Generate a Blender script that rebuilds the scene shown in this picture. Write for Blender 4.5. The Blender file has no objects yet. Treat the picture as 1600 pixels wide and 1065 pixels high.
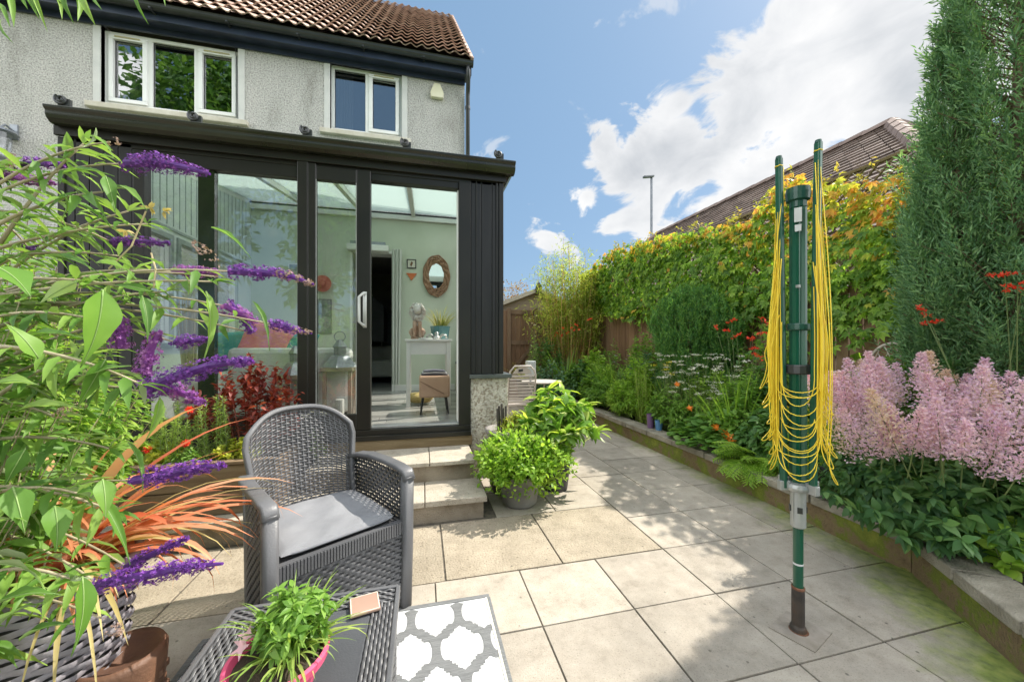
import bpy, math, random
import numpy as np
from mathutils import Vector, Matrix
R = math.radians
SC = bpy.context.scene
COL = SC.collection

# ---------------------------------------------------------------- camera
CF = 575.0                      # focal length in pixels of the 1600 px wide photograph
TH = math.atan(139/575)         # the camera looks this far to the right of the garden's long axis
SN, CS = math.sin(TH), math.cos(TH)
H = 1.22
cam = bpy.data.cameras.new('camera'); camo = bpy.data.objects.new('camera', cam); COL.objects.link(camo)
cam.sensor_width = 36; cam.lens = CF/1600*36; cam.shift_y = 7.5/1600
cam.clip_start = 0.05; cam.clip_end = 600
camo.location = (0, 0, H); camo.rotation_euler = (R(90), 0, -TH)
SC.camera = camo

# ---------------------------------------------------------------- light
SUN_AZ, SUN_EL = R(15), R(50)   # azimuth measured from +X towards +Y
sd = Vector((math.cos(SUN_AZ)*math.cos(SUN_EL), math.sin(SUN_AZ)*math.cos(SUN_EL), math.sin(SUN_EL)))
sl = bpy.data.lights.new('sun', 'SUN'); sl.energy = 3.9; sl.angle = R(0.6); sl.color = (1, .94, .84)
slo = bpy.data.objects.new('sun', sl); COL.objects.link(slo); slo.rotation_euler = sd.to_track_quat('Z', 'Y').to_euler()
slo.location = (20, 5, 30)
SC.view_settings.view_transform = 'Standard'; SC.view_settings.look = 'None'
SC.view_settings.gamma = 1; SC.view_settings.exposure = 1.0
SC.render.engine = 'CYCLES'
SC.cycles.max_bounces = 10; SC.cycles.transparent_max_bounces = 24
SC.cycles.diffuse_bounces = 4; SC.cycles.glossy_bounces = 4; SC.cycles.transmission_bounces = 6
SC.cycles.sample_clamp_indirect = 6
SC.cycles.caustics_reflective = False; SC.cycles.caustics_refractive = False

def ray(px, py):                # world direction of a photo pixel, unit depth
    t = (px-800)/CF
    return SN+CS*t, CS-SN*t, (540-py)/CF
def onY(px, py, Y):
    a, b, c = ray(px, py); d = Y/b; return Vector((a*d, Y, H+c*d))
def onX(px, py, X):
    a, b, c = ray(px, py); d = X/a; return Vector((X, b*d, H+c*d))
def onZ(px, py, z):
    a, b, c = ray(px, py); d = (z-H)/c; return Vector((a*d, b*d, z))
def onD(px, py, d):
    a, b, c = ray(px, py); return Vector((a*d, b*d, H+c*d))

w = bpy.data.worlds.new('World'); SC.world = w; w.use_nodes = True
N = w.node_tree.nodes; L = w.node_tree.links; N.clear()
def nd(N, t, **k):
    n = N.new(t)
    for a, b in k.items():
        if a.startswith('i_'): n.inputs[int(a[2:])].default_value = b
        else: setattr(n, a, b)
    return n
sky = nd(N, 'ShaderNodeTexSky', sky_type='NISHITA', sun_disc=False, sun_elevation=SUN_EL, sun_rotation=R(90)-SUN_AZ,
         air_density=1.0, dust_density=1.6, ozone_density=1.1)
tc = nd(N, 'ShaderNodeTexCoord')
dirn = nd(N, 'ShaderNodeVectorMath', operation='NORMALIZE'); L.new(tc.outputs['Generated'], dirn.inputs[0])
blobs = [(985,285,100,.75),(920,310,50,.7),(1040,225,100,.95),(1110,330,50,.5),(1170,165,120,1.0),(1265,120,150,1.1),(1370,50,190,1.1),(1270,215,105,.8),
         (1420,150,170,1.0),(1180,260,75,.8),(1040,370,70,.4),(1560,0,260,.9),(860,385,60,.35),(1480,-150,300,.8),(1150,305,45,.6)]
prev = None
for (bx, by, br, bh) in blobs:
    a, b, c = ray(bx, by); v = Vector((a, b, c)); ln = v.length; v.normalize()
    rr = br/CF/ln*0.95
    dn = nd(N, 'ShaderNodeVectorMath', operation='DISTANCE'); L.new(dirn.outputs[0], dn.inputs[0]); dn.inputs[1].default_value = v
    mr = nd(N, 'ShaderNodeMapRange', i_1=0.0, i_2=rr*1.25, i_3=bh, i_4=0.0); L.new(dn.outputs['Value'], mr.inputs[0])
    if prev is None: prev = mr.outputs[0]
    else:
        mx = nd(N, 'ShaderNodeMath', operation='SMOOTH_MAX', i_2=0.12); L.new(prev, mx.inputs[0]); L.new(mr.outputs[0], mx.inputs[1]); prev = mx.outputs[0]
# added cloud overhead and low at the rear sides, unseen, as fill light
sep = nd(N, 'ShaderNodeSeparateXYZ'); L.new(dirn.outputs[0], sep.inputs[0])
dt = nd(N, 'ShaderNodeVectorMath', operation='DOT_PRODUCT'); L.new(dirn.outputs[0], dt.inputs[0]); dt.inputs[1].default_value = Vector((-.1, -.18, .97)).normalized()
dsum = nd(N, 'ShaderNodeMapRange', interpolation_type='SMOOTHSTEP', i_1=.72, i_2=.92, i_3=0.0, i_4=.62); L.new(dt.outputs['Value'], dsum.inputs[0]); fill_bank = dsum.outputs[0]
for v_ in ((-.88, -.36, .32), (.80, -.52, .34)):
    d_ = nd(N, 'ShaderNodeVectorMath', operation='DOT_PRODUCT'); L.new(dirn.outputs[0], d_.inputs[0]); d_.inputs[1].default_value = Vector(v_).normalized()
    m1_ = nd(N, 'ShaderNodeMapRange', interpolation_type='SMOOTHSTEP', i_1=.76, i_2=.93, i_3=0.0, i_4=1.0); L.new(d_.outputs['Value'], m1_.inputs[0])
    m2_ = nd(N, 'ShaderNodeMath', operation='MAXIMUM'); L.new(fill_bank, m2_.inputs[0]); L.new(m1_.outputs[0], m2_.inputs[1]); fill_bank = m2_.outputs[0]
back = nd(N, 'ShaderNodeMath', operation='MULTIPLY', i_1=.72); L.new(fill_bank, back.inputs[0])
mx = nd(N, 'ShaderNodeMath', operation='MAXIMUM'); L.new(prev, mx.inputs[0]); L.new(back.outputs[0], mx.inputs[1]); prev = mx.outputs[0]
n1 = nd(N, 'ShaderNodeTexNoise'); n1.inputs['Scale'].default_value = 6.5; n1.inputs['Detail'].default_value = 9; n1.inputs['Roughness'].default_value = .58
n1.inputs['Distortion'].default_value = .5
mp = nd(N, 'ShaderNodeMapping'); mp.inputs['Scale'].default_value = (1, 1, 1.7); mp.inputs['Location'].default_value = (.3, .9, .1)
L.new(dirn.outputs[0], mp.inputs[0]); L.new(mp.outputs[0], n1.inputs[0])
ns = nd(N, 'ShaderNodeMath', operation='MULTIPLY_ADD', i_1=1.9, i_2=-.95); L.new(n1.outputs[0], ns.inputs[0])
ad = nd(N, 'ShaderNodeMath', operation='ADD'); L.new(prev, ad.inputs[0]); L.new(ns.outputs[0], ad.inputs[1])
cm = nd(N, 'ShaderNodeMapRange', interpolation_type='SMOOTHSTEP', i_1=.24, i_2=.42, i_3=0.0, i_4=1.0); L.new(ad.outputs[0], cm.inputs[0])
gate = nd(N, 'ShaderNodeMapRange', i_1=.03, i_2=.12, i_3=0.0, i_4=1.0); L.new(prev, gate.inputs[0])
cmg = nd(N, 'ShaderNodeMath', operation='MULTIPLY'); L.new(cm.outputs[0], cmg.inputs[0]); L.new(gate.outputs[0], cmg.inputs[1])
n2 = nd(N, 'ShaderNodeTexNoise'); n2.inputs['Scale'].default_value = 4.6; n2.inputs['Detail'].default_value = 6; n2.inputs['Roughness'].default_value = .5
mp2 = nd(N, 'ShaderNodeMapping'); mp2.inputs['Location'].default_value = (2.3, 1.2, .35); L.new(dirn.outputs[0], mp2.inputs[0]); L.new(mp2.outputs[0], n2.inputs[0])
n2h = nd(N, 'ShaderNodeMath', operation='MULTIPLY', i_1=.95); L.new(n2.outputs[0], n2h.inputs[0])
thick = nd(N, 'ShaderNodeMath', operation='MULTIPLY_ADD', i_1=.34); L.new(ad.outputs[0], thick.inputs[0]); L.new(n2h.outputs[0], thick.inputs[2])
cr = nd(N, 'ShaderNodeValToRGB'); L.new(thick.outputs[0], cr.inputs[0])
e = cr.color_ramp.elements; e[0].position = .48; e[0].color = (.95,.95,.95,1); e[1].position = .96; e[1].color = (.56,.59,.63,1)
k = cr.color_ramp.elements.new(.68); k.color = (.80,.815,.835,1)
b1 = nd(N, 'ShaderNodeBackground'); b2 = nd(N, 'ShaderNodeBackground')
# desaturate the zenith a little, as thin haze does
hz = nd(N, 'ShaderNodeMixRGB', i_0=.60); L.new(sky.outputs[0], hz.inputs[1]); hz.inputs[2].default_value = (2.5, 4.4, 6.7, 1)
L.new(hz.outputs[0], b1.inputs[0]); b1.inputs[1].default_value = .062
# the cloud bank is added out of view and brightened to fill the shade
bb_ = nd(N, 'ShaderNodeMapRange', i_1=0.0, i_2=1.0, i_3=.55, i_4=2.6); L.new(fill_bank, bb_.inputs[0])
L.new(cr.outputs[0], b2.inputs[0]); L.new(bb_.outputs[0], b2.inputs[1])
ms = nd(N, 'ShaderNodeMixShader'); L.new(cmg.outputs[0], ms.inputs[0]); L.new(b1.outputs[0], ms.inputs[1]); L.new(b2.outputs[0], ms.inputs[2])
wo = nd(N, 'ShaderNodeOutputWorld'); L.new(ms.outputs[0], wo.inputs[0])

# ---------------------------------------------------------------- mesh toolkit
rng = np.random.default_rng(7)
class MB:
    def __init__(s): s.V = []; s.F = []; s.n = 0
    def add(s, V, *Fs):
        V = np.asarray(V, float).reshape(-1, 3)
        for F in Fs:
            F = np.asarray(F, np.int64)
            if F.size: s.F.append(F + s.n)
        s.V.append(V); s.n += len(V); return s
    def box(s, x0, x1, y0, y1, z0, z1):
        V = [(x, y, z) for z in (z0, z1) for y in (y0, y1) for x in (x0, x1)]
        return s.add(V, [(0,2,3,1),(4,5,7,6),(0,1,5,4),(2,6,7,3),(0,4,6,2),(1,3,7,5)])
    def obox(s, c, ax, ay, az):            # oriented box: centre and three half-axis vectors
        c = np.array(c, float); A = [np.array(a, float) for a in (ax, ay, az)]
        V = [c + i*A[0] + j*A[1] + k*A[2] for k in (-1, 1) for j in (-1, 1) for i in (-1, 1)]
        return s.add(V, [(0,2,3,1),(4,5,7,6),(0,1,5,4),(2,6,7,3),(0,4,6,2),(1,3,7,5)])
    def bar(s, p, q, wd, ht, up=(0,0,1)):
        p = np.array(p, float); q = np.array(q, float); d = q-p; l = np.linalg.norm(d); d /= l
        sd_ = np.cross(d, up); sd_ /= np.linalg.norm(sd_); u = np.cross(sd_, d)
        return s.obox((p+q)/2, d*l/2, sd_*wd/2, u*ht/2)
    def sweep(s, path, prof, closed=False, cap=True, scale=None):   # prof: 2-D points (side, up)
        P = np.array(path, float); n = len(P); T = np.zeros_like(P)
        T[1:-1] = P[2:]-P[:-2]; T[0] = P[1]-P[0]; T[-1] = P[-1]-P[-2]
        if closed: T[0] = P[1]-P[-1]; T[-1] = P[0]-P[-2]
        T /= np.linalg.norm(T, axis=1)[:, None]+1e-12
        up = np.array((0, 0, 1.)) if abs(T[0][2]) < .9 else np.array((0, 1., 0))
        S = np.zeros_like(P); U = np.zeros_like(P); sp = np.cross(T[0], up); sp /= np.linalg.norm(sp)
        for i in range(n):
            q = sp - T[i]*np.dot(sp, T[i]); q /= np.linalg.norm(q)+1e-12; S[i] = q; U[i] = np.cross(q, T[i]); sp = q
        prof = np.array(prof, float); m = len(prof)
        sc = np.ones(n) if scale is None else np.array(scale)
        V = P[:, None] + S[:, None]*prof[None, :, 0:1]*sc[:, None, None] + U[:, None]*prof[None, :, 1:2]*sc[:, None, None]
        a = np.arange(m); b = (a+1) % m; F = []
        for i in range(n if closed else n-1):
            j = (i+1) % n; F.append(np.stack([i*m+a, i*m+b, j*m+b, j*m+a], 1))
        s.add(V.reshape(-1, 3), np.concatenate(F))
        if cap and not closed:
            k = s.n-n*m
            s.F.append(np.array([list(range(k+m-1, k-1, -1))])); s.F.append(np.array([list(range(k+(n-1)*m, k+n*m))]))
        return s
    def tube(s, path, r, seg=8, closed=False, cap=True):
        a = np.linspace(0, 2*math.pi, seg, endpoint=False); r_ = np.atleast_1d(r)
        sc = None if len(r_) == 1 else r_
        rr = r_[0] if len(r_) == 1 else 1
        return s.sweep(path, np.stack([np.cos(a), np.sin(a)], 1)*rr, closed, cap, sc)
    def lathe(s, prof, c=(0, 0, 0), seg=24, sx=1, sy=1):
        prof = np.array(prof, float); m = len(prof); a = np.linspace(0, 2*math.pi, seg, endpoint=False)
        V = np.stack([c[0]+sx*np.outer(np.cos(a), prof[:, 0]), c[1]+sy*np.outer(np.sin(a), prof[:, 0]), c[2]+np.tile(prof[:, 1], (seg, 1))], 2)
        F = []; i = np.arange(seg); j = (i+1) % seg
        for k in range(m-1): F.append(np.stack([i*m+k, j*m+k, j*m+k+1, i*m+k+1], 1))
        s.add(V.reshape(-1, 3), np.concatenate(F)); return s
    def grid(s, A, closed_u=False):        # A: (nu, nv, 3)
        nu, nv = A.shape[:2]; i, j = np.meshgrid(np.arange(nu if closed_u else nu-1), np.arange(nv-1), indexing='ij')
        i2 = (i+1) % nu
        return s.add(A.reshape(-1, 3), np.stack([i*nv+j, i2*nv+j, i2*nv+j+1, i*nv+j+1], -1).reshape(-1, 4))
    def extrude(s, poly, a, b):            # closed polygon (n,3) extruded from offset a to offset b
        P = np.array(poly, float); n = len(P); V = np.concatenate([P+np.array(a), P+np.array(b)])
        i = np.arange(n); j = (i+1) % n
        return s.add(V, [list(range(n-1, -1, -1))], [list(range(n, 2*n))], np.stack([i, j, j+n, i+n], 1))
    def build(s, name, m, parent=None, local=False, loc=(0, 0, 0), smooth=False, bevel=0, link=True):
        if not s.F: return None
        me = bpy.data.meshes.new(name)
        V = np.concatenate(s.V) if s.V else np.zeros((0, 3))
        if not local:
            off = np.array(loc if parent is None else PLOC.get(parent.name, (0, 0, 0)), float); V = V-off
        me.vertices.add(len(V)); me.vertices.foreach_set('co', V.astype(np.float32).ravel())
        idx = []; tot = []
        for F in s.F: idx.append(F.ravel()); tot.append(np.full(len(F), F.shape[1]))
        idx = np.concatenate(idx).astype(np.int32); tot = np.concatenate(tot).astype(np.int32)
        st = np.concatenate([[0], np.cumsum(tot)[:-1]]).astype(np.int32)
        me.loops.add(len(idx)); me.loops.foreach_set('vertex_index', idx)
        me.polygons.add(len(tot)); me.polygons.foreach_set('loop_start', st); me.polygons.foreach_set('loop_total', tot)
        me.update(calc_edges=True); me.validate()
        sm_ = smooth or (m.name.startswith('leaf_') and 'floret' not in m.name and 'petal' not in m.name and 'plume' not in m.name)
        me.polygons.foreach_set('use_smooth', np.full(len(me.polygons), bool(sm_))); me.update()
        me.materials.append(m)
        o = bpy.data.objects.new(name, me); COL.objects.link(o)
        if parent is not None: o.parent = parent; PLOC[o.name] = PLOC.get(parent.name, (0, 0, 0))
        else: o.location = loc; PLOC[o.name] = tuple(loc)
        if bevel:
            b = o.modifiers.new('bevel', 'BEVEL'); b.width = bevel; b.segments = 2; b.limit_method = 'ANGLE'
        return o
PLOC = {}
def thing(name, label, cat, loc=(0, 0, 0), rz=0, group=None):
    o = bpy.data.objects.new(name, None); COL.objects.link(o); o.empty_display_size = .1
    o.location = loc; o.rotation_euler = (0, 0, rz); o['label'] = label; o['category'] = cat
    if group: o['group'] = group
    PLOC[o.name] = tuple(loc); return o
def tag(o, label, cat, group=None):
    o['label'] = label; o['category'] = cat
    if group: o['group'] = group
    return o
def struct(o, kind='structure'): o['kind'] = kind; return o
def copy_tree(o, parent=None):
    c = o.copy(); COL.objects.link(c); c.parent = parent
    for ch in list(o.children): copy_tree(ch, c)
    return c

# ---------------------------------------------------------------- materials
MATS = {}
def newmat(name):
    m = bpy.data.materials.new(name); m.use_nodes = True; return m, m.node_tree.nodes, m.node_tree.links, m.node_tree.nodes['Principled BSDF']
def ramp(N, cols, inp, L, pos=None, interp='LINEAR'):
    r = N.new('ShaderNodeValToRGB'); el = r.color_ramp.elements; r.color_ramp.interpolation = interp
    n = len(cols); ps = pos or [i/(n-1) if n > 1 else 0 for i in range(n)]
    el[0].position = ps[0]; el[0].color = (*cols[0], 1); el[1].position = ps[-1]; el[1].color = (*cols[-1], 1)
    for c, p in list(zip(cols, ps))[1:-1]: q = el.new(p); q.color = (*c, 1)
    L.new(inp, r.inputs[0]); return r
def mat(name, cols, rough=.6, scale=6, bump=0, bscale=60, metal=0, spec=.5, detail=5, island=0, coat=0, stretch=(1, 1, 1), dist=0):
    """noise-mottled surface; island>0 also varies each separate piece"""
    if name in MATS: return MATS[name]
    m, N, L, P = newmat(name)
    if isinstance(cols[0], (int, float)): cols = [cols]
    if len(cols) == 1: c = cols[0]; cols = [tuple(x*.86 for x in c), tuple(min(1, x*1.12) for x in c)]
    t = N.new('ShaderNodeTexCoord'); mp = N.new('ShaderNodeMapping'); mp.inputs['Scale'].default_value = stretch; L.new(t.outputs['Object'], mp.inputs[0])
    n = N.new('ShaderNodeTexNoise'); n.inputs['Scale'].default_value = scale; n.inputs['Detail'].default_value = detail; n.inputs['Distortion'].default_value = dist
    L.new(mp.outputs[0], n.inputs[0]); src = n.outputs[0]
    mr = N.new('ShaderNodeMapRange'); mr.inputs[1].default_value = .3; mr.inputs[2].default_value = .7; L.new(src, mr.inputs[0]); src = mr.outputs[0]
    if island:
        g = N.new('ShaderNodeNewGeometry'); mi = N.new('ShaderNodeMix'); mi.inputs[0].default_value = island
        L.new(src, mi.inputs[2]); L.new(g.outputs['Random Per Island'], mi.inputs[3]); src = mi.outputs[0]
    r = ramp(N, cols, src, L); L.new(r.outputs[0], P.inputs['Base Color'])
    P.inputs['Roughness'].default_value = rough; P.inputs['Metallic'].default_value = metal
    P.inputs['Specular IOR Level'].default_value = spec
    if coat: P.inputs['Coat Weight'].default_value = coat
    if bump:
        b = N.new('ShaderNodeBump'); n2 = N.new('ShaderNodeTexNoise'); n2.inputs['Scale'].default_value = bscale; n2.inputs['Detail'].default_value = 4
        L.new(mp.outputs[0], n2.inputs[0]); L.new(n2.outputs[0], b.inputs['Height']); b.inputs['Strength'].default_value = bump; b.inputs['Distance'].default_value = .01
        L.new(b.outputs[0], P.inputs['Normal'])
    MATS[name] = m; return m
def leaf(name, cols, trans=.45, rough=.45, spec=.35):
    if name in MATS: return MATS[name]
    m, N, L, P = newmat('leaf_'+name)
    g = N.new('ShaderNodeNewGeometry'); t = N.new('ShaderNodeTexCoord'); n = N.new('ShaderNodeTexNoise'); n.inputs['Scale'].default_value = 9; n.inputs['Detail'].default_value = 3
    L.new(t.outputs['Object'], n.inputs[0])
    mi = N.new('ShaderNodeMix'); mi.inputs[0].default_value = .6; L.new(n.outputs[0], mi.inputs[2]); L.new(g.outputs['Random Per Island'], mi.inputs[3])
    r = ramp(N, cols, mi.outputs[0], L, [.12+.76*i/(len(cols)-1) for i in range(len(cols))])
    L.new(r.outputs[0], P.inputs['Base Color']); P.inputs['Roughness'].default_value = rough; P.inputs['Specular IOR Level'].default_value = spec
    tr = N.new('ShaderNodeBsdfTranslucent'); hs = N.new('ShaderNodeMixRGB'); hs.blend_type = 'MULTIPLY'; hs.inputs[0].default_value = 1
    L.new(r.outputs[0], hs.inputs[1]); hs.inputs[2].default_value = (1.5, 1.5, .8, 1); L.new(hs.outputs[0], tr.inputs[0])
    ms = N.new('ShaderNodeMixShader'); ms.inputs[0].default_value = trans; L.new(P.outputs[0], ms.inputs[1]); L.new(tr.outputs[0], ms.inputs[2])
    L.new(ms.outputs[0], N['Material Output'].inputs[0]); MATS[name] = m; return m
def glass(name, tint=(.93, .97, .95), refl=.04):
    if name in MATS: return MATS[name]
    m, N, L, P = newmat(name)
    tr = N.new('ShaderNodeBsdfTransparent'); tr.inputs[0].default_value = (*tint, 1); gl = N.new('ShaderNodeBsdfGlossy'); gl.inputs['Roughness'].default_value = 0.0
    fr = N.new('ShaderNodeLayerWeight'); fr.inputs[0].default_value = .5; pw = N.new('ShaderNodeMath'); pw.operation = 'POWER'; pw.inputs[1].default_value = 3.5; L.new(fr.outputs['Facing'], pw.inputs[0])
    mu = N.new('ShaderNodeMath'); mu.operation = 'MULTIPLY_ADD'; mu.inputs[1].default_value = .8; mu.inputs[2].default_value = refl; mu.use_clamp = True
    L.new(pw.outputs[0], mu.inputs[0]); ms = N.new('ShaderNodeMixShader'); L.new(mu.outputs[0], ms.inputs[0]); L.new(tr.outputs[0], ms.inputs[1]); L.new(gl.outputs[0], ms.inputs[2])
    L.new(ms.outputs[0], N['Material Output'].inputs[0]); MATS[name] = m; return m

# ---------------------------------------------------------------- foliage toolkit
def nrm(a): return a/(np.linalg.norm(a, axis=-1, keepdims=True)+1e-12)
def _fine():
    V = []; F = []; xs = np.linspace(0, 1, 11); wd = [0,.25,.43,.5,.47,.40,.315,.225,.135,.06,0]
    for i, x in enumerate(xs):
        z = .04*math.sin(x*3)-.16*x**2.2; V += [[x, wd[i], z+.10*wd[i]+.012*math.sin(i*2.1)], [x, wd[i]*.5, z+.055*wd[i]], [x, 0, z], [x, -wd[i]*.5, z+.055*wd[i]], [x, -wd[i], z+.10*wd[i]+.012*math.sin(i*1.7+1)]]
    for i in range(10):
        for j in range(4): a = i*5+j; F.append((a, a+1, a+6, a+5))
    return V, [F]
TPL = {
 'fine': _fine(),
 'dia': ([[0,0,0],[.42,.5,.07],[1,0,-.05],[.42,-.5,.07]], [[(0,2,1),(0,3,2)]]),
 'lance': ([[0,0,0],[.3,0,.03],[.66,0,-.02],[1,0,-.16],[.3,.5,.08],[.66,.36,.02],[.3,-.5,.08],[.66,-.36,.02]],
           [[(0,1,4),(0,6,1),(2,3,5),(2,7,3)], [(1,2,5,4),(1,6,7,2)]]),
 'ovate': ([[0,0,0],[.18,0,.02],[.5,0,.02],[.8,0,-.05],[1,0,-.15],[.16,.38,.04],[.42,.5,.06],[.76,.26,0],[.16,-.38,.04],[.42,-.5,.06],[.76,-.26,0]],
           [[(0,1,5),(0,8,1),(3,4,7),(3,10,4)], [(1,2,6,5),(2,3,7,6),(1,8,9,2),(2,9,10,3)]]),
 'round': ([[.5,0,.05]]+[[.5-.5*math.cos(a),.5*math.sin(a),-.02+.03*(i%2)] for i,a in enumerate(np.linspace(0,2*math.pi,9)[:-1])], [[(0,i,i%8+1) for i in range(1,9)]]),
 'star4': ([[0,0,0]]+[[(.5 if i%2==0 else .17)*math.cos(i*math.pi/4),(.5 if i%2==0 else .17)*math.sin(i*math.pi/4),.12 if i%2==0 else .05] for i in range(8)], [[(0,i,i%8+1) for i in range(1,9)]]),
}
def leaves(mb, P, D, Ln, Wd, tpl='lance', up=None, jit=.5, rg=None):
    rg = rg or rng; P = np.asarray(P, float); n = len(P)
    if n == 0: return mb
    D = nrm(np.asarray(D, float)); Ln = np.broadcast_to(Ln, (n,)); Wd = np.broadcast_to(Wd, (n,))
    up = np.tile((0, 0, 1.), (n, 1)) if up is None else np.broadcast_to(np.asarray(up, float), (n, 3))
    u = nrm(up + jit*rg.normal(size=(n, 3)))
    S = nrm(np.cross(u, D)); Nn = np.cross(D, S)
    T, Fs = TPL[tpl]; T = np.array(T, float); m = len(T)
    V = P[:, None] + D[:, None]*(T[None, :, 0:1]*Ln[:, None, None]) + S[:, None]*(T[None, :, 1:2]*Wd[:, None, None]) + Nn[:, None]*(T[None, :, 2:3]*Ln[:, None, None])
    off = (np.arange(n)*m)[:, None, None]
    return mb.add(V.reshape(-1, 3), *[(np.array(F)[None]+off).reshape(-1, len(F[0])) for F in Fs])
def florets(mb, P, Nn, size, rg=None):      # small four-petalled flowers facing Nn
    rg = rg or rng; Nn = nrm(np.asarray(Nn, float)); n = len(P); r = rg.normal(size=(n, 3)); A = nrm(np.cross(Nn, r)); B = np.cross(Nn, A)
    T, Fs = TPL['star4']; T = np.array(T); size = np.broadcast_to(size, (n,))[:, None, None]
    V = np.asarray(P)[:, None] + (A[:, None]*T[None, :, 0:1] + B[:, None]*T[None, :, 1:2] + Nn[:, None]*T[None, :, 2:3])*size
    off = (np.arange(n)*9)[:, None, None]; return mb.add(V.reshape(-1, 3), (np.array(Fs[0])[None]+off).reshape(-1, 3))
def blades(mb, P, az, el, Ln, Wd, droop=1.6, nseg=6, rg=None, tip=.08, twist=0.3, fold=.25, prof=None):
    """strap leaves: start at elevation el, bend over by droop radians along their length"""
    rg = rg or rng; P = np.asarray(P, float); n = len(P); az = np.broadcast_to(az, (n,)); el = np.broadcast_to(el, (n,)).copy()
    Ln = np.broadcast_to(Ln, (n,)); Wd = np.broadcast_to(Wd, (n,)); droop = np.broadcast_to(droop, (n,))
    side = np.stack([-np.sin(az), np.cos(az), np.zeros(n)], 1); side = nrm(side + twist*rg.normal(size=(n, 3))*[1, 1, .6])
    pts = [P]; cur = P.copy(); ns = []
    for k in range(nseg):
        e_ = el - droop*((k+.5)/nseg)**1.5
        d = np.stack([np.cos(az)*np.cos(e_), np.sin(az)*np.cos(e_), np.sin(e_)], 1)
        ns.append(nrm(np.cross(d, side))); cur = cur + d*(Ln/nseg)[:, None]; pts.append(cur)
    ns.append(ns[-1]); V = []
    for k in range(nseg+1):
        t = k/nseg; w_ = Wd*((prof(t) if prof else min(1, .55+1.8*t)*(1-t**2.2)) + tip*.1)*.5
        V += [pts[k]+side*w_[:, None]+ns[k]*(w_*fold)[:, None], pts[k], pts[k]-side*w_[:, None]+ns[k]*(w_*fold)[:, None]]
    V = np.stack(V, 1); m = 3*(nseg+1); F = []
    for k in range(nseg):
        a = 3*k; F += [(a, a+1, a+4, a+3), (a+1, a+2, a+5, a+4)]
    off = (np.arange(n)*m)[:, None, None]
    mb.add(V.reshape(-1, 3), (np.array(F)[None]+off).reshape(-1, 4)); return pts[-1]
def sticks(mb, P0, P1, r0, r1=None, bow=0, nseg=1, rg=None):     # many thin three-sided stems
    rg = rg or rng; P0 = np.asarray(P0, float); P1 = np.asarray(P1, float); n = len(P0)
    if n == 0: return mb
    r1 = r0 if r1 is None else r1; d = nrm(P1-P0); a = nrm(np.cross(d, rg.normal(size=(n, 3)))); b = np.cross(d, a)
    bw = a*np.broadcast_to(bow, (n,))[:, None]; V = []
    for k in range(nseg+1):
        t = k/nseg; c = P0+(P1-P0)*t + bw*(4*t*(1-t)); r = np.broadcast_to(r0+(r1-r0)*t, (n,))[:, None]
        for j in range(3): V.append(c + r*(a*math.cos(j*2.094)+b*math.sin(j*2.094)))
    V = np.stack(V, 1); m = 3*(nseg+1); F = [(3*k+j, 3*k+(j+1) % 3, 3*k+3+(j+1) % 3, 3*k+3+j) for k in range(nseg) for j in range(3)]
    off = (np.arange(n)*m)[:, None, None]; return mb.add(V.reshape(-1, 3), (np.array(F)[None]+off).reshape(-1, 4))
def ball(n, rg, p=.5):              # directions plus radius biased outward
    d = nrm(rg.normal(size=(n, 3))); return d, rg.random(n)**p
def sph(n, rg): return nrm(rg.normal(size=(n, 3)))
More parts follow.
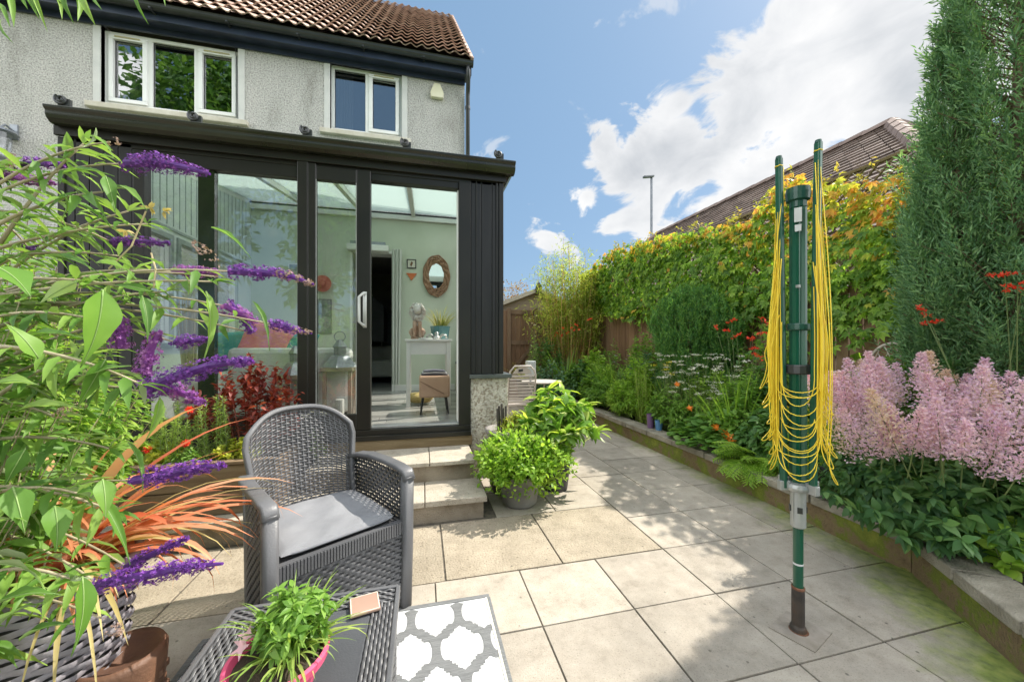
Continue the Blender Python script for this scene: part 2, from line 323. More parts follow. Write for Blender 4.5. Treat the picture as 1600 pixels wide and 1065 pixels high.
# ================================================================= SETTING
M_slab = None
def paving_mat(name, cols, bump, bsc, rough=.8, moss=True, speck=0):
    m, N, L, P = newmat(name)
    t = N.new('ShaderNodeTexCoord'); g = N.new('ShaderNodeNewGeometry')
    n = N.new('ShaderNodeTexNoise'); n.inputs['Scale'].default_value = 2.6; n.inputs['Detail'].default_value = 9; n.inputs['Roughness'].default_value = .7; L.new(t.outputs['Object'], n.inputs[0])
    mr = N.new('ShaderNodeMapRange'); mr.inputs[1].default_value = .32; mr.inputs[2].default_value = .68; L.new(n.outputs[0], mr.inputs[0])
    mi = N.new('ShaderNodeMix'); mi.inputs[0].default_value = .5; L.new(mr.outputs[0], mi.inputs[2]); L.new(g.outputs['Random Per Island'], mi.inputs[3])
    r = ramp(N, cols, mi.outputs[0], L)
    # dark specks and pale aggregate
    v = N.new('ShaderNodeTexVoronoi'); v.inputs['Scale'].default_value = bsc; L.new(t.outputs['Object'], v.inputs[0])
    sp = N.new('ShaderNodeTexNoise'); sp.inputs['Scale'].default_value = bsc*1.1; sp.inputs['Detail'].default_value = 6; L.new(t.outputs['Object'], sp.inputs[0])
    sr = ramp(N, [(.55,.52,.46),(1,1,1),(1.0,1.0,1.0),(1.25,1.22,1.15)], sp.outputs[0], L, [.30,.42,.58,.74])
    mu = N.new('ShaderNodeMixRGB'); mu.blend_type = 'MULTIPLY'; mu.inputs[0].default_value = speck; L.new(r.outputs[0], mu.inputs[1]); L.new(sr.outputs[0], mu.inputs[2])
    out = mu.outputs[0]
    v2 = N.new('ShaderNodeTexVoronoi'); v2.inputs['Scale'].default_value = 16; L.new(t.outputs['Object'], v2.inputs[0])
    v2r = N.new('ShaderNodeMapRange'); v2r.inputs[1].default_value = .07; v2r.inputs[2].default_value = .11; L.new(v2.outputs['Distance'], v2r.inputs[0])
    vm = N.new('ShaderNodeMapRange'); vm.inputs[1].default_value = .55; vm.inputs[2].default_value = .62; vm.inputs[3].default_value = 1; vm.inputs[4].default_value = 0; L.new(v2.outputs['Color'], vm.inputs[0])
    vx_ = N.new('ShaderNodeMath'); vx_.operation = 'MAXIMUM'; L.new(v2r.outputs[0], vx_.inputs[0]); L.new(vm.outputs[0], vx_.inputs[1])
    ms_ = N.new('ShaderNodeMixRGB'); L.new(vx_.outputs[0], ms_.inputs[0]); ms_.inputs[1].default_value = (.16, .145, .12, 1); L.new(out, ms_.inputs[2]); out = ms_.outputs[0]
    # old stains
    n4 = N.new('ShaderNodeTexNoise'); n4.inputs['Scale'].default_value = 7; n4.inputs['Detail'].default_value = 10; n4.inputs['Roughness'].default_value = .75; L.new(t.outputs['Object'], n4.inputs[0])
    s4 = ramp(N, [(.52,.50,.45),(.86,.84,.80),(1.06,1.05,1.02)], n4.outputs[0], L, [.30,.46,.62]); m4 = N.new('ShaderNodeMixRGB'); m4.blend_type = 'MULTIPLY'; m4.inputs[0].default_value = .72
    L.new(out, m4.inputs[1]); L.new(s4.outputs[0], m4.inputs[2]); out = m4.outputs[0]
    if moss:
        s = N.new('ShaderNodeSeparateXYZ'); L.new(t.outputs['Object'], s.inputs[0])
        def mth(op, a, b, c=None):
            q = N.new('ShaderNodeMath'); q.operation = op
            for i, x in enumerate((a, b, c)):
                if x is None: continue
                if isinstance(x, (int, float)): q.inputs[i].default_value = x
                else: L.new(x, q.inputs[i])
            return q.outputs[0]
        d1 = mth('SUBTRACT', 2.62, s.outputs[0])
        d2 = mth('ADD', mth('MULTIPLY', mth('SUBTRACT', s.outputs[0], 2.536), -.817), mth('MULTIPLY', mth('SUBTRACT', s.outputs[1], 1.42), .577))
        d = mth('MINIMUM', d1, d2)
        n3 = N.new('ShaderNodeTexNoise'); n3.inputs['Scale'].default_value = 3.2; n3.inputs['Detail'].default_value = 8; n3.inputs['Roughness'].default_value = .7; L.new(t.outputs['Object'], n3.inputs[0])
        k = mth('SUBTRACT', mth('MULTIPLY', n3.outputs[0], 1.05), mth('MULTIPLY', d, 1.25))
        near = N.new('ShaderNodeMapRange'); near.inputs[1].default_value = 3.6; near.inputs[2].default_value = 1.6; near.inputs[3].default_value = .0; near.inputs[4].default_value = .22; L.new(s.outputs[1], near.inputs[0])
        k = mth('ADD', k, near.outputs[0])
        mr2 = N.new('ShaderNodeMapRange'); mr2.inputs[1].default_value = .36; mr2.inputs[2].default_value = .68; mr2.inputs[4].default_value = .85; L.new(k, mr2.inputs[0])
        n5 = N.new('ShaderNodeTexNoise'); n5.inputs['Scale'].default_value = 24; n5.inputs['Detail'].default_value = 6; L.new(t.outputs['Object'], n5.inputs[0])
        mc = ramp(N, [(.07,.115,.012),(.17,.23,.03),(.27,.31,.06)], n5.outputs[0], L, [.3,.5,.7])
        mm = N.new('ShaderNodeMixRGB'); L.new(mr2.outputs[0], mm.inputs[0]); L.new(out, mm.inputs[1]); L.new(mc.outputs[0], mm.inputs[2]); out = mm.outputs[0]
    L.new(out, P.inputs['Base Color']); P.inputs['Roughness'].default_value = rough; P.inputs['Specular IOR Level'].default_value = .3
    b = N.new('ShaderNodeBump'); b.inputs['Strength'].default_value = bump; b.inputs['Distance'].default_value = .006; L.new(sp.outputs[0], b.inputs['Height']); L.new(b.outputs[0], P.inputs['Normal'])
    return m
M_pave = paving_mat('smooth paving', [(.26,.235,.20),(.37,.332,.282),(.46,.41,.345)], .25, 160, speck=.7)
M_aggr = paving_mat('aggregate paving', [(.27,.235,.18),(.36,.31,.24),(.43,.375,.29)], 1.0, 75, moss=False, speck=.95)
M_grout = mat('grout', [(.07,.062,.05),(.14,.12,.09)], .95, 30)
M_soil = mat('soil', [(.018,.013,.009),(.05,.036,.024),(.085,.06,.04)], .95, 22, 1, 60)
M_grass = mat('grass', [(.05,.09,.02),(.10,.15,.035)], .95, 8, .5, 80)
M_lead = mat('dark', [(.02,.02,.022)], .5)

struct(MB().box(-60, 80, -60, 120, -.3, -.03).build('ground', M_grass))
struct(MB().box(-7, 4.0, -4, 9.2, -.029, -.006).build('paving_bed', M_grout))
pv = MB(); r_ = np.random.default_rng(3)
xl = [.507+.448*k for k in range(-15, 8)]; yl = [1.94-.412*k for k in range(13, 0, -1)]+[1.94]
yfar = [2.572+.44*k for k in range(0, 15)]
def slab(mb, x0, x1, y0, y1, g=.0035):
    dz = r_.uniform(-.0015, .0015); c = ((x0+x1)/2, (y0+y1)/2, -.02+dz)
    a = r_.normal()*.0012; mb.obox(c, ((x1-x0)/2-g, 0, 0), (0, (y1-y0)/2-g, 0), (a, 0, .02))
for i in range(len(xl)-1):
    for j in range(len(yl)-1): slab(pv, xl[i], xl[i+1], yl[j], yl[j+1])
    if xl[i] > 1.39:
        slab(pv, xl[i], xl[i+1], 1.94, 2.35)
for i in range(len(xl)-1):
    if xl[i] > 1.39:
        yy = 2.35
        for k in range(16): slab(pv, xl[i], xl[i+1], yy, yy+.41); yy += .41
    elif xl[i] > .4:
        yy = 2.57
        for k in range(16): slab(pv, xl[i], xl[i+1], yy, yy+.44); yy += .44
struct(pv.build('paving', M_pave, bevel=.0025))
pa = MB(); xs = [-3.73, -3.09, -2.45, -1.81, -1.17, -.53, .113, .764, 1.403]
for a, b in zip(xs[:-1], xs[1:]): slab(pa, a, b, 1.94, 2.57, .005)
struct(pa.build('textured_paving', M_aggr, bevel=.003))

# ---- bare patch round the dryer socket
# ---- raised bed: wall, coping, soil
wall_pts = [(2.64,8.4),(2.62,5.3),(2.6,2.5),(2.54,1.42),(2.15,.873),(1.72,.26),(1.3,-.34)]
M_block = None
def mossy_block():
    m, N, L, P = newmat('mossy block'); t = N.new('ShaderNodeTexCoord')
    n = N.new('ShaderNodeTexNoise'); n.inputs['Scale'].default_value = 5; n.inputs['Detail'].default_value = 9; n.inputs['Roughness'].default_value = .7; L.new(t.outputs['Object'], n.inputs[0])
    r = ramp(N, [(.10,.07,.035),(.19,.135,.07),(.13,.16,.02),(.22,.24,.035)], n.outputs[0], L, [.32,.47,.54,.68]); L.new(r.outputs[0], P.inputs['Base Color'])
    P.inputs['Roughness'].default_value = .95; b = N.new('ShaderNodeBump'); b.inputs['Distance'].default_value = .01; n2 = N.new('ShaderNodeTexNoise'); n2.inputs['Scale'].default_value = 90; n2.inputs['Detail'].default_value = 5
    L.new(t.outputs['Object'], n2.inputs[0]); L.new(n2.outputs[0], b.inputs['Height']); L.new(b.outputs[0], P.inputs['Normal']); return m
M_block = mossy_block()
M_cope = mat('coping stone', [(.14,.125,.09),(.27,.245,.19),(.40,.37,.30)], .9, 9, 1, 110, island=.4)
bedw = thing('retaining_wall', 'low mossy block wall with pale stone coping along the flower bed', 'garden wall', (2.6, 1.42, 0))
def along(pts):
    out = []
    for a, b in zip(pts[:-1], pts[1:]):
        a = np.array(a); b = np.array(b); l = np.linalg.norm(b-a); n = max(1, round(l/.44))
        for k in range(n): out.append((a+(b-a)*k/n, a+(b-a)*(k+1)/n))
    return out
first = True
for k, (a, b) in enumerate(along(wall_pts)):
    d = (b-a)/np.linalg.norm(b-a); nn = np.array((-d[1], d[0]))   # towards the bed
    l = np.linalg.norm(b-a)
    c = (a+b)/2 + nn*.06
    MB().obox((*c, .07), (*(d*l/2), 0), (*(nn*.05), 0), (0, 0, .08)).build('wall_block', M_block, bedw)
    c = (a+b)/2 + nn*.085; j = r_.normal()*.003
    MB().obox((*(c+nn*j), .179+r_.normal()*.0015), (*(d*(l/2-.006)), 0), (*(nn*.1), r_.normal()*.001), (0, 0, .0285)).build('coping_stone', M_cope, bedw, bevel=.006)
inner = [(a+.16, b+.02) for a, b in wall_pts]
V = [(x, y) for x, y in inner] + [(4.35, -.34), (4.35, 8.4)]
g_ = MB(); nx = 26
# soil as a gently uneven sheet
ys = np.linspace(-1.2, 8.3, 90)
def wall_x(y):
    P = sorted(wall_pts, key=lambda p: p[1]); return np.interp(y, [p[1] for p in P], [p[0] for p in P])
A = np.zeros((90, nx, 3))
for i, y in enumerate(ys):
    x0 = wall_x(y)+.1; X = np.linspace(x0, 4.3, nx); A[i, :, 0] = X; A[i, :, 1] = y; A[i, :, 2] = .165+.02*np.sin(X*9+y*5)*np.cos(y*7)+r_.normal(size=nx)*.006
struct(g_.grid(A).build('soil', M_soil, smooth=True), 'structure')

# ================================================================= HOUSE
HY = 6.3
M_dash = None
def pebbledash(name, cols, sc=70):
    m, N, L, P = newmat(name); t = N.new('ShaderNodeTexCoord')
    v = N.new('ShaderNodeTexVoronoi'); v.inputs['Scale'].default_value = sc; L.new(t.outputs['Object'], v.inputs[0])
    n = N.new('ShaderNodeTexNoise'); n.inputs['Scale'].default_value = sc*.8; n.inputs['Detail'].default_value = 5; L.new(t.outputs['Object'], n.inputs[0])
    n2 = N.new('ShaderNodeTexNoise'); n2.inputs['Scale'].default_value = 1.6; n2.inputs['Detail'].default_value = 8; n2.inputs['Roughness'].default_value = .65; mp = N.new('ShaderNodeMapping'); mp.inputs['Scale'].default_value = (1.6, 1, .55); L.new(t.outputs['Object'], mp.inputs[0]); L.new(mp.outputs[0], n2.inputs[0])
    r = ramp(N, cols, n.outputs[0], L, [.33+.34*i/(len(cols)-1) for i in range(len(cols))])
    s = ramp(N, [(.70,.69,.66),(.95,.95,.93),(1.08,1.07,1.05)], n2.outputs[0], L, [.32,.46,.66])
    mu = N.new('ShaderNodeMixRGB'); mu.blend_type = 'MULTIPLY'; mu.inputs[0].default_value = 1; L.new(r.outputs[0], mu.inputs[1]); L.new(s.outputs[0], mu.inputs[2]); L.new(mu.outputs[0], P.inputs['Base Color'])
    P.inputs['Roughness'].default_value = .9
    ad = N.new('ShaderNodeMath'); ad.operation = 'MULTIPLY_ADD'; L.new(v.outputs['Distance'], ad.inputs[0]); ad.inputs[1].default_value = -.7; L.new(n.outputs[0], ad.inputs[2])
    b = N.new('ShaderNodeBump'); b.inputs['Strength'].default_value = .6; b.inputs['Distance'].default_value = .015; L.new(ad.outputs[0], b.inputs['Height']); L.new(b.outputs[0], P.inputs['Normal']); return m
M_dash = pebbledash('pebbledash', [(.25,.24,.225),(.45,.435,.41),(.58,.565,.53)], 66)
M_dash2 = pebbledash('pebbledash cream', [(.27,.22,.16),(.55,.51,.43),(.66,.62,.54)], 62)
M_upvc = mat('white plastic', [(.72,.72,.68),(.80,.80,.77)], .35, 3)
M_sill = mat('stone sill', [(.46,.42,.33),(.60,.56,.47)], .8, 6, .4, 90)
M_band = mat('smooth render', [(.52,.52,.49),(.62,.61,.57)], .85, 5, .3, 90)
M_navy = mat('blue black paint', [(.018,.024,.045),(.03,.04,.065)], .35, 4)
M_blk = mat('black gutter plastic', [(.018,.02,.02),(.032,.034,.033)], .35, 5)
M_tile = mat('pantile', [(.27,.17,.13),(.43,.30,.24),(.56,.43,.36)], .85, 3.5, .5, 60, island=.55)
M_dgl = glass('window glass', (.60,.62,.62), .34)

house = thing('house', 'grey pebbledash house with pinkish pantile roof and white upstairs windows', 'house', (-2, HY, 0))
W1 = (-4.34, -2.68, 4.60, 5.62); W2 = (-1.42, -.335, 4.64, 5.66)
WT = 5.72
wl = MB()
DX0, DX1, DZ1 = -1.13, -.455, 2.75
def wallbox(x0, x1, z0, z1): wl.box(x0, x1, HY, HY+.25, z0, z1)
wallbox(-12, W1[0], 0, WT); wallbox(W1[1], DX0, 0, W1[2]-.04); wallbox(W1[0], W1[1], 0, W1[2]-.04)
wallbox(W1[1], W2[0], W1[2]-.04, WT); wallbox(DX0, DX1, DZ1, W1[2]-.04); wallbox(DX1, .69, 0, W1[2]-.04)
wallbox(W2[1], .69, W1[2]-.04, WT)
wl.box(.44, .69, HY+.25, 14, 0, WT)
wl.add([(.69, HY, WT), (.69, 14.5, WT), (.69, 10.4, WT+4.4), (.44, HY, WT), (.44, 14.5, WT), (.44, 10.4, WT+4.4)], [(0,1,2),(3,5,4)], [(0,2,5,3),(0,3,4,1)])
wl.build('wall', M_dash, house)
# smooth bands round the windows
for (a, b, c, d) in (W1, W2):
    MB().box(a-.085, a, HY-.012, HY+.08, c-.03, d+.06).build('window_band', M_band, house); MB().box(b, b+.085, HY-.012, HY+.08, c-.03, d+.06).build('window_band', M_band, house)
    MB().box(a-.14, b+.14, HY-.075, HY+.1, c-.11, c-.035).build('window_sill', M_sill, house, bevel=.01)
def casement(x0, x1, z0, z1, lights, y=HY+.06):
    """lights: list of (x0, x1, opens)"""
    f = MB(); t = .05
    f.box(x0, x1, y, y+.07, z0, z0+t); f.box(x0, x1, y, y+.07, z1-t, z1); f.box(x0, x0+t, y, y+.07, z0+t, z1-t); f.box(x1-t, x1, y, y+.07, z0+t, z1-t)
    for (a, b, op) in lights[:-1]: f.box(b-.028, b+.028, y+.001, y+.07, z0+t, z1-t)
    root = f.build('window', M_upvc, house, bevel=.004)
    for (a, b, op) in lights:
        a_ = a+(.05 if a == x0 else .028); b_ = b-(.05 if b == x1 else .028)
        za, zb = z0+t, z1-t
        if op:
            s = MB(); q = .055; yy = y-.022
            s.box(a_, b_, yy, yy+.05, za, za+q); s.box(a_, b_, yy, yy+.05, zb-q, zb); s.box(a_, a_+q, yy, yy+.05, za+q, zb-q); s.box(b_-q, b_, yy, yy+.05, za+q, zb-q)
            s.build('sash', M_upvc, root, bevel=.006)
            MB().box(a_+.08, b_-.08, yy-.012, yy, zb-.033, zb-.017).build('trickle_vent', mat('vent cream', [(.45,.40,.22)], .5), root)
            a_ += q; b_ -= q; za += q; zb -= q
        MB().box(a_, b_, y+.03, y+.036, za, zb).build('pane', M_dgl, root)
        gk = MB(); k = .008; gk.box(a_, b_, y+.024, y+.03, za, za+k); gk.box(a_, b_, y+.024, y+.03, zb-k, zb); gk.box(a_, a_+k, y+.024, y+.03, za+k, zb-k); gk.box(b_-k, b_, y+.024, y+.03, za+k, zb-k)
        gk.build('gasket', M_blk, root)
    return root
wX = lambda px, Y=HY: onY(px, 540, Y).x
casement(W1[0], W1[1], W1[2], W1[3]+.02, [(W1[0], wX(230), True), (wX(230), wX(303), False), (wX(303), W1[1], True)])
casement(W2[0], W2[1], W2[2], W2[3]+.02, [(W2[0], wX(573), False), (wX(573), W2[1], True)])
# rooms behind the upstairs windows, net curtains
M_room = mat('dim room', [(.10,.10,.09)], .9); M_net = mat('net curtain', [(.45,.47,.46),(.62,.63,.62)], .9, 30, stretch=(12, 1, .3))
rm = MB(); rm.box(-5.5, .4, HY+2.2, HY+2.3, 3.9, 5.75); rm.box(-5.5, .4, HY+.26, HY+2.2, 3.8, 3.9); rm.box(-5.5, .4, HY+.26, HY+2.2, 5.73, 5.8); rm.box(-2.1, -2.0, HY+.26, HY+2.2, 3.9, 5.73); rm.box(-5.6,-5.5,HY+.26,HY+2.3,3.9,5.73)
rm.build('upstairs_room', M_room, house)
def drape(x0, x1, z0, z1, y, amp=.02, folds=6, flare=0, n=60):
    A = np.zeros((n, 12, 3)); u = np.linspace(0, 1, n)
    for j, v in enumerate(np.linspace(0, 1, 12)):
        xa = x0; xb = x1+flare*(1-v)
        A[:, j, 0] = xa+(xb-xa)*u; A[:, j, 1] = y+amp*np.sin(u*folds*2*math.pi+v*.8)+amp*.4*np.sin(u*folds*4.7*math.pi); A[:, j, 2] = z0+(z1-z0)*v
    return MB().grid(A)
for (a, b) in ((-4.3, -3.85), (-1.38, -1.12)):
    tag(drape(a, b, 4.62, 5.66, HY+.22, .015, 6).build('net_curtain', M_net, None, loc=((a+b)/2, HY+.22, 4.62), smooth=True),
        'pale net curtain hanging in the left light of the three-light upstairs window' if a < -3 else 'pale net curtain at the left edge of the two-light upstairs window', 'curtain', 'net curtains upstairs')
# eaves
MB().box(-12, .78, HY-.19, HY+.02, WT-.0, WT+.03).build('soffit', M_navy, house)
MB().box(-12, .78, HY-.215, HY-.191, WT-.02, WT+.15).build('fascia', M_navy, house)
MB().box(-12, .69, HY-.045, HY-.013, WT-.075, WT-.001).build('frieze_board', M_navy, house)
gp = [(.055*math.cos(a), .055*math.sin(a)) for a in np.linspace(math.pi, 2*math.pi, 9)] + [(.062, .012), (.048, .012), (.0, -.035), (-.048, .012), (-.062, .012)]
MB().sweep([(-12, HY-.275, WT+.12), (.80, HY-.275, WT+.12)], gp).build('gutter', M_blk, house, smooth=False)
for x in np.arange(-4.5, .7, .9): MB().box(x, x+.025, HY-.335, HY-.216, WT+.05, WT+.07).build('gutter_bracket', M_blk, house)
dp = [(.72, HY-.275, WT+.08), (.72, HY-.275, WT-.01), (.725, HY-.24, WT-.09), (.735, HY-.12, WT-.20), (.735, HY-.07, WT-.28), (.735, HY-.065, 0)]
MB().tube(dp, .036, 12).build('downpipe', M_blk, house, smooth=True)
for z in (WT-.5, WT-1.6): MB().tube([(.735, HY-.065, z), (.735, HY-.065, z+.045)], .044, 12).build('pipe_clip', M_blk, house)
# cable down the wall
MB().tube([onY(368, 75, HY-.01), onY(371, 120, HY-.01), onY(372, 200, HY-.01)], .006, 5).build('cable', M_blk, house)
# pantiles: wave across, step per course
pitch = R(46); up = np.array((0, math.cos(pitch), math.sin(pitch))); nr = np.array((0, -math.sin(pitch), math.cos(pitch)))
per = .172; x1 = .78; ncol = 62; gauge = .36; nrow = 17; base = np.array((0, HY-.27, WT+.165)); rt = MB(); rr = np.random.default_rng(5)
prof_x = np.array([0, .12, .25, .38, .5, .62, .75, .88, 1.]); prof_h = .030*np.array([0, .25, .78, 1, .80, .25, -.12, -.22, 0])-.0
for r0 in range(nrow):
    for c in range(ncol):
        jx, jh, jl = rr.normal(0, .0015), rr.normal(0, .0022), rr.normal(0, .004)
        xx = x1-per*(c+1)+prof_x*per*1.03+jx; A = np.zeros((9, 3, 3))
        for j, (s, lift) in enumerate(((0+jl, .056), (0+jl-.002, .072), (gauge+.04, .006))):
            q = base+up*(r0*gauge+s); h = prof_h+lift+jh 
            A[:, j] = q+nr*h[:, None]; A[:, j, 0] = xx
        rt.grid(A)
rt.build('roof', M_tile, house, smooth=False)
dk = MB(); s1 = nrow*gauge
dk.add([tuple(base+up*-.02+np.array((-12,0,0))), tuple(base+up*-.02+np.array((.77,0,0))), tuple(base+up*s1+np.array((.77,0,0))), tuple(base+up*s1+np.array((-12,0,0)))]+
       [tuple(base+up*-.02+nr*-.05+np.array((-12,0,0))), tuple(base+up*-.02+nr*-.05+np.array((.77,0,0))), tuple(base+up*s1+nr*-.05+np.array((.77,0,0))), tuple(base+up*s1+nr*-.05+np.array((-12,0,0)))], [(0,1,2,3),(7,6,5,4),(0,4,5,1),(1,5,6,2),(2,6,7,3),(3,7,4,0)])
bk = base+up*s1; bk[1] += .02
dk.add([tuple(bk+np.array((-12,0,0))), tuple(bk+np.array((.77,0,0))), (.77, bk[1]*2-base[1], base[2]), (-12, bk[1]*2-base[1], base[2])], [(0,1,2,3)])
dk.build('roof_deck', mat('roof felt', [(.05,.035,.03)], .9), house)
vg = MB()
for r0 in range(nrow): q = base+up*(r0*gauge); vg.obox(q+up*gauge/2+nr*.01+np.array((.785, 0, 0)), (.022, 0, 0), up*gauge*.52, nr*.045)
vg.build('verge', M_tile, house)
# alarm box on the wall: a house-shaped cream box
ab = [(-.095,0),(-.105,.07),(-.045,.20),(.045,.20),(.105,.07),(.095,0)]; c = onY(683, 153, HY-.05)
al = MB().extrude([(c.x+x*1.05, HY-.001, c.z+z*1.15) for x, z in ab], (0, 0, 0), (0, -.07, 0)).build('alarm_box', mat('cream plastic', [(.66,.62,.42),(.74,.70,.52)], .4), None, loc=(c.x, HY, c.z), bevel=.008)
tag(al, 'cream house-shaped alarm box on the wall right of the two-light window', 'alarm box')
# wall lantern far left
q = onY(8, 226, HY-.12); lt = thing('wall_lantern', 'grey metal lantern on the pebbledash at the far left edge', 'wall lamp', (q.x, HY, q.z))
M_zinc = mat('weathered zinc', [(.22,.24,.27),(.34,.36,.38)], .45, 12, metal=.6)
MB().lathe([(.02,.20),(.13,.16),(.15,.13),(.12,.12),(.01,.19)], (q.x, HY-.17, q.z), 20).lathe([(0,-.2),(.08,-.2),(.09,-.18),(0,-.18)], (q.x, HY-.17, q.z), 16).build('lantern_cap', M_zinc, lt, smooth=False)
MB().lathe([(.075,-.18),(.10,.125)], (q.x, HY-.17, q.z), 16).build('lantern_glass', glass('lantern glass', (.8,.82,.85), .08), lt)
MB().tube([(q.x, HY-.17, q.z+.20), (q.x, HY-.12, q.z+.26), (q.x, HY, q.z+.22)], .012, 8).box(q.x-.04, q.x+.04, HY-.02, HY, q.z+.12, q.z+.32).build('bracket', M_zinc, lt)

# ---------------------------------------------------------------- conservatory
CY = 3.42; CX0, CX1 = -2.60, .733; FZ = .48
M_dark = mat('dark olive brown frame', [(.011,.010,.008),(.020,.018,.013)], .36, 2, spec=.4)
M_clad = mat('dark grey brown cladding', [(.010,.0095,.009),(.021,.0195,.018)], .40, 3, spec=.4, stretch=(8, 1, .5))
M_gut = mat('olive black gutter', [(.010,.011,.007),(.028,.029,.018)], .27, 4, spec=.5, stretch=(.6, 1, 1))
M_sage = mat('sage wall paint', [(.53,.58,.46),(.60,.65,.53)], .8, 2)
cons = thing('conservatory', 'dark brown framed glass conservatory with open sliding door built against the house', 'conservatory', (-.9, CY, 0))
fx = lambda px: onY(px, 540, CY).x
def cbox(name, m, *bx, bevel=.004):
    b = MB()
    for q in bx: b.box(*q)
    return b.build(name, m, cons, bevel=bevel)
TZ0, TZ1 = 2.63, 2.83
X207, X225, X307, X333, X466, X482, X495, X558, X580, X717, X735 = [fx(p) for p in (207,225,307,333,466,482,495,558,580,717,735)]
BZ = .43
cbox('top_beam', M_dark, (CX0+.02, CX1-.0, CY, CY+.09, TZ1-.10, TZ1))
cbox('fascia', M_dark, (CX0-.02, CX1+.03, CY-.03, CY-.003, TZ1-.07, TZ1+.0))
cbox('base_rail', M_dark, (X207, X735, CY-.03, CY+.12, BZ-.005, BZ+.06), (X207, X735, CY-.06, CY-.031, BZ-.03, BZ+.012))
cbox('threshold', mat('threshold metal', [(.45,.46,.47)], .35, metal=.8), (X580, X717, CY-.005, CY+.11, BZ+.061, BZ+.085))
# fixed pane frame on the left
z0, z1 = BZ+.062, TZ1-.102
fr = MB(); fr.box(X207, X225, CY, CY+.08, z0, z1); fr.box(X466, X482, CY-.03, CY+.08, z0, z1+.03); fr.box(X225, X466, CY, CY+.08, z1-.10, z1); fr.box(X225, X466, CY, CY+.08, z0, z0+.15)
fixed = fr.build('fixed_frame', M_dark, cons, bevel=.004)
MB().box(X307, X333, CY+.02, CY+.075, z0+.15, z1-.10).build('mullion', mat('glossy dark mullion', [(.012,.016,.010),(.02,.025,.015)], .08, spec=.9), fixed)
M_cgl = glass('clear glass', (.965,.975,.965), .13)
MB().box(X225, X307, CY+.04, CY+.046, z0+.15, z1-.10).build('pane', M_cgl, fixed)
MB().box(X333, X466, CY+.04, CY+.046, z0+.15, z1-.10).build('pane', M_cgl, fixed)
# sliding door
fd = MB(); fd.box(X482, X495, CY-.028, CY+.03, z0, z1+.025); fd.box(X558, X580, CY-.028, CY+.03, z0, z1+.01); fd.box(X495, X558, CY-.026, CY+.03, z1-.11, z1+.008); fd.box(X495, X558, CY-.026, CY+.03, z0, z0+.14)
sdr = fd.build('sliding_door', M_dark, cons, bevel=.006)
MB().box(X495, X558, CY-.002, CY+.004, z0+.14, z1-.11).build('pane', M_cgl, sdr)
gz = MB(); k = .006
gz.box(X495, X495+k, CY-.031, CY-.0261, z0+.14, z1-.11); gz.box(X558-k, X558, CY-.031, CY-.0261, z0+.14, z1-.11)
gz.build('glazing_bead', mat('grey bead', [(.25,.26,.24)], .5), sdr)
c = onY(567, 483, CY-.07); hh = .135
MB().tube([(c.x+.012, CY-.028, c.z+hh), (c.x, CY-.065, c.z+hh), (c.x-.03, CY-.075, c.z+hh-.03), (c.x-.03, CY-.075, c.z-hh+.03), (c.x, CY-.065, c.z-hh), (c.x+.012, CY-.028, c.z-hh)], .012, 10).box(c.x-.005, c.x+.025, CY-.036, CY-.0285, c.z-hh-.02, c.z+hh+.02).build('handle', mat('dull pull handle', [(.42,.43,.41),(.52,.53,.50)], .35, 9), sdr, smooth=True)
# right jamb of the opening
cbox('door_jamb', M_dark, (X717, X735, CY-.02, CY+.09, BZ, TZ1-.101), (X580-.02, X717, CY+.002, CY+.09, TZ1-.16, TZ1-.101))
cbox('jamb_lining', M_upvc, (X717-.012, X717-.001, CY+.01, CY+.12, BZ+.086, TZ1-.17))
# cladding: vertical boards left and right
def boards(name, x0, x1, z0, z1, wd, y=CY):
    b = MB(); n = max(1, round((x1-x0)/wd)); s = (x1-x0)/n
    for i in range(n): b.box(x0+i*s+.003, x0+(i+1)*s-.003, y, y+.03, z0, z1)
    b.box(x0, x1, y+.008, y+.06, z0, z1)
    return b.build(name, M_clad, cons, bevel=.003)
boards('cladding', CX0, X207-.003, .42, TZ1-.071, .095)
boards('cladding', X735+.002, CX1, .955, TZ1-.071, .10)
sc_ = MB()
for px_, py_ in ((731,412),(766,412)):
    q = onY(px_, py_, CY-.004); sc_.lathe([(.012,0),(.01,.0),(0,.0)], (q.x, CY-.003, q.z), 8)
cbox('corner_trim', M_dark, (CX1-.035, CX1+.008, CY-.012, CY+.05, .955, TZ1-.072), (CX1-.065, CX1-.045, CY-.010, CY-.001, .955, TZ1-.072), (X735+.05, X735+.062, CY-.008, CY-.001, .955, TZ1-.072), bevel=.003)
cbox('corner_trim', M_dark, (CX0-.01, CX0+.03, CY-.01, CY+.05, .42, TZ1-.072), bevel=.003)
# gutter: ogee section with joints; returns along both sides
og = [(0,-.012),(.045,-.012),(.075,.012),(.085,.035),(.082,.058),(.10,.075),(.10,.092),(.085,.094),(.082,.08),(.0,.08)]
GX0, GX1 = CX0+.0, CX1+.10; gy = CY-.035
def gsweep(path):
    return MB().sweep(path, [(-x, z) for x, z in og][::-1])
gz0 = TZ1+.0
def ogee_run(p, q, outdir):
    p = np.array(p, float); q = np.array(q, float); o = np.array(outdir, float)
    P = [p+o*a+np.array((0,0,b)) for a, b in og]; b_ = MB(); return b_.extrude(P, (0,0,0), q-p)
gt = ogee_run((GX0, gy, gz0), (GX1, gy, gz0), (0, -1, 0)).build('gutter', M_gut, cons, bevel=.004)
ogee_run((CX1+.02, gy+.02, gz0-.001), (CX1+.02, HY-.05, gz0-.001), (1, 0, 0)).build('gutter', M_gut, cons)
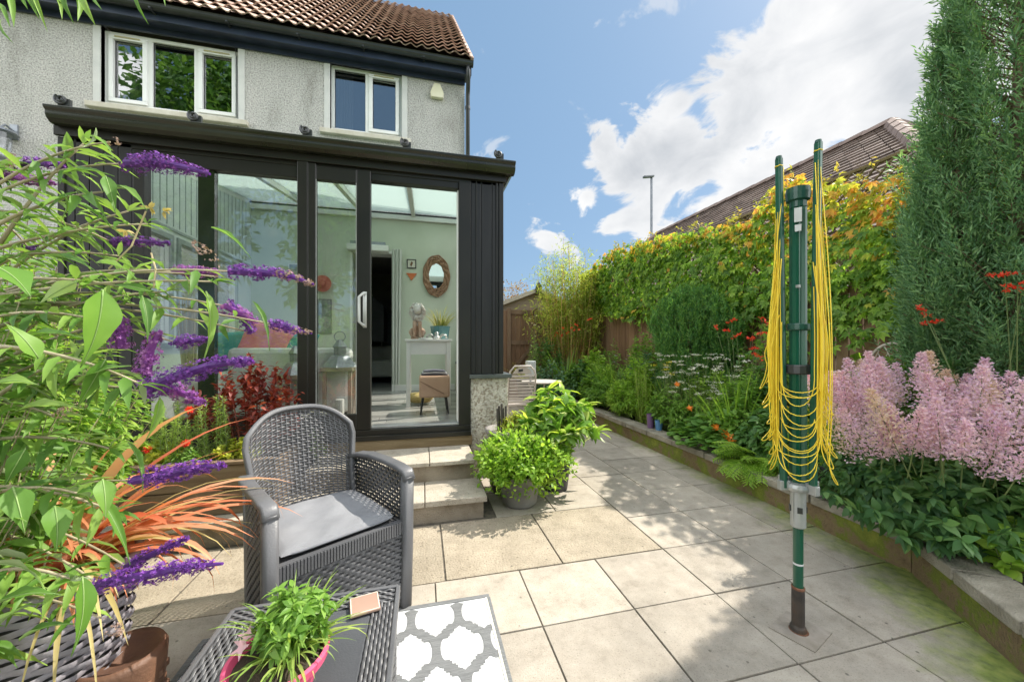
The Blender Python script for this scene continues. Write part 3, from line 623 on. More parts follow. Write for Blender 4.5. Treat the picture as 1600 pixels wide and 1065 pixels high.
# roof: sloping polycarbonate, rafters, caps and scroll finials
rz0, rz1 = 2.90, 3.40; ry0, ry1 = CY-.03, HY-.02
roof_dir = np.array((0, ry1-ry0, rz1-rz0)); rl = np.linalg.norm(roof_dir); roof_dir /= rl; rn = np.array((0, -roof_dir[2], roof_dir[1]))
m_, N_, L_, P_ = newmat('polycarbonate roof'); tr = N_.new('ShaderNodeBsdfTranslucent'); tr.inputs[0].default_value = (.62,.70,.67,1); tp = N_.new('ShaderNodeBsdfTransparent'); tp.inputs[0].default_value = (.76,.84,.81,1)
P_.inputs['Base Color'].default_value = (.42,.55,.52,1); P_.inputs['Roughness'].default_value = .25
s1_ = N_.new('ShaderNodeMixShader'); s1_.inputs[0].default_value = .5; L_.new(tr.outputs[0], s1_.inputs[1]); L_.new(tp.outputs[0], s1_.inputs[2]); s2_ = N_.new('ShaderNodeMixShader'); s2_.inputs[0].default_value = .25; L_.new(s1_.outputs[0], s2_.inputs[1]); L_.new(P_.outputs[0], s2_.inputs[2]); L_.new(s2_.outputs[0], N_['Material Output'].inputs[0])
M_poly = m_
cen = np.array(((CX0+CX1)/2, (ry0+ry1)/2, (rz0+rz1)/2))
MB().obox(cen, ((CX1-CX0)/2+.03, 0, 0), roof_dir*rl/2, rn*.004).build('roof_panel', M_poly, cons)
raf = MB(); cap = MB()
fxs = [onY(p, 540, CY-.06).x for p in (100, 305, 478, 633, 778)]
for x in fxs+[-.62-.17]:
    pass
for x in fxs:
    c = cen.copy(); c[0] = x
    MB().obox(c-rn*.035, (.028, 0, 0), roof_dir*(rl/2-.03), rn*.030).build('rafter', M_upvc, cons); cap.obox(c+rn*.022, (.03, 0, 0), roof_dir*rl/2, rn*.017)
cap.build('rafter_cap', M_blk, cons)
for x in fxs:   # scroll-shaped end pieces
    f = MB(); P = [(x, CY-.075-.012*0+.032*math.cos(a)*(1-.0*a), 0) for a in (0,)]
    sp = []
    for a in np.linspace(0, 3.6*math.pi, 34):
        r = .038*(1-a/(3.6*math.pi)*.82); sp.append((x+r*math.cos(a+2.2), CY-.085, rz0+.09+r*math.sin(a+2.2)))
    f.tube(sp, .009, 6); f.lathe([(0,0),(.012,0)], (x, CY-.085, rz0+.105), 6)
    f.box(x-.03, x+.03, CY-.08, CY-.05, rz0-.01, rz0+.03); f.box(x-.02, x+.05, CY-.083, CY-.06, rz0+.0, rz0+.10)
    f.build('scroll_finial', M_blk, cons)
cbox('wall_plate', M_upvc, (CX0, CX1-.02, HY-.07, HY-.016, rz1-.13, rz1-.055)); cbox('flashing', M_blk, (CX0, CX1-.02, HY-.075, HY-.015, rz1-.054, rz1-.03))
cbox('eaves_beam', M_upvc, (CX0+.06, CX1-.06, CY+.091, CY+.15, TZ1-.08, TZ1+.04))
# side walls: dwarf wall, frame, glass.  Left side is solid white panels with windows
cbox('dwarf_wall', M_dash2, (X735+.002, CX1+.055, CY+.01, CY+.26, .0, .915), (CX1-.2, CX1+.055, CY+.261, HY-.001, 0, .915), bevel=.006)
cbox('sill', mat('grey green sill', [(.05,.06,.055),(.08,.09,.08)], .4), (X735-.012, CX1+.085, CY-.035, CY+.262, .916, .953), (CX1-.2, CX1+.085, CY+.263, HY-.001, .916, .952))
def side(x0, x1, muls, z0, zt0, zt1, m):
    b = MB(); b.box(x0, x1, CY+.15, HY-.001, z0, z0+.07)
    for y in muls:
        zt = zt0+(zt1-zt0)*(y-CY)/(HY-CY); b.box(x0, x1, y-.035, y+.035, z0+.07, zt)
    ya, yb = CY+.15, HY-.001
    b.add([(x, y, z) for x in (x0, x1) for (y, z) in ((ya, zt0-.02), (yb, zt1-.02), (yb, zt1+.05), (ya, zt0+.05))], [(0,1,2,3),(7,6,5,4),(0,4,5,1),(3,2,6,7)])
    return b.build('side_frame', m, cons)
sf = side(CX1-.07, CX1-.01, (CY+.18, 4.15, 4.87, 5.58, HY-.04), .953, rz0-.08, rz1-.08, M_upvc)
MB().add([(CX1-.04, CY+.2, 1.02), (CX1-.04, HY-.05, 1.02), (CX1-.04, HY-.05, rz1-.1), (CX1-.04, CY+.2, rz0-.08), (CX1-.034, CY+.2, 1.02), (CX1-.034, HY-.05, 1.02), (CX1-.034, HY-.05, rz1-.1), (CX1-.034, CY+.2, rz0-.08)], [(0,1,2,3),(7,6,5,4),(0,4,5,1),(3,2,6,7)]).build('side_pane', M_cgl, cons)
# left side
M_panel = mat('white grooved panel', [(.66,.70,.70),(.74,.78,.78)], .4, 2)
lp = MB(); x0, x1 = CX0+.02, CX0+.09
lwin = [(3.95, 4.45), (4.62, 5.12), (5.30, 5.80)]; lz0, lz1 = 1.25, 2.30
ycur = CY+.09
for (a, b_) in lwin:
    lp.box(x0, x1, ycur, a, FZ, 2.42); lp.box(x0, x1, a, b_, FZ, lz0); lp.box(x0, x1, a, b_, lz1, 2.42); ycur = b_
lp.box(x0, x1, ycur, HY-.001, FZ, 2.42)
lp.add([(x, y, z) for x in (x0, x1) for (y, z) in ((CY+.09, 2.42), (HY-.001, 2.42), (HY-.001, rz1-.05), (CY+.09, rz0-.03))], [(0,1,2,3),(7,6,5,4),(3,2,6,7)])
lp.build('side_panel', M_panel, cons)
rb = MB()
for y in np.arange(CY+.2, HY-.1, .1): rb.box(x1+.001, x1+.006, y-.004, y+.004, 2.45, rz0-.05+(rz1-rz0)*(y-CY)/(HY-CY))
rb.box(x1, x1+.012, CY+.1, HY-.01, 2.40, 2.425)
for (a, b_) in lwin:
    for (p, q, r, s) in ((a-.05, a, lz0-.05, lz1+.05), (b_, b_+.05, lz0-.05, lz1+.05), (a, b_, lz0-.05, lz0), (a, b_, lz1, lz1+.05)): rb.box(x1+.001, x1+.02, p, q, r, s)
rb.build('panel_trim', mat('grey trim', [(.40,.43,.44)], .5), cons)
lg = MB()
for (a, b_) in lwin: lg.box(x0+.03, x0+.036, a, b_, lz0, lz1)
lg.build('side_pane', M_cgl, cons)
# interior floor and painted house wall, doorway room beyond
M_floor = mat('grey floor tiles', [(.21,.205,.19),(.34,.33,.31),(.44,.43,.40)], .22, 2.5, stretch=(.5, 3, 1), island=.6)
flb = MB(); rr = np.random.default_rng(11)
for i, y in enumerate(np.arange(CY+.125, HY-.01, .15)):
    o_ = rr.random()*.8
    for x in np.arange(CX0+.1-o_, CX1-.21, .85):
        flb.box(max(x, CX0+.09)+.002, min(x+.85, CX1-.205)-.002, y+.001, min(y+.148, HY-.001), .40, FZ) if min(x+.85, CX1-.205)-max(x, CX0+.09) > .02 else None
flb.build('floor', M_floor, cons)
cbox('floor_base', M_grout, (CX0+.03, CX1-.21, CY+.122, HY-.001, 0, FZ-.006))
cbox('painted_wall', M_sage, (CX0+.092, DX0, HY-.012, HY-.002, FZ, rz1-.131), (DX0, DX1, HY-.012, HY-.002, DZ1, rz1-.131), (DX1, CX1-.071, HY-.012, HY-.002, FZ, rz1-.131), bevel=0)
cbox('skirting', M_upvc, (CX0+.095, DX0-.01, HY-.03, HY-.013, FZ, FZ+.1), (DX1+.01, CX1-.21, HY-.03, HY-.013, FZ, FZ+.1))
hall = MB(); hall.box(-2.6, -2.5, HY+.26, 9.8, FZ, 3.0); hall.box(.3, .4, HY+.26, 9.8, FZ, 3.0); hall.box(-2.5, .3, 9.7, 9.8, FZ, 3.0); hall.box(-2.6, .4, HY+.26, 9.8, 3.0, 3.1)
hall.build('inner_room', mat('taupe room paint', [(.30,.28,.26)], .9), house); MB().box(-2.5, .3, HY+.26, 9.7, .4, FZ-.002).box(DX0, DX1, HY-.011, HY+.259, .4, FZ-.001).build('inner_floor', M_floor, house)
MB().box(DX0-.0, DX0+.04, HY-.02, HY+.25, FZ, DZ1).box(DX1-.04, DX1, HY-.02, HY+.25, FZ, DZ1).box(DX0, DX1, HY-.02, HY+.25, DZ1-.04, DZ1-.0).build('door_lining', M_upvc, house)
# stair-like sloping dark underside in the room
MB().add([(-1.9, 7.6, 2.99), (-.75, 7.6, 2.0), (-.75, 7.6, 1.3), (-1.9, 7.6, 1.3), (-1.9, 8.3, 2.99), (-.75, 8.3, 2.0), (-.75, 8.3, 1.3), (-1.9, 8.3, 1.3)], [(0,1,2,3),(7,6,5,4),(0,4,5,1),(1,5,6,2)]).build('stair_underside', mat('charcoal paint', [(.05,.05,.05)], .8), house)

# ---------------------------------------------------------------- steps
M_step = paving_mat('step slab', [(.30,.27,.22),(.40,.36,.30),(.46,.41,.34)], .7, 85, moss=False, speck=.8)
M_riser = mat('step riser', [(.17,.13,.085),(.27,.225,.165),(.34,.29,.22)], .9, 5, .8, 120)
st = thing('garden_steps', 'buff concrete steps up to the sliding door', 'steps', (-.6, 2.6, 0))
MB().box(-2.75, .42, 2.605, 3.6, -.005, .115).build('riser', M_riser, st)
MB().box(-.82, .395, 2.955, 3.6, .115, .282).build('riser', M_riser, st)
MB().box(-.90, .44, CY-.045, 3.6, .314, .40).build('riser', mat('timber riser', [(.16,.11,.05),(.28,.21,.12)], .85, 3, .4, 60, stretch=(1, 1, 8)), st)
t1 = MB(); rr = np.random.default_rng(2)
for a, b_ in ((-2.78,-2.2),(-2.2,-1.6),(-1.6,-1.0),(-1.0,-.42),(-.42,.012),(.012,.445)): t1.obox(((a+b_)/2, 2.80, .136), ((b_-a)/2-.003, 0, 0), (0, .225, 0), (0, 0, .0205))
t1.build('tread', M_step, st, bevel=.005)
t2 = MB()
for a, b_ in ((-.83,-.40),(-.40,.05),(.05,.41)): t2.obox(((a+b_)/2, 3.17, .298), ((b_-a)/2-.003, 0, 0), (0, .245, 0), (0, 0, .0155))
t2.build('tread', M_step, st, bevel=.004)
# ================================================================= BOUNDARIES AND NEIGHBOURS
M_fence = mat('brown fence boards', [(.12,.065,.035),(.23,.135,.075),(.31,.20,.12)], .85, 3, .5, 40, island=.5, stretch=(1, 1, .15))
M_post = mat('fence post', [(.13,.08,.045),(.24,.16,.10)], .85, 4, .4, 50, stretch=(1, 1, .2))
M_olive = mat('lattice timber', [(.10,.075,.03),(.19,.15,.07)], .85, 4)
FX = 4.1; rr = np.random.default_rng(21)
fen = thing('side_fence', 'brown vertical board fence with diamond trellis on top behind the flower bed', 'fence', (FX, 4, 0))
b = MB()
for y in np.arange(.2, 9.0, .122):
    h = 1.93+rr.normal()*.004; b.box(FX+rr.normal()*.002, FX+.018, y+.004, y+.113, .05, h)
b.build('fence_board', M_fence, fen)
MB().box(FX+.02, FX+.06, .2, 9.1, .4, .48).box(FX+.02, FX+.06, .2, 9.1, 1.1, 1.18).box(FX+.02, FX+.06, .2, 9.1, 1.75, 1.83).build('rail', M_post, fen)
for y in np.arange(.3, 9.1, 1.83): MB().box(FX+.061, FX+.14, y, y+.08, 0, 2.95).build('fence_post', M_post, fen)
# trellis: two directions of laths
tl = MB(); z0, z1 = 1.96, 2.92
for s in (1, -1):
    for y in np.arange(-1, 10.2, .115):
        ya, yb = y, y+s*(z1-z0); p = np.array((FX+.03+s*.005, ya, z0)); q = np.array((FX+.03+s*.005, yb, z1))
        if min(ya, yb) < .2 or max(ya, yb) > 9.1: continue
        tl.bar(p, q, .008, .02, up=(1, 0, 0))
tl.box(FX+.015, FX+.055, .2, 9.1, z0-.03, z0); tl.box(FX+.015, FX+.055, .2, 9.1, z1, z1+.03)
tl.build('trellis', M_olive, fen)
# far fence with two ledged gates
EY = 8.6; ff = thing('back_fence', 'brown close-board fence and ledged gate closing the far end of the garden', 'fence', (2.4, EY, 0))
b = MB()
for x in np.arange(.4, 4.05, .118): b.box(x+.004, x+.112, EY, EY+.018, .03, 2.07+rr.normal()*.006)
b.build('fence_board', M_fence, ff)
b = MB()
for x in (1.0, 1.95, 2.62, 3.3): b.box(x, x+.09, EY-.05, EY-.002, 0, 2.12)
b.build('fence_post', M_post, ff)
b = MB()
for z in (.5, 1.25, 1.98): MB().box(2.05, 2.61, EY-.03, EY-.001, z, z+.10).build('gate_ledge', M_post, ff)
MB().bar((2.08, EY-.016, .62), (2.58, EY-.016, 1.22), .028, .08).build('gate_brace', M_post, ff)
# shed
sh = thing('garden_shed', 'timber shed with grey felt roof seen over the back fence', 'shed', (2.75, 9.8, 0))
ax, az = 2.90, 2.68; M_felt = mat('roof felt grey', [(.16,.18,.20),(.26,.28,.30)], .8, 12)
MB().extrude([(ax-1.25, 9.2, 0), (ax+1.0, 9.2, 0), (ax+1.0, 9.2, 2.25), (ax, 9.2, az-.04), (ax-1.25, 9.2, 2.16)], (0, 0, 0), (0, 2.2, 0)).build('wall', mat('shed boards', [(.30,.23,.17),(.40,.33,.26)], .85, 3, stretch=(.3, 1, 12)), sh)
MB().extrude([(ax-1.35, 9.1, 2.11), (ax, 9.1, az-.03), (ax, 9.1, az+.02), (ax-1.35, 9.1, 2.16)], (0, 0, 0), (0, 2.4, 0)).extrude([(ax, 9.1, az-.03), (ax+1.1, 9.1, 2.20), (ax+1.1, 9.1, 2.25), (ax, 9.1, az+.02)], (0, 0, 0), (0, 2.4, 0)).build('roof', M_felt, sh)
MB().extrude([(ax-1.36, 9.07, 2.08), (ax, 9.07, az-.06), (ax+1.12, 9.07, 2.17), (ax+1.12, 9.07, 2.27), (ax, 9.07, az+.045), (ax-1.36, 9.07, 2.19)], (0, 0, 0), (0, .025, 0)).build('barge_board', mat('pale timber trim', [(.42,.38,.30),(.55,.50,.42)], .8), sh)
MB().extrude([(ax-.07, 9.04, az-.12), (ax+.07, 9.04, az-.12), (ax+.09, 9.04, az+.05), (ax, 9.04, az+.19), (ax-.09, 9.04, az+.05)], (0, 0, 0), (0, .028, 0)).build('finial', M_blk, sh)
# render pier with slab cap just past the conservatory
pr = thing('pier', 'cream rendered pier with a grey slab cap just past the conservatory corner', 'pier', (1.13, 6.1, 0))
MB().box(.80, 1.23, 5.9, 6.25, 0, 1.39).build('shaft', M_dash2, pr); MB().box(.78, 1.26, 5.86, 6.28, 1.391, 1.44).build('cap', M_zinc, pr, bevel=.006)
# neighbour's bungalow: long hipped roof of brown interlocking tiles
bg = thing('bungalow', "neighbour's bungalow with a long brown tiled hipped roof", 'house', (9, 9, 0))
M_bt = mat('brown roof tile', [(.085,.06,.05),(.165,.12,.10),(.24,.185,.16)], .85, 4, .6, 40, island=.7)
rx, rzt, ex, ez = 9.0, 5.62, 5.3, 2.55; ya, yb = 5.3, 12.8
def roofquad(mb, P, n, th=.045, rows=27):
    """P: eave0, eave1, ridge1, ridge0 - courses stepped down the slope, individual tiles"""
    P = [np.array(p, float) for p in P]; nrm_ = np.cross(P[1]-P[0], P[3]-P[0]); nrm_ /= np.linalg.norm(nrm_)
    for r in range(rows):
        a, c = r/rows, (r+1)/rows
        L0 = P[0]+(P[3]-P[0])*a; L1 = P[1]+(P[2]-P[1])*a; U0 = P[0]+(P[3]-P[0])*c; U1 = P[1]+(P[2]-P[1])*c
        m = max(1, int(np.linalg.norm(L1-L0)/.30))
        for k in range(m):
            u0, u1 = k/m+.0006, (k+1)/m-.0006; j = r_.normal()*.002
            q = [L0+(L1-L0)*u0, L0+(L1-L0)*u1, U0+(U1-U0)*u1, U0+(U1-U0)*u0]
            V = [q[0]+nrm_*(th+j), q[1]+nrm_*(th+j), q[2]+nrm_*.012, q[3]+nrm_*.012, q[0]-nrm_*.005, q[1]-nrm_*.005, q[2]-nrm_*.005, q[3]-nrm_*.005]
            mb.add(V, [(0,1,2,3),(0,4,5,1),(7,6,5,4),(0,3,7,4),(1,5,6,2)])
b = MB(); back = (2*rx-ex)
roofquad(b, [(ex, yb+1.5, ez), (ex, ya-3.0, ez), (rx, ya, rzt), (rx, yb, rzt)], 1)
roofquad(b, [(ex, ya-3.0, ez), (back, ya-3.0, ez), (rx, ya, rzt), (rx-.01, ya, rzt)], 1)
roofquad(b, [(back, ya-3.0, ez), (back, yb+1.5, ez), (rx, yb, rzt), (rx, ya, rzt)], 1)
roofquad(b, [(back, yb+1.5, ez), (ex, yb+1.5, ez), (rx-.01, yb, rzt), (rx, yb, rzt)], 1)
b.build('roof', M_bt, bg)
b = MB(); hp = [(-.13,-.06),(-.09,.03),(0,.07),(.09,.03),(.13,-.06)]
for a_, c_ in (((rx, yb, rzt), (rx, ya, rzt)), ((rx, ya, rzt), (ex, ya-3, ez)), ((rx, ya, rzt), (back, ya-3, ez)), ((rx, yb, rzt), (ex, yb+1.5, ez))):
    a_, c_ = np.array(a_), np.array(c_); n = int(np.linalg.norm(c_-a_)/.42)
    for k in range(n): b.sweep([a_+(c_-a_)*k/n+(0,0,.03), a_+(c_-a_)*((k+1)/n-.01/n)+(0,0,.045)], hp)
b.build('ridge_tile', mat('ridge tile', [(.16,.11,.09),(.28,.21,.18)], .85, 6, .5, island=.4), bg)
MB().box(ex+.45, back-.45, ya-2.5, yb+1.0, 0, ez+.05).build('wall', M_dash, bg)
# second, lower hip of the same roofline further left
# lamp column
q = onD(1018, 540, 20); lp_ = thing('street_lamp', 'tall grey street lamp column rising behind the hedge', 'street lamp', (q.x, q.y, 0))
zt = H+262/575*20
MB().tube([(q.x, q.y, 0), (q.x, q.y, 3), (q.x, q.y, 3.05), (q.x, q.y, zt)], [.11, .10, .075, .06], 12).build('column', mat('galvanised grey', [(.16,.17,.19),(.22,.23,.25)], .5, metal=.4), lp_)
MB().obox((q.x-.22, q.y-.05, zt+.02), (.30, .0, .05), (0, .10, 0), (-.008, 0, .045)).obox((q.x-.30, q.y-.05, zt-.035), (.20, 0, .035), (0, .08, 0), (-.003, 0, .015)).build('lamp_head', mat('lamp head grey', [(.10,.11,.12)], .4), lp_, bevel=.02)

# ================================================================= RUG
RX0, RX1, RY0, RY1 = -.885, .312, .02, 1.775
M_rugw = mat('rug white', [(.72,.73,.72),(.80,.81,.80)], .85, 4, .8, 5, stretch=(2, 70, 1))
M_rugg = mat('rug grey', [(.15,.155,.155),(.23,.235,.235)], .9, 4, .8, 5, stretch=(2, 70, 1))
rug = thing('outdoor_rug', 'white outdoor rug with a grey quatrefoil lattice pattern under the table', 'rug', (-.28, .9, 0))
A = np.zeros((40, 50, 3)); gx, gy_ = np.meshgrid(np.linspace(RX0, RX1, 40), np.linspace(RY0, RY1, 50), indexing='ij')
A[..., 0] = gx; A[..., 1] = gy_; A[..., 2] = .0045+.001*np.sin(gx*5)*np.cos(gy_*4)
MB().box(RX0, RX1, RY0, RY1, .0015, .005).build('mat', M_rugw, rug)
px_, py_ = .205, .37; hw = .017
def quad_path():
    """outline from left tip to top tip of one cell, as (x, y) fractions of half width/height"""
    a = []
    for t in np.linspace(0, 1, 8): a.append((-1+.52*(t**2.2)*.72, .10+.40*t))      # lobe side
    h = [(-1, 0)]+[(x, y) for x, y in a]+[(-.62, .5)]
    out = list(h); out += [(-1-x, 1-y) for x, y in h[::-1]]
    return out
def lobes():
    h = [(-1, 0)]; 
    for t in np.linspace(0, 1, 9): an = math.pi/2*t; h.append((-1+.28*(1-math.cos(an)), .38*math.sin(an)))
    h.append((-.60, .38)); h.append((-.60, .5)); 
    return h+[(-1-x, 1-y) for x, y in h[::-1]]
path = lobes(); strips = MB(); ox, oy = .052+.0, 1.682
segs = []
for i in range(-9, 6):
    for j in range(-12, 4):
        cx, cy = ox+i*px_+(j % 2)*px_/2, oy+j*py_/2
        for sx_ in (1, -1): segs.append([(cx+sx_*x*px_/2, cy+y*py_/2) for x, y in path])
def clipadd(P):
    for a_, c_ in zip(P[:-1], P[1:]):
        a_, c_ = np.array(a_), np.array(c_); l = np.linalg.norm(c_-a_)
        if l < 1e-5: continue
        d = (c_-a_)/l; n = np.array((-d[1], d[0]))*hw; a2 = a_-d*hw*.55; c2 = c_+d*hw*.55
        V = [a2-n, c2-n, c2+n, a2+n]; xs_ = [v[0] for v in V]; ys_ = [v[1] for v in V]
        if min(xs_) < RX0 or max(xs_) > RX1-.004 or min(ys_) < RY0 or max(ys_) > RY1-.012: continue
        strips.add([(v[0], v[1], .0062+r_.random()*.0006) for v in V], [(0,1,2,3)])
def cliprun(P):
    D_ = [];
    for a_, c_ in zip(P[:-1], P[1:]):
        n_ = max(1, int(math.hypot(c_[0]-a_[0], c_[1]-a_[1])/.008)); D_ += [(a_[0]+(c_[0]-a_[0])*k/n_, a_[1]+(c_[1]-a_[1])*k/n_) for k in range(n_)]
    D_.append(P[-1]); run = []
    z_ = .0062+r_.random()*.0006
    for p in D_+[None]:
        if p is not None and RX0+hw < p[0] < RX1-.022-hw*.2 and RY0 < p[1] < RY1-.018-hw*.4:
            if not run or math.hypot(p[0]-run[-1][0], p[1]-run[-1][1]) > .002: run.append((p[0], p[1], z_))
        else:
            if len(run) > 2: strips.sweep(run, [(-hw,-.0004),(hw,-.0004),(hw,.0004),(-hw,.0004)])
            run = []
for s_ in segs: clipadd(s_)
strips.build('pattern', M_rugg, rug)
bd = MB(); bd.box(RX0, RX1, RY1-.018, RY1+.003, .0, .0085); bd.box(RX1-.012, RX1+.003, RY0, RY1-.018, 0, .0085); bd.box(RX0-.003, RX0+.02, RY0, RY1-.018, 0, .0085); bd.build('border', M_rugg, rug)
bd = MB(); bd.box(RX1-.022, RX1-.0121, RY0, RY1-.0181, .0015, .008); bd.build('edging', mat('rug cream edging', [(.60,.58,.48)], .8), rug)

# ================================================================= WICKER FURNITURE
M_wick = mat('charcoal rattan', [(.055,.055,.058),(.115,.115,.12)], .45, 5, .15, 120, spec=.5)
M_wick2 = mat('charcoal moulded frame', [(.075,.076,.08),(.12,.12,.126)], .42, 3, .12, 150, spec=.5)
def weave(mb, S, rows, cols, amp=.004, wfrac=.40, per=4, phase=1, th=.0016):
    u = np.linspace(0, 1, cols*per+1)
    for r in range(rows):
        vc = (r+.5)/rows; lay = []
        for dv, dn in ((-wfrac/rows, -th), (0, th), (wfrac/rows, -th)):
            P, Nn = S(u, np.full_like(u, vc+dv)); lay.append(P+Nn*(amp*np.cos(math.pi*(u*cols+phase*r))+dn)[:, None])
        mb.grid(np.stack(lay, 1))
    return mb
def stakes(mb, S, cols, w_=.0035, nv=14):
    for c in range(cols+1):
        u0 = c/cols; v = np.linspace(0, 1, nv); P, Nn = S(np.full(nv, u0), v); mb.sweep(P, [(-w_, -w_*.5), (w_, -w_*.5), (w_, w_*.5), (-w_, w_*.5)])
    return mb
def rrect(w_, h, r=.3):
    pts = []
    for i, (sx_, sy_) in enumerate(((1,1),(-1,1),(-1,-1),(1,-1))):
        for a in np.linspace(0, math.pi/2, 4):
            aa = a+i*math.pi/2; rr_ = min(w_, h)*r; pts.append((sx_*(w_/2-rr_)+rr_*math.cos(aa), sy_*(h/2-rr_)+rr_*math.sin(aa)))
    return pts
def make_armchair(name, label, loc, rz, group=None):
    t = thing(name, label, 'armchair', loc, rz, group); t.scale = (.955, .98, .985); K = dict(parent=t, local=True)
    # backrest: curved, bulging above the arms, arched top
    def hw_(z): return np.interp(z, [.36,.45,.55,.62,.72,.80,.86,.90], [.235,.232,.235,.248,.262,.250,.205,.13])
    ztop = lambda s: .895-.108*np.abs(s)**3
    def SB(u, v):
        s = u*2-1; z = .38+(ztop(s)-.38)*v; x = hw_(np.minimum(z, .80)*.985)*s
        y = .235+.035*(1-s**2)+.13*((z-.38)/.5)-.03*np.abs(s)**3; P = np.stack([x, y, z], 1)
        return P, np.tile((0, -1., .2), (len(u), 1))
    weave(MB(), SB, 38, 21, .0042, .37).build('backrest', M_wick, smooth=True, **K)
    o = stakes(MB(), SB, 21, .0026).build('back_stakes', M_wick, smooth=False, **K)
    e = []
    for v in np.linspace(0, 1, 16): e.append(SB(np.array([0.]), np.array([v]))[0][0])
    for u in np.linspace(0, 1, 22)[1:]: e.append(SB(np.array([u]), np.array([1.]))[0][0])
    for v in np.linspace(1, 0, 16)[1:]: e.append(SB(np.array([1.]), np.array([v]))[0][0])
    MB().sweep(e, rrect(.026, .034)).build('back_rim', M_wick2, smooth=True, **K)
    for s in (-1, 1):
        # arm: wide moulded top curving into the back, woven side, solid front post
        ap = [(s*.245, .30, .60), (s*.275, .22, .625), (s*.292, .10, .637), (s*.296, -.05, .641), (s*.294, -.18, .641), (s*.290, -.262, .636), (s*.289, -.283, .60)]
        arm = MB().sweep(ap, rrect(.062, .026, .45)).build('armrest', M_wick2, smooth=True, **K)
        MB().sweep([(s*.289, -.265, .615), (s*.287, -.262, .3), (s*.283, -.255, .0)], rrect(.058, .05, .35)).build('front_post', M_wick2, smooth=True, **K)
        MB().sweep([(s*.25, .285, .61), (s*.245, .285, .3), (s*.24, .29, .0)], rrect(.05, .05, .35)).build('rear_post', M_wick2, smooth=True, **K)
        def SS(u, v, off=.0):
            y = -.245+u*.52; z = .03+v*.585; x = s*(.288+off-.03*np.clip((y-.05)/.24, 0, 1)**2-.004*(1-v)); P = np.stack([x, y, z], 1)
            return P, np.tile((s*1., 0, 0), (len(u), 1))
        weave(MB(), SS, 30, 22, .0038, .43).build('side_panel', M_wick, smooth=True, **K)
        stakes(MB(), SS, 22, .0024, 4).build('side_stakes', M_wick, **K)
        MB().box(s*.262-.004, s*.262+.004, -.24, .27, .03, .40).build('side_liner', M_wick, **K)
    # front skirt
    def SF(u, v):
        x = -.262+u*.524; z = .045+v*.30; return np.stack([x, np.full_like(x, -.262), z], 1), np.tile((0, -1., 0), (len(u), 1))
    weave(MB(), SF, 19, 22, .0038, .42).build('front_panel', M_wick, smooth=True, **K)
    MB().box(-.262, .262, -.252, -.245, .04, .40).build('front_liner', M_wick, **K)
    rb_ = MB()
    for x in np.arange(-.258, .258, .0125): rb_.box(x, x+.0085, -.272, -.262, .352, .408)
    rb_.box(-.262, .262, -.266, -.24, .35, .410); rb_.build('seat_band', M_wick2, **K)
    MB().box(-.262, .262, -.252, -.25+.01, .345, .351).box(-.262, .262, -.24, .27, .375, .395).box(-.25, .25, .262, .28, .05, .40).build('seat_base', M_wick2, **K)
    cz = .405; n = 28; A = []
    for sgn in (1, -1):
        G = np.zeros((n, n, 3)); uu, vv = np.meshgrid(np.linspace(-1, 1, n), np.linspace(-1, 1, n), indexing='ij')
        ex_ = (1-np.abs(uu)**7)*(1-np.abs(vv)**7); G[..., 0] = uu*.247*(1-.015*vv**2); G[..., 1] = .005+vv*.243*(1-.02*uu**2)
        crease = .004*np.sin(uu*5+vv*3)*np.cos(vv*6-uu*2)+.0026*np.sin(uu*11-vv*8)*np.cos(vv*4)-.006*np.exp(-(uu**2+(vv+.1)**2)*3)
        G[..., 2] = cz+.022+sgn*(.021*ex_**.45+(crease*ex_ if sgn > 0 else 0)); A.append(G)
    cu = MB().grid(A[0]); cu.add(A[1].reshape(-1, 3), (np.stack([np.arange(n*n).reshape(n, n)[:-1, :-1], np.arange(n*n).reshape(n, n)[:-1, 1:], np.arange(n*n).reshape(n, n)[1:, 1:], np.arange(n*n).reshape(n, n)[1:, :-1]], -1).reshape(-1, 4)))
    cush = cu.build('seat_cushion', mat('grey cushion', [(.22,.225,.24),(.30,.305,.32)], .95, 6, .7, 420), smooth=True, **K)
    rim = [(.247*math.copysign(abs(math.cos(a))**.25, math.cos(a)), .005+.243*math.copysign(abs(math.sin(a))**.25, math.sin(a)), cz+.021) for a in np.linspace(0, 2*math.pi, 49)[:-1]]
    MB().tube(rim, .0045, 6, closed=True).build('piping', mat('cushion piping', [(.16,.165,.18)], .9), smooth=True, parent=cush, local=True)
    return t
make_armchair('rattan_armchair', 'charcoal rattan armchair with a grey seat cushion beside the low table', (-.444, 1.861, .006), R(32.4))

# coffee table
TX0, TX1, TY0, TY1, TZ = -.572, -.082, .35, 1.312, .402
tb = thing('coffee_table', 'low charcoal rattan coffee table with smooth dark centre panel', 'coffee table', ((TX0+TX1)/2, (TY0+TY1)/2, .006))
MB().box(TX0+.075, TX1-.075, TY0+.075, TY1-.075, TZ-.03, TZ-.003).build('top_panel', mat('dark table panel', [(.05,.052,.058),(.085,.088,.095)], .38, 3, .12, 200), tb, bevel=.003)
def flat(x0, x1, y0, y1, z, alongx):
    def S(u, v):
        x = x0+(x1-x0)*(u if alongx else v); y = y0+(y1-y0)*(v if alongx else u); return np.stack([x, y, np.full_like(x, z)], 1), np.tile((0, 0, 1.), (len(u), 1))
    return S
wv = MB()
weave(wv, flat(TX0+.01, TX1-.01, TY1-.073, TY1-.008, TZ, True), 6, 26, .0028, .38); weave(wv, flat(TX0+.01, TX1-.01, TY0+.008, TY0+.073, TZ, True), 6, 26, .0028, .38)
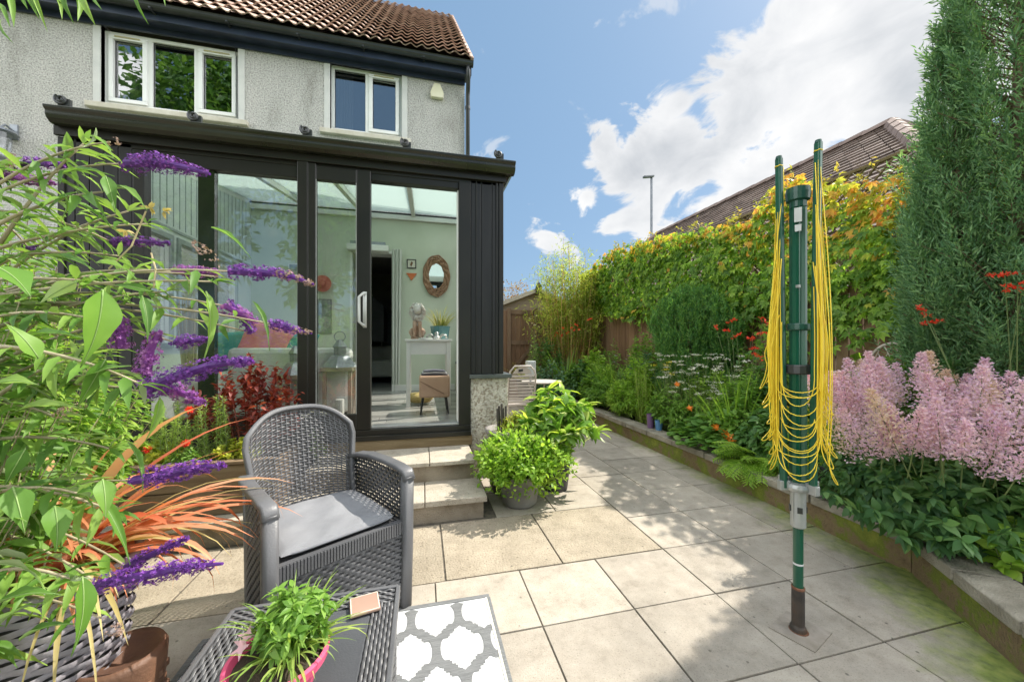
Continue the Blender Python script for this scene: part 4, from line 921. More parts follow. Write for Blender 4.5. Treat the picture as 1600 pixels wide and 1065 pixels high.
weave(wv, flat(TX0+.008, TX0+.073, TY0+.075, TY1-.075, TZ, False), 6, 44, .0028, .38); weave(wv, flat(TX1-.073, TX1-.008, TY0+.075, TY1-.075, TZ, False), 6, 44, .0028, .38)
def SV(axis, c0, sgn):
    def S(u, v):
        z = .05+v*.33
        if axis == 'x': return np.stack([np.full_like(u, c0), TY0+.04+u*(TY1-TY0-.08), z], 1), np.tile((sgn*1., 0, 0), (len(u), 1))
        return np.stack([TX0+.04+u*(TX1-TX0-.08), np.full_like(u, c0), z], 1), np.tile((0, sgn*1., 0), (len(u), 1))
    return S
weave(wv, SV('x', TX1-.006, 1), 20, 40, .003, .4); weave(wv, SV('x', TX0+.006, -1), 20, 40, .003, .4); weave(wv, SV('y', TY1-.006, 1), 20, 22, .003, .4)
wv.build('woven_border', M_wick, tb, smooth=True)
b = MB(); b.box(TX0+.012, TX1-.012, TY0+.012, TY1-.012, TZ-.028, TZ-.012); b.box(TX0+.02, TX1-.02, TY0+.02, TY1-.02, .04, .37)
b.build('carcass', M_wick, tb)
b = MB()
for P in ([(TX0,TY0),(TX1,TY0)],[(TX1,TY0),(TX1,TY1)],[(TX1,TY1),(TX0,TY1)],[(TX0,TY1),(TX0,TY0)]):
    b.bar((*P[0], TZ-.008), (*P[1], TZ-.008), .014, .022)
b.build('edge_trim', M_wick2, tb, bevel=.003)
for x in (TX0+.03, TX1-.03):
    for y in (TY0+.03, TY1-.03): MB().box(x-.026, x+.026, y-.026, y+.026, .006, TZ-.02).build('leg', M_wick2, tb, bevel=.008)
# coaster
q = onZ(570, 947, TZ); cs = MB(); cs.obox((0, 0, .004), (.043, 0, 0), (0, .043, 0), (0, 0, .004))
co = cs.build('coaster', mat('coaster tan', [(.30,.19,.14),(.38,.25,.19)], .5, 3), None, local=True, loc=(q.x, q.y, TZ+.003), bevel=.002); co.rotation_euler = (0, 0, R(12))
tag(co, 'square tan tile coaster on the coffee table behind the pink pot', 'coaster')
PLOC[co.name] = (0, 0, 0); b = MB()
for a_, c_ in (((-.04,-.04),(.04,-.04)),((.04,-.04),(.04,.04)),((.04,.04),(-.04,.04)),((-.04,.04),(-.04,-.04))): b.bar((*a_, .0083), (*c_, .0083), .003, .0012)
b.build('rim_line', mat('coaster rim pale', [(.62,.52,.44)], .5), co, local=True)

# ================================================================= ROTARY CLOTHES AIRER
q = onZ(1247, 985, 0); QX, QY = q.x, q.y
M_grn = mat('dark green enamel', [(.005,.06,.034),(.009,.095,.052)], .28, 3, spec=.6)
M_grn2 = mat('black green enamel', [(.006,.045,.03),(.01,.07,.045)], .35, 3)
M_alu = mat('dull grey casting', [(.30,.31,.30),(.42,.43,.41)], .45, 12, .2, 60, metal=.5)
ro = thing('rotary_airer', 'folded rotary clothes airer with green arms and hanging yellow line', 'clothes airer', (QX, QY, 0))
MB().lathe([(.025,0),(.031,.005),(.029,.02),(.0235,.03),(.0235,.185),(.019,.19)], (QX, QY, 0), 20).build('ground_socket', mat('rusty black socket', [(.025,.022,.02),(.06,.045,.035),(.10,.045,.02)], .6, 9, .3), ro, smooth=False)
M_rust = mat('rust', [(.10,.045,.025),(.20,.09,.05)], .9, 30, .6)
MB().lathe([(.0,.0),(.037,.001),(.033,.007),(.028,.006)], (QX+.003, QY, 0), 18).build('rust_ring', M_rust, ro); MB().lathe([(.0245,.182),(.025,.190),(.021,.193)], (QX, QY, 0), 18).build('rust_ring', M_rust, ro)
pole = MB().lathe([(.0185,.18),(.0185,1.88)], (QX, QY, 0), 20).build('pole', M_grn, ro, smooth=True)
MB().lathe([(.0188,.286),(.0192,.29),(.0188,.294)], (QX, QY, 0), 20).build('joint_ring', mat('white line', [(.6,.6,.6)], .5), ro)
b = MB().lathe([(.022,.445),(.028,.45),(.028,.60),(.024,.605)], (QX, QY, 0), 20)
for a in range(5): b.box(QX-.030+.0, QX+.030, QY-.004+.0, QY+.004, .47+a*.0, .60) if a == 0 else None
b.build('collar', M_alu, ro, smooth=False)
b = MB()
for a in np.arange(4)*math.pi/2+.9: b.obox((QX+math.cos(a)*.0275, QY+math.sin(a)*.0275, .525), (math.cos(a)*.003, math.sin(a)*.003, 0), (-math.sin(a)*.009, math.cos(a)*.009, 0), (0, 0, .012))
b.build('collar_slot', M_blk, ro)
b = MB().lathe([(.03,.602),(.05,.606),(.055,.62),(.05,.636),(.024,.64)], (QX, QY, 0), 20)
va = math.atan2(QY, QX); aa = [va+math.pi/2+.55, va-math.pi/2-.55, va-math.pi/2+.55, va+math.pi/2-.55]
aa = [va+math.pi-.95, va+math.pi+.95, va-.95, va+.95]    # two arms show on each side of the mast
for a in aa: b.obox((QX+math.cos(a)*.058, QY+math.sin(a)*.058, .625), (math.cos(a)*.022, math.sin(a)*.022, 0), (-math.sin(a)*.012, math.cos(a)*.012, 0), (0, 0, .02))
b.build('lower_hub', M_alu, ro, bevel=.003)
tips = []
for k, a in enumerate(aa):
    rt_ = .080; zt = (2.02, 2.045, 1.97, 1.95)[k]
    px0 = QX+math.cos(a)*.060; py0 = QY+math.sin(a)*.060
    top = (QX+math.cos(a)*rt_, QY+math.sin(a)*rt_, zt); tips.append(top)
    MB().sweep([(px0, py0, .615), ((px0+top[0])/2, (py0+top[1])/2, (.615+zt)/2), top], rrect(.021, .026, .3)).build('arm', M_grn, ro, smooth=False)
    MB().tube([top, (top[0], top[1], top[2]+.012)], [.0135, .011], 10).build('arm_cap', M_grn2, ro)
# fluted mast and top hub
fl_ = [((.031-.009*(i % 2))*math.cos(i*math.pi/8), (.031-.009*(i % 2))*math.sin(i*math.pi/8)) for i in range(16)]
MB().sweep([(QX, QY, .64), (QX, QY, 1.84)], fl_).build('mast', M_grn, ro)
MB().lathe([(.0,1.895),(.042,1.892),(.045,1.87),(.042,1.84),(.030,1.835),(.03,1.81)], (QX, QY, 0), 20).build('top_hub', M_grn2, ro, smooth=False)
vx, vy = -math.cos(va), -math.sin(va)
for z_, w2_, h2_ in ((1.77,.013,.03),(1.715,.011,.014)): MB().obox((QX+vx*.037, QY+vy*.037, z_), (-vy*w2_, vx*w2_, 0), (vx*.003, vy*.003, 0), (0, 0, h2_)).build('sticker', mat('silver label', [(.55,.56,.55)], .3, metal=.5), ro)
MB().lathe([(.038,1.285),(.042,1.29),(.042,1.31),(.038,1.315)], (QX, QY, 0), 16).build('slider', M_grn2, ro); MB().lathe([(.05,1.10),(.054,1.105),(.054,1.135),(.05,1.14)], (QX, QY, 0), 16).build('slider', M_blk, ro)
MB().obox((QX+vx*.036, QY+vy*.036, 1.47), (.006,0,0), (0,.006,0), (0,0,.006)).build('bolt', M_alu, ro)
# line: long U-shaped loops hanging between neighbouring arms
ln = MB(); lr = np.random.default_rng(12); M_line = mat('yellow line', [(.80,.56,.02),(.90,.68,.05)], .4, 20)
def loop(a0, a1, z0_, z1_, low, belly, rho, r0_=.085, up_=.0):
    da = (a1-a0+math.pi) % (2*math.pi)-math.pi; P = []; n = 16
    for t in np.linspace(0, 1, n):      # down the first side
        z = z0_+(low+rho-z0_)*t; r = r0_+belly*math.sin(math.pi*min(1, t*.72))**1.1; P.append((a0+da*.02*t, r, z))
    rb = P[-1][1]
    for t in np.linspace(0, math.pi, 14)[1:-1]:
        f = .5-.5*math.cos(t); P.append((a0+da*(.02+.96*f), rb+.01*math.sin(t), low+rho-rho*math.sin(t)**.85))
    for t in np.linspace(1, 0, n): z = z1_+(low+rho-z1_)*t; r = r0_+belly*math.sin(math.pi*min(1, t*.72))**1.1; P.append((a1-da*.02*t, r, z))
    jx, jy = lr.normal(size=2)*.004
    return [(QX+r*math.cos(a)+jx*math.sin((z-.6)*3), QY+r*math.sin(a)+jy*math.sin((z-.6)*3), z) for a, r, z in P]
pairs = [(0, 1, 15, .006, .08), (0, 3, 14, .040, .05), (1, 2, 14, .040, .05), (2, 3, 8, .006, .06)]
for (i0, i1, n_, bl, rho) in pairs:
    for t in range(n_):
        f = t/n_; low = .665+.40*f+lr.normal()*.025; zt0 = tips[i0][2]-.04-.75*f*lr.uniform(.6, 1.1); zt1 = tips[i1][2]-.04-.75*f*lr.uniform(.6, 1.1)
        ln.tube(loop(aa[i0]+lr.normal()*.12, aa[i1]+lr.normal()*.12, zt0, zt1, low, bl*lr.uniform(.35, 1.15), rho*lr.uniform(.8, 2.4), .074+lr.uniform(-.008, .012)), .0019, 5)
ln.build('clothes_line', M_line, ro, smooth=True)
w_ = MB()
for tp in tips[:3]:
    w_.tube([(tp[0]+.014*math.cos(a), tp[1]+.014*math.sin(a), tp[2]-.03-.004*(i % 2)) for i, a in enumerate(np.linspace(0, 6.2, 10))], .0022, 5, closed=True)
w_.build('line_knot', M_line, ro)
MB().obox((QX+.01, QY+.0, .0008), (.085, .03, 0), (-.03, .075, 0), (0, 0, .0022)).build('socket_surround', mat('dirty mortar', [(.22,.19,.15),(.32,.28,.235)], .95, 14, .5), ro)

# ================================================================= INSIDE THE CONSERVATORY
# console table
M_wp = mat('white painted wood', [(.68,.68,.64),(.78,.78,.74)], .4, 3)
x0, x1, y0, y1 = -.195, .33, 4.60, 4.95; zt = 1.275
ct = thing('console_table', 'white console table against the conservatory side by the open door', 'table', (.07, 4.78, FZ))
MB().box(x0-.02, x1+.02, y0-.02, y1+.02, zt, zt+.025).build('table_top', M_wp, ct, bevel=.005)
MB().box(x0+.02, x1-.02, y0+.01, y1-.01, zt-.16, zt-.001).build('apron', M_wp, ct)
for x in (x0, x1-.045):
    for y in (y0, y1-.045): MB().box(x, x+.045, y, y+.045, FZ, zt-.001).build('leg', M_wp, ct, bevel=.004)
# stool with folded blanket
s0 = onZ(683, 632, FZ); sx0, sx1, sy0, sy1 = -.06, .27, 4.02, 4.28
sx0, sx1 = onY(655, 600, 4.05).x, onY(703, 600, 4.05).x
so = thing('peach_stool', 'small peach upholstered stool on dark splayed legs by the open door', 'stool', ((sx0+sx1)/2, 4.18, FZ))
M_pch = mat('peach leather', [(.50,.31,.20),(.58,.38,.26)], .6, 4, .2, 200)
MB().box(sx0, sx1, 4.05, 4.35, .66, .895).build('seat', M_pch, so, bevel=.02)
MB().bar((sx0+.01, 4.047, .84), (sx1-.06, 4.047, .70), .004, .006).build('seam', mat('tan seam', [(.24,.13,.08)], .8), so)
for i, x in enumerate((sx0+.04, sx1-.04)):
    for y, d in ((4.09, -.03), (4.30, .03)): MB().tube([(x, y, .66), (x+(-.025 if i == 0 else .025), y+d, FZ)], [.014, .008], 8).build('leg', M_blk, so)
blk = thing('folded_blanket', 'folded grey and white striped blanket on the peach stool', 'blanket', ((sx0+sx1)/2, 4.18, .897))
for k, (mt, hh_) in enumerate(((mat('blanket grey', [(.12,.12,.15)], .95, 40, .5, 300), .018), (mat('blanket white', [(.66,.65,.66)], .95, 40, .5, 300), .014), (mat('blanket grey', None) if 'blanket grey' in MATS else None, .018))):
    o = MB(); z = .897+k*.018; P = [(sx0+.02+k*.012, 4.2, z+.009), (sx0+.10, 4.2, z+.012), ((sx0+sx1)/2, 4.2, z+.016), (sx1-.04-k*.01, 4.2, z+.009), (sx1-.02-k*.012, 4.2, z+.001)]
    o.sweep(P, [(-.11, -.007), (.11, -.007), (.11, .007), (-.11, .007)]).build('fold', MATS['blanket white' if k == 1 else 'blanket grey'], blk, bevel=.004)
# lion statue
lc = (onY(652, 500, 4.74).x, 4.76, zt+.025)
li = thing('lion_statue', 'seated white and terracotta lion statue on the console table', 'statue', lc)
M_lw = mat('distressed white clay', [(.42,.30,.22),(.66,.62,.56),(.74,.72,.68)], .8, 12, .3); M_lb = mat('terracotta clay', [(.42,.24,.15),(.60,.44,.34)], .85, 10, .3)
b = MB(); b.lathe([(.0,0),(.075,0),(.08,.02),(.068,.03),(0,.03)], lc, 16); b.lathe([(.055,.03),(.066,.08),(.062,.16),(.055,.23),(.05,.28),(.0,.31)], (lc[0], lc[1]+.015, lc[2]), 16, .9, 1.1)
for s in (-1, 1):
    b.tube([(lc[0]+s*.03, lc[1]-.05, lc[2]+.22), (lc[0]+s*.034, lc[1]-.07, lc[2]+.12), (lc[0]+s*.035, lc[1]-.075, lc[2]+.035), (lc[0]+s*.036, lc[1]-.10, lc[2]+.035)], [.026,.02,.016,.017], 8)
    b.tube([(lc[0]+s*.055, lc[1]+.03, lc[2]+.12), (lc[0]+s*.07, lc[1]-.01, lc[2]+.09), (lc[0]+s*.062, lc[1]-.06, lc[2]+.04)], [.03,.035,.018], 8)
b.build('body', M_lb, li, smooth=True)
b = MB(); hd = np.array((lc[0], lc[1]-.02, lc[2]+.375)); b.lathe([(0,-.075),(.05,-.055),(.062,-.01),(.055,.035),(.03,.06),(0,.068)], hd, 14)
b.lathe([(0,-.035),(.028,-.03),(.034,0),(.026,.02),(0,.025)], hd+(0,-.055,-.012), 12)
for s in (-1, 1): b.lathe([(0,-.015),(.016,0),(0,.02)], hd+(s*.045,-.01,.06), 8)
lr = np.random.default_rng(4); P = sph(240, lr); P = P[(P[:, 1] > -.55)]
for p in P: 
    a_ = hd+p*(.062,.055,.075)+(0,.0,-.01); b.tube([a_, a_+p*(.045,.03,.045)+np.array((0,0,-.03))], [.015,.003], 5)
for z in (.20,.25,.29):
    for s in np.linspace(-1, 1, 7): a_ = np.array((lc[0]+s*.045, lc[1]-.045+abs(s)*.02, lc[2]+z)); b.tube([a_, a_+(0,-.012,-.035)], [.013,.003], 5)
b.build('mane_and_head', M_lw, li, smooth=True)
# teal planter with grasses, silver elephant-like ornament heap, on the table
tp_c = (onY(688, 520, 4.8).x, 4.82, zt+.025)
tpl_ = thing('teal_planter', 'teal glazed planter of wispy grass on the console table', 'plant pot', tp_c)
MB().lathe([(0,0),(.10,0),(.125,.16),(.13,.17),(.115,.165),(.10,.13),(0,.13)], tp_c, 22).build('pot', mat('teal glaze', [(.10,.26,.28),(.22,.42,.42)], .25, 6), tpl_, smooth=False)
b = MB(); n = 90; az = lr.random(n)*6.28
blades(b, np.array(tp_c)+np.stack([.06*np.cos(az), .06*np.sin(az), np.full(n, .13)], 1), az, lr.uniform(.9, 1.5, n), lr.uniform(.2, .42, n), .008, 1.1, 5, lr)
b.build('grass', leaf('wispy grass', [(.20,.22,.06),(.36,.36,.12),(.42,.30,.16)]), tpl_)
orn = thing('silver_ornament', 'small silver ornament with curled arms on the console table in front of the planter', 'ornament', (tp_c[0]-.07, 4.66, zt+.025))
M_sil = mat('worn silver', [(.35,.35,.33),(.75,.74,.70)], .3, 15, .3, metal=.7)
b = MB(); oc = np.array((tp_c[0]-.05, 4.66, zt+.025)); b.lathe([(0,0),(.05,0),(.045,.03),(.02,.05),(.03,.08),(0,.10)], oc, 14)
for s in (-1, 1): b.tube([oc+(s*.03,0,.02), oc+(s*.07,-.01,.06), oc+(s*.11,-.01,.05), oc+(s*.12,0,.015)], [.018,.016,.012,.014], 8)
b.build('casting', M_sil, orn, smooth=True)
bk_ = MB().obox((-.085+tp_c[0]-.10, 4.64, zt+.034), (.07,.02,0), (-.015,.05,0), (0,0,.009)).build('closed_book', M_wp, None, loc=(tp_c[0]-.18, 4.64, zt+.025), bevel=.003)
tag(bk_, 'white book lying at the left end of the console table', 'book')
# mirror
mc = onY(682, 431, HY-.05); rxm, rzm = .215, .325
mi_ = thing('oval_mirror', 'oval mirror in a brown woven frame on the sage wall', 'mirror', (mc.x, HY-.02, mc.z))
fr_ = MB(); lr = np.random.default_rng(9)
for ring in range(5):
    f = .62+.09*ring; P = []
    for a in np.linspace(0, 2*math.pi, 61)[:-1]: wob = 1+.02*math.sin(9*a+ring*2); P.append((mc.x+rxm*f*wob*math.cos(a), HY-.05-.012*math.sin(14*a+ring*1.7), mc.z+rzm*(f+.05)*wob*math.sin(a)))
    fr_.tube(P, .013, 6, closed=True)
for a in np.linspace(0, 2*math.pi, 41)[:-1]: fr_.tube([(mc.x+rxm*.6*math.cos(a), HY-.04, mc.z+rzm*.65*math.sin(a)), (mc.x+rxm*1.02*math.cos(a+.1), HY-.045, mc.z+rzm*1.06*math.sin(a+.1))], .008, 5)
fr_.build('woven_frame', mat('brown wicker', [(.16,.085,.045),(.34,.20,.12),(.42,.28,.18)], .8, 20, .4, island=.5), mi_, smooth=True)
m_, N_, L_, P_ = newmat('mirror silver'); P_.inputs['Metallic'].default_value = 1; P_.inputs['Roughness'].default_value = .02; P_.inputs['Base Color'].default_value = (.85,.87,.87,1)
MB().lathe([(0,0),(1,0),(1,.004),(0,.004)], (0, 0, 0), 40).V
g = MB(); an = np.linspace(0, 2*math.pi, 41)[:-1]; g.extrude([(mc.x+rxm*.62*math.cos(a), HY-.042, mc.z+rzm*.68*math.sin(a)) for a in an], (0,0,0), (0,.01,0)); g.build('mirror_glass', m_, mi_)
# little picture and orange pennant
def picture(name, px, py, wpx, hpx, label, inner, fm, Y=HY-.03):
    c = onY(px, py, Y); k = Y/ray(px, py)[1]/CF; w2, h2 = wpx*k/2, hpx*k/2; t = thing(name, label, 'picture', (c.x, Y, c.z)); q = .014
    f = MB(); f.box(c.x-w2, c.x+w2, Y, Y+.015, c.z-h2, c.z-h2+q); f.box(c.x-w2, c.x+w2, Y, Y+.015, c.z+h2-q, c.z+h2); f.box(c.x-w2, c.x-w2+q, Y, Y+.015, c.z-h2+q, c.z+h2-q); f.box(c.x+w2-q, c.x+w2, Y, Y+.015, c.z-h2+q, c.z+h2-q)
    f.build('frame', fm, t); MB().box(c.x-w2+q, c.x+w2-q, Y+.004, Y+.014, c.z-h2+q, c.z+h2-q).build('print', inner, t); return c, w2, h2, t
c, w2, h2, t = picture('small_picture', 643, 412, 14, 14, 'tiny black-framed print above the orange pennant', mat('print cream', [(.58,.56,.46),(.66,.64,.55)], .6), M_blk)
MB().obox((c.x, HY-.029, c.z), (.012, 0, .03), (0, .002, 0), (-.012, 0, .012)).build('motif', mat('brown motif', [(.2,.11,.06)], .8), t)
picture('tall_picture', 507, 494, 20, 54, 'tall dark-framed picture on the wall behind the sliding door', mat('dim print', [(.10,.13,.11),(.42,.46,.42)], .4, 9), mat('pewter frame', [(.2,.21,.21)], .4), HY-.03)
picture('square_picture', 458, 418, 14, 13, 'small white-framed picture on the sage wall left of the main mullion', mat('dim print', None), M_upvc)
c = onY(643, 431, HY-.03)
pn = MB().extrude([(c.x-.085, HY-.03, c.z+.045), (c.x+.085, HY-.03, c.z+.045), (c.x, HY-.03, c.z-.075)], (0,0,0), (0,.012,0)).build('pennant', mat('orange felt', [(.55,.14,.05),(.66,.22,.09)], .9, 9), None, loc=(c.x, HY-.03, c.z)); tag(pn, 'orange triangular pennant hanging below the tiny print', 'wall hanging')
c = onY(504, 443, HY-.05)
hh_ = MB().lathe([(0,0),(.06,.0),(.11,-.01),(.13,.02),(.0,.07)], (0,0,0), 18).lathe([(0,.02),(.06,.06),(.05,.10),(0,.12)], (0,0,0), 14).build('red_hat', mat('red straw', [(.45,.10,.08),(.62,.22,.16)], .9, 25, .5), None, local=True, loc=(c.x, HY-.04, c.z)); hh_.rotation_euler = (R(90), 0, 0)
tag(hh_, 'red straw sun hat hung on the sage wall behind the sliding door', 'hat')
# curtain and pelmet heater at the doorway
cv = drape(onY(612, 540, HY-.12).x, onY(628, 540, HY-.12).x, .60, 2.77, HY-.12, .025, 3, flare=-.04)
tag(cv.build('door_curtain', mat('grey green curtain', [(.54,.56,.50),(.70,.72,.67)], .9, 14, stretch=(9, 1, .3)), None, loc=(-.42, HY-.12, .6), smooth=True), 'long grey-green curtain at the right of the inner doorway', 'curtain')
a_, b_ = onY(541, 384, HY-.16), onY(607, 384, HY-.16)
ht = thing('wall_heater', 'long white heater bar above the inner doorway', 'heater', ((a_.x+b_.x)/2, HY-.05, a_.z)); MB().box(a_.x, b_.x, HY-.16, HY-.013, a_.z-.05, a_.z+.05).build('case', M_upvc, ht, bevel=.015); MB().box(a_.x+.05, b_.x-.05, HY-.13, HY-.03, a_.z+.05, a_.z+.10).build('grille', M_zinc, ht)
# cream sofa beyond the doorway
sf_ = thing('cream_sofa', 'cream sofa standing in the room beyond the inner doorway', 'sofa', (-1.1, 8.1, FZ)); M_crm = mat('cream cloth', [(.50,.47,.40),(.60,.57,.50)], .9, 6, .3, 200)
MB().box(-1.5, -.45, 7.7, 8.4, .60, .92).build('seat', M_crm, sf_, bevel=.05); MB().box(-1.5, -.45, 8.25, 8.5, .60, 1.22).build('backrest', M_crm, sf_, bevel=.05)
for x in (-1.45, -.55): MB().box(x, x+.05, 7.75, 7.8, FZ, .60).build('leg', M_blk, sf_)
tvb = thing('dark_cabinet', 'dark cabinet standing in shade beyond the inner doorway', 'cabinet', (-.95, 8.9, FZ)); MB().box(-1.2, -.7, 8.8, 9.2, FZ, 1.95).build('body', M_blk, tvb, bevel=.01); MB().box(-.92, -.90, 8.79, 8.80, 1.1, 1.5).build('handle', M_alu, tvb)
# yellow cushion and basket by the table
yc = MB().lathe([(0,-.07),(.12,-.055),(.17,0),(.12,.055),(0,.07)], (0,0,0), 20).build('pouffe', mat('mustard wool', [(.50,.36,.12),(.66,.52,.24)], .95, 30, .8, 90), None, local=True, loc=(-.03, 4.85, FZ+.08), smooth=True); tag(yc, 'round mustard wool floor cushion under the console table', 'cushion')
# white sofa with its back to the window, pink and teal cushions
ws = thing('white_sofa', 'pale sofa with its back to the big window', 'sofa', (-1.3, 4.2, FZ)); M_ws = mat('pale sofa cloth', [(.55,.56,.52),(.66,.67,.63)], .85, 4, .3, 150)
xa, xb = onY(352, 600, 3.95).x, onY(548, 600, 3.95).x
MB().box(xa, xb, 3.95, 4.12, .55, 1.20).build('backrest', M_ws, ws, bevel=.05); MB().box(xa+.01, xb-.01, 4.12, 4.75, .58, .86).build('seat', M_ws, ws, bevel=.04); MB().box(xa, xa+.16, 4.10, 4.78, .56, 1.02).build('arm', M_ws, ws, bevel=.04); MB().box(xb-.16, xb, 4.10, 4.78, .56, 1.02).build('arm', M_ws, ws, bevel=.04)
for x in (xa+.05, xb-.1): MB().box(x, x+.05, 4.0, 4.05, FZ, .58).build('leg', M_blk, ws)
def pillow(name, label, px, py, Y, w_, h_, m, rot):
    c = onY(px, py, Y); n = 16; uu, vv = np.meshgrid(np.linspace(-1, 1, n), np.linspace(-1, 1, n), indexing='ij'); pf = ((1-uu**4)*(1-vv**4))**.5; b = MB()
    for s in (1, -1):
        G = np.stack([uu*w_/2*(1-.08*(1-vv**2)), s*.07*pf, vv*h_/2*(1-.08*(1-uu**2))], -1); b.grid(G if s < 0 else G[::-1])
    o = b.build(name, m, None, local=True, loc=tuple(c), smooth=True); o.rotation_euler = rot; return tag(o, label, 'cushion')
pillow('pink_cushion', 'pink cushion propped on the pale sofa', 415, 538, 4.22, .48, .44, mat('pink velvet', [(.62,.10,.17),(.76,.20,.28)], .8, 6), (R(-12), R(16), 0))
pillow('teal_cushion', 'teal cushion left of the pink one on the pale sofa', 376, 546, 4.26, .46, .42, mat('teal cloth', [(.03,.22,.22),(.07,.33,.32)], .8, 6), (R(-14), R(-8), 0))
pillow('teal_cushion', 'teal cushion right of the pink one on the pale sofa', 455, 546, 4.26, .46, .42, mat('teal cloth', None), (R(-14), R(10), 0))
# lanterns
M_wood = mat('weathered lantern wood', [(.22,.17,.12),(.40,.33,.25)], .8, 5, .4, stretch=(1, 1, .2))
def lantern(px, Y, hw_, ztop, label):
    c = onY(px, 600, Y); x = c.x; t = thing('wooden_lantern', label, 'lantern', (x, Y, FZ), 0, 'wooden lanterns inside the glass'); f = MB(); w_ = hw_
    for sx_ in (-1, 1):
        for sy_ in (-1, 1): f.box(x+sx_*w_-.016, x+sx_*w_+.016, Y+sy_*w_-.016, Y+sy_*w_+.016, FZ+.06, ztop)
    f.box(x-w_-.03, x+w_+.03, Y-w_-.03, Y+w_+.03, FZ, FZ+.06); f.box(x-w_-.03, x+w_+.03, Y-w_-.03, Y+w_+.03, ztop, ztop+.035); f.build('wooden_frame', M_wood, t, bevel=.003)
    b_ = MB(); b_.lathe([(w_*1.45,ztop+.035),(w_*.75,ztop+.14),(w_*.5,ztop+.15),(w_*.5,ztop+.22),(w_*.62,ztop+.23),(.02,ztop+.30),(0,ztop+.30)], (x, Y, 0), 4); o = b_.build('metal_roof', M_zinc, t)
    MB().tube([(x+.05*math.cos(a), Y, ztop+.33+.05*math.sin(a)) for a in np.linspace(0, 6.2, 14)], .005, 5, closed=True).build('ring', M_zinc, t)
    MB().lathe([(0,0),(.04,0),(.04,.16),(0,.16)], (x, Y, FZ+.061), 14).build('candle', M_wp, t)
    return t
lantern(531, 3.86, .11, .98, 'big wooden lantern with metal roof behind the sliding door glass')
lantern(462, 3.80, .10, .92, 'smaller wooden lantern standing left of the main mullion')
# reed bundle vase in the left window
vc = onY(297, 540, 4.0); rv = thing('reed_vase', 'tall bundle of beige reeds in the left of the window', 'vase', (vc.x, 4.0, FZ)); b = MB(); lr = np.random.default_rng(8); n = 60; a = lr.random(n)*6.28; r0 = lr.random(n)*.05
sticks(b, np.stack([vc.x+r0*np.cos(a), 4+r0*np.sin(a), np.full(n, .9)], 1), np.stack([vc.x+r0*2.2*np.cos(a), 4+r0*2.2*np.sin(a), 1.5+lr.random(n)*.15], 1), .005, .004); b.build('reeds', mat('reed', [(.34,.26,.15),(.52,.43,.28)], .9, 20, island=.8), rv)
MB().lathe([(0,0),(.09,0),(.12,.2),(.07,.38),(.075,.45),(.06,.45)], (vc.x, 4.0, FZ), 20).build('vase', mat('pale vase', [(.5,.48,.42)], .5), rv, smooth=True)

# ================================================================= BISTRO SET BEYOND THE POTS
M_bis = mat('cream wrought metal', [(.46,.40,.36),(.58,.52,.47)], .5, 8)
bt = onY(846, 595, 4.95); bz = bt.z
bs = thing('bistro_table', 'small round mosaic bistro table behind the big leafy pot plant', 'table', (bt.x, 4.95, 0))
MB().lathe([(0,bz-.02),(.26,bz-.02),(.28,bz-.01),(.28,bz),(0,bz)], (bt.x, 4.95, 0), 32).build('table_top', mat('mosaic top', [(.34,.31,.27),(.55,.52,.46)], .6, 40), bs)
for k in range(3):
    a = k*2.1+.4; MB().tube([(bt.x+.2*math.cos(a), 4.95+.2*math.sin(a), bz-.02), (bt.x+.07*math.cos(a), 4.95+.07*math.sin(a), .4), (bt.x+.24*math.cos(a), 4.95+.24*math.sin(a), 0)], .01, 6).build('leg', M_bis, bs)
gc = onY(829, 592, 4.85); gl_ = thing('glass_lantern', 'small frosted square lantern glass on the bistro table', 'lantern', (gc.x, 4.85, bz)); MB().box(gc.x-.06, gc.x+.06, 4.79, 4.91, bz+.09, bz+.29).build('glass_box', mat('frosted glass', [(.55,.58,.56)], .2), gl_, bevel=.01); MB().lathe([(0,0),(.04,0),(.012,.015),(.012,.09),(0,.09)], (gc.x, 4.85, bz), 12).build('stem', M_zinc, gl_)
chx = onY(815, 600, 4.6).x
bc = thing('bistro_chair', 'cream metal chair with a pierced slatted back by the bistro table', 'chair', (chx, 4.75, 0))
def backpt(u, v): return np.array((chx+(u-.5)*.36*(1.0 if v < .7 else math.sqrt(max(.02, 1-((v-.7)/.32)**2*.75))), 4.62-.10*v+.02, .46+v*.50))
b = MB()
for k in range(9):
    v = .06+k*.085; b.bar(backpt(.05, v), backpt(.95, v), .012, .028)
b.build('slats', M_bis, bc)
P = [backpt(0, v) for v in np.linspace(0, 1, 10)]+[backpt(1, v) for v in np.linspace(1, 0, 10)]
MB().tube(P, .012, 8).build('back_frame', M_bis, bc, smooth=True)
A = [backpt(.12, .80), backpt(.88, .80), backpt(.8, .93), backpt(.6, .99), backpt(.4, .99), backpt(.2, .93)]; MB().extrude(A, (0,0,0), (0,.008,0)).build('head_plate', M_bis, bc)
c0 = backpt(.42, .89); MB().obox(c0+(0,-.002,0), (.028,0,.004), (0,.004,0), (0,0,.014)).build('hand_hole', M_blk, bc)
MB().box(chx-.2, chx+.2, 4.62, 5.0, .44, .465).build('seat', M_bis, bc, bevel=.008)
for sx_ in (-.17, .17):
    for y in (4.64, 4.98): MB().tube([(chx+sx_, y, .44), (chx+sx_*1.15, y+(.02 if y > 4.8 else -.02), 0)], .011, 6).build('leg', M_bis, bc)
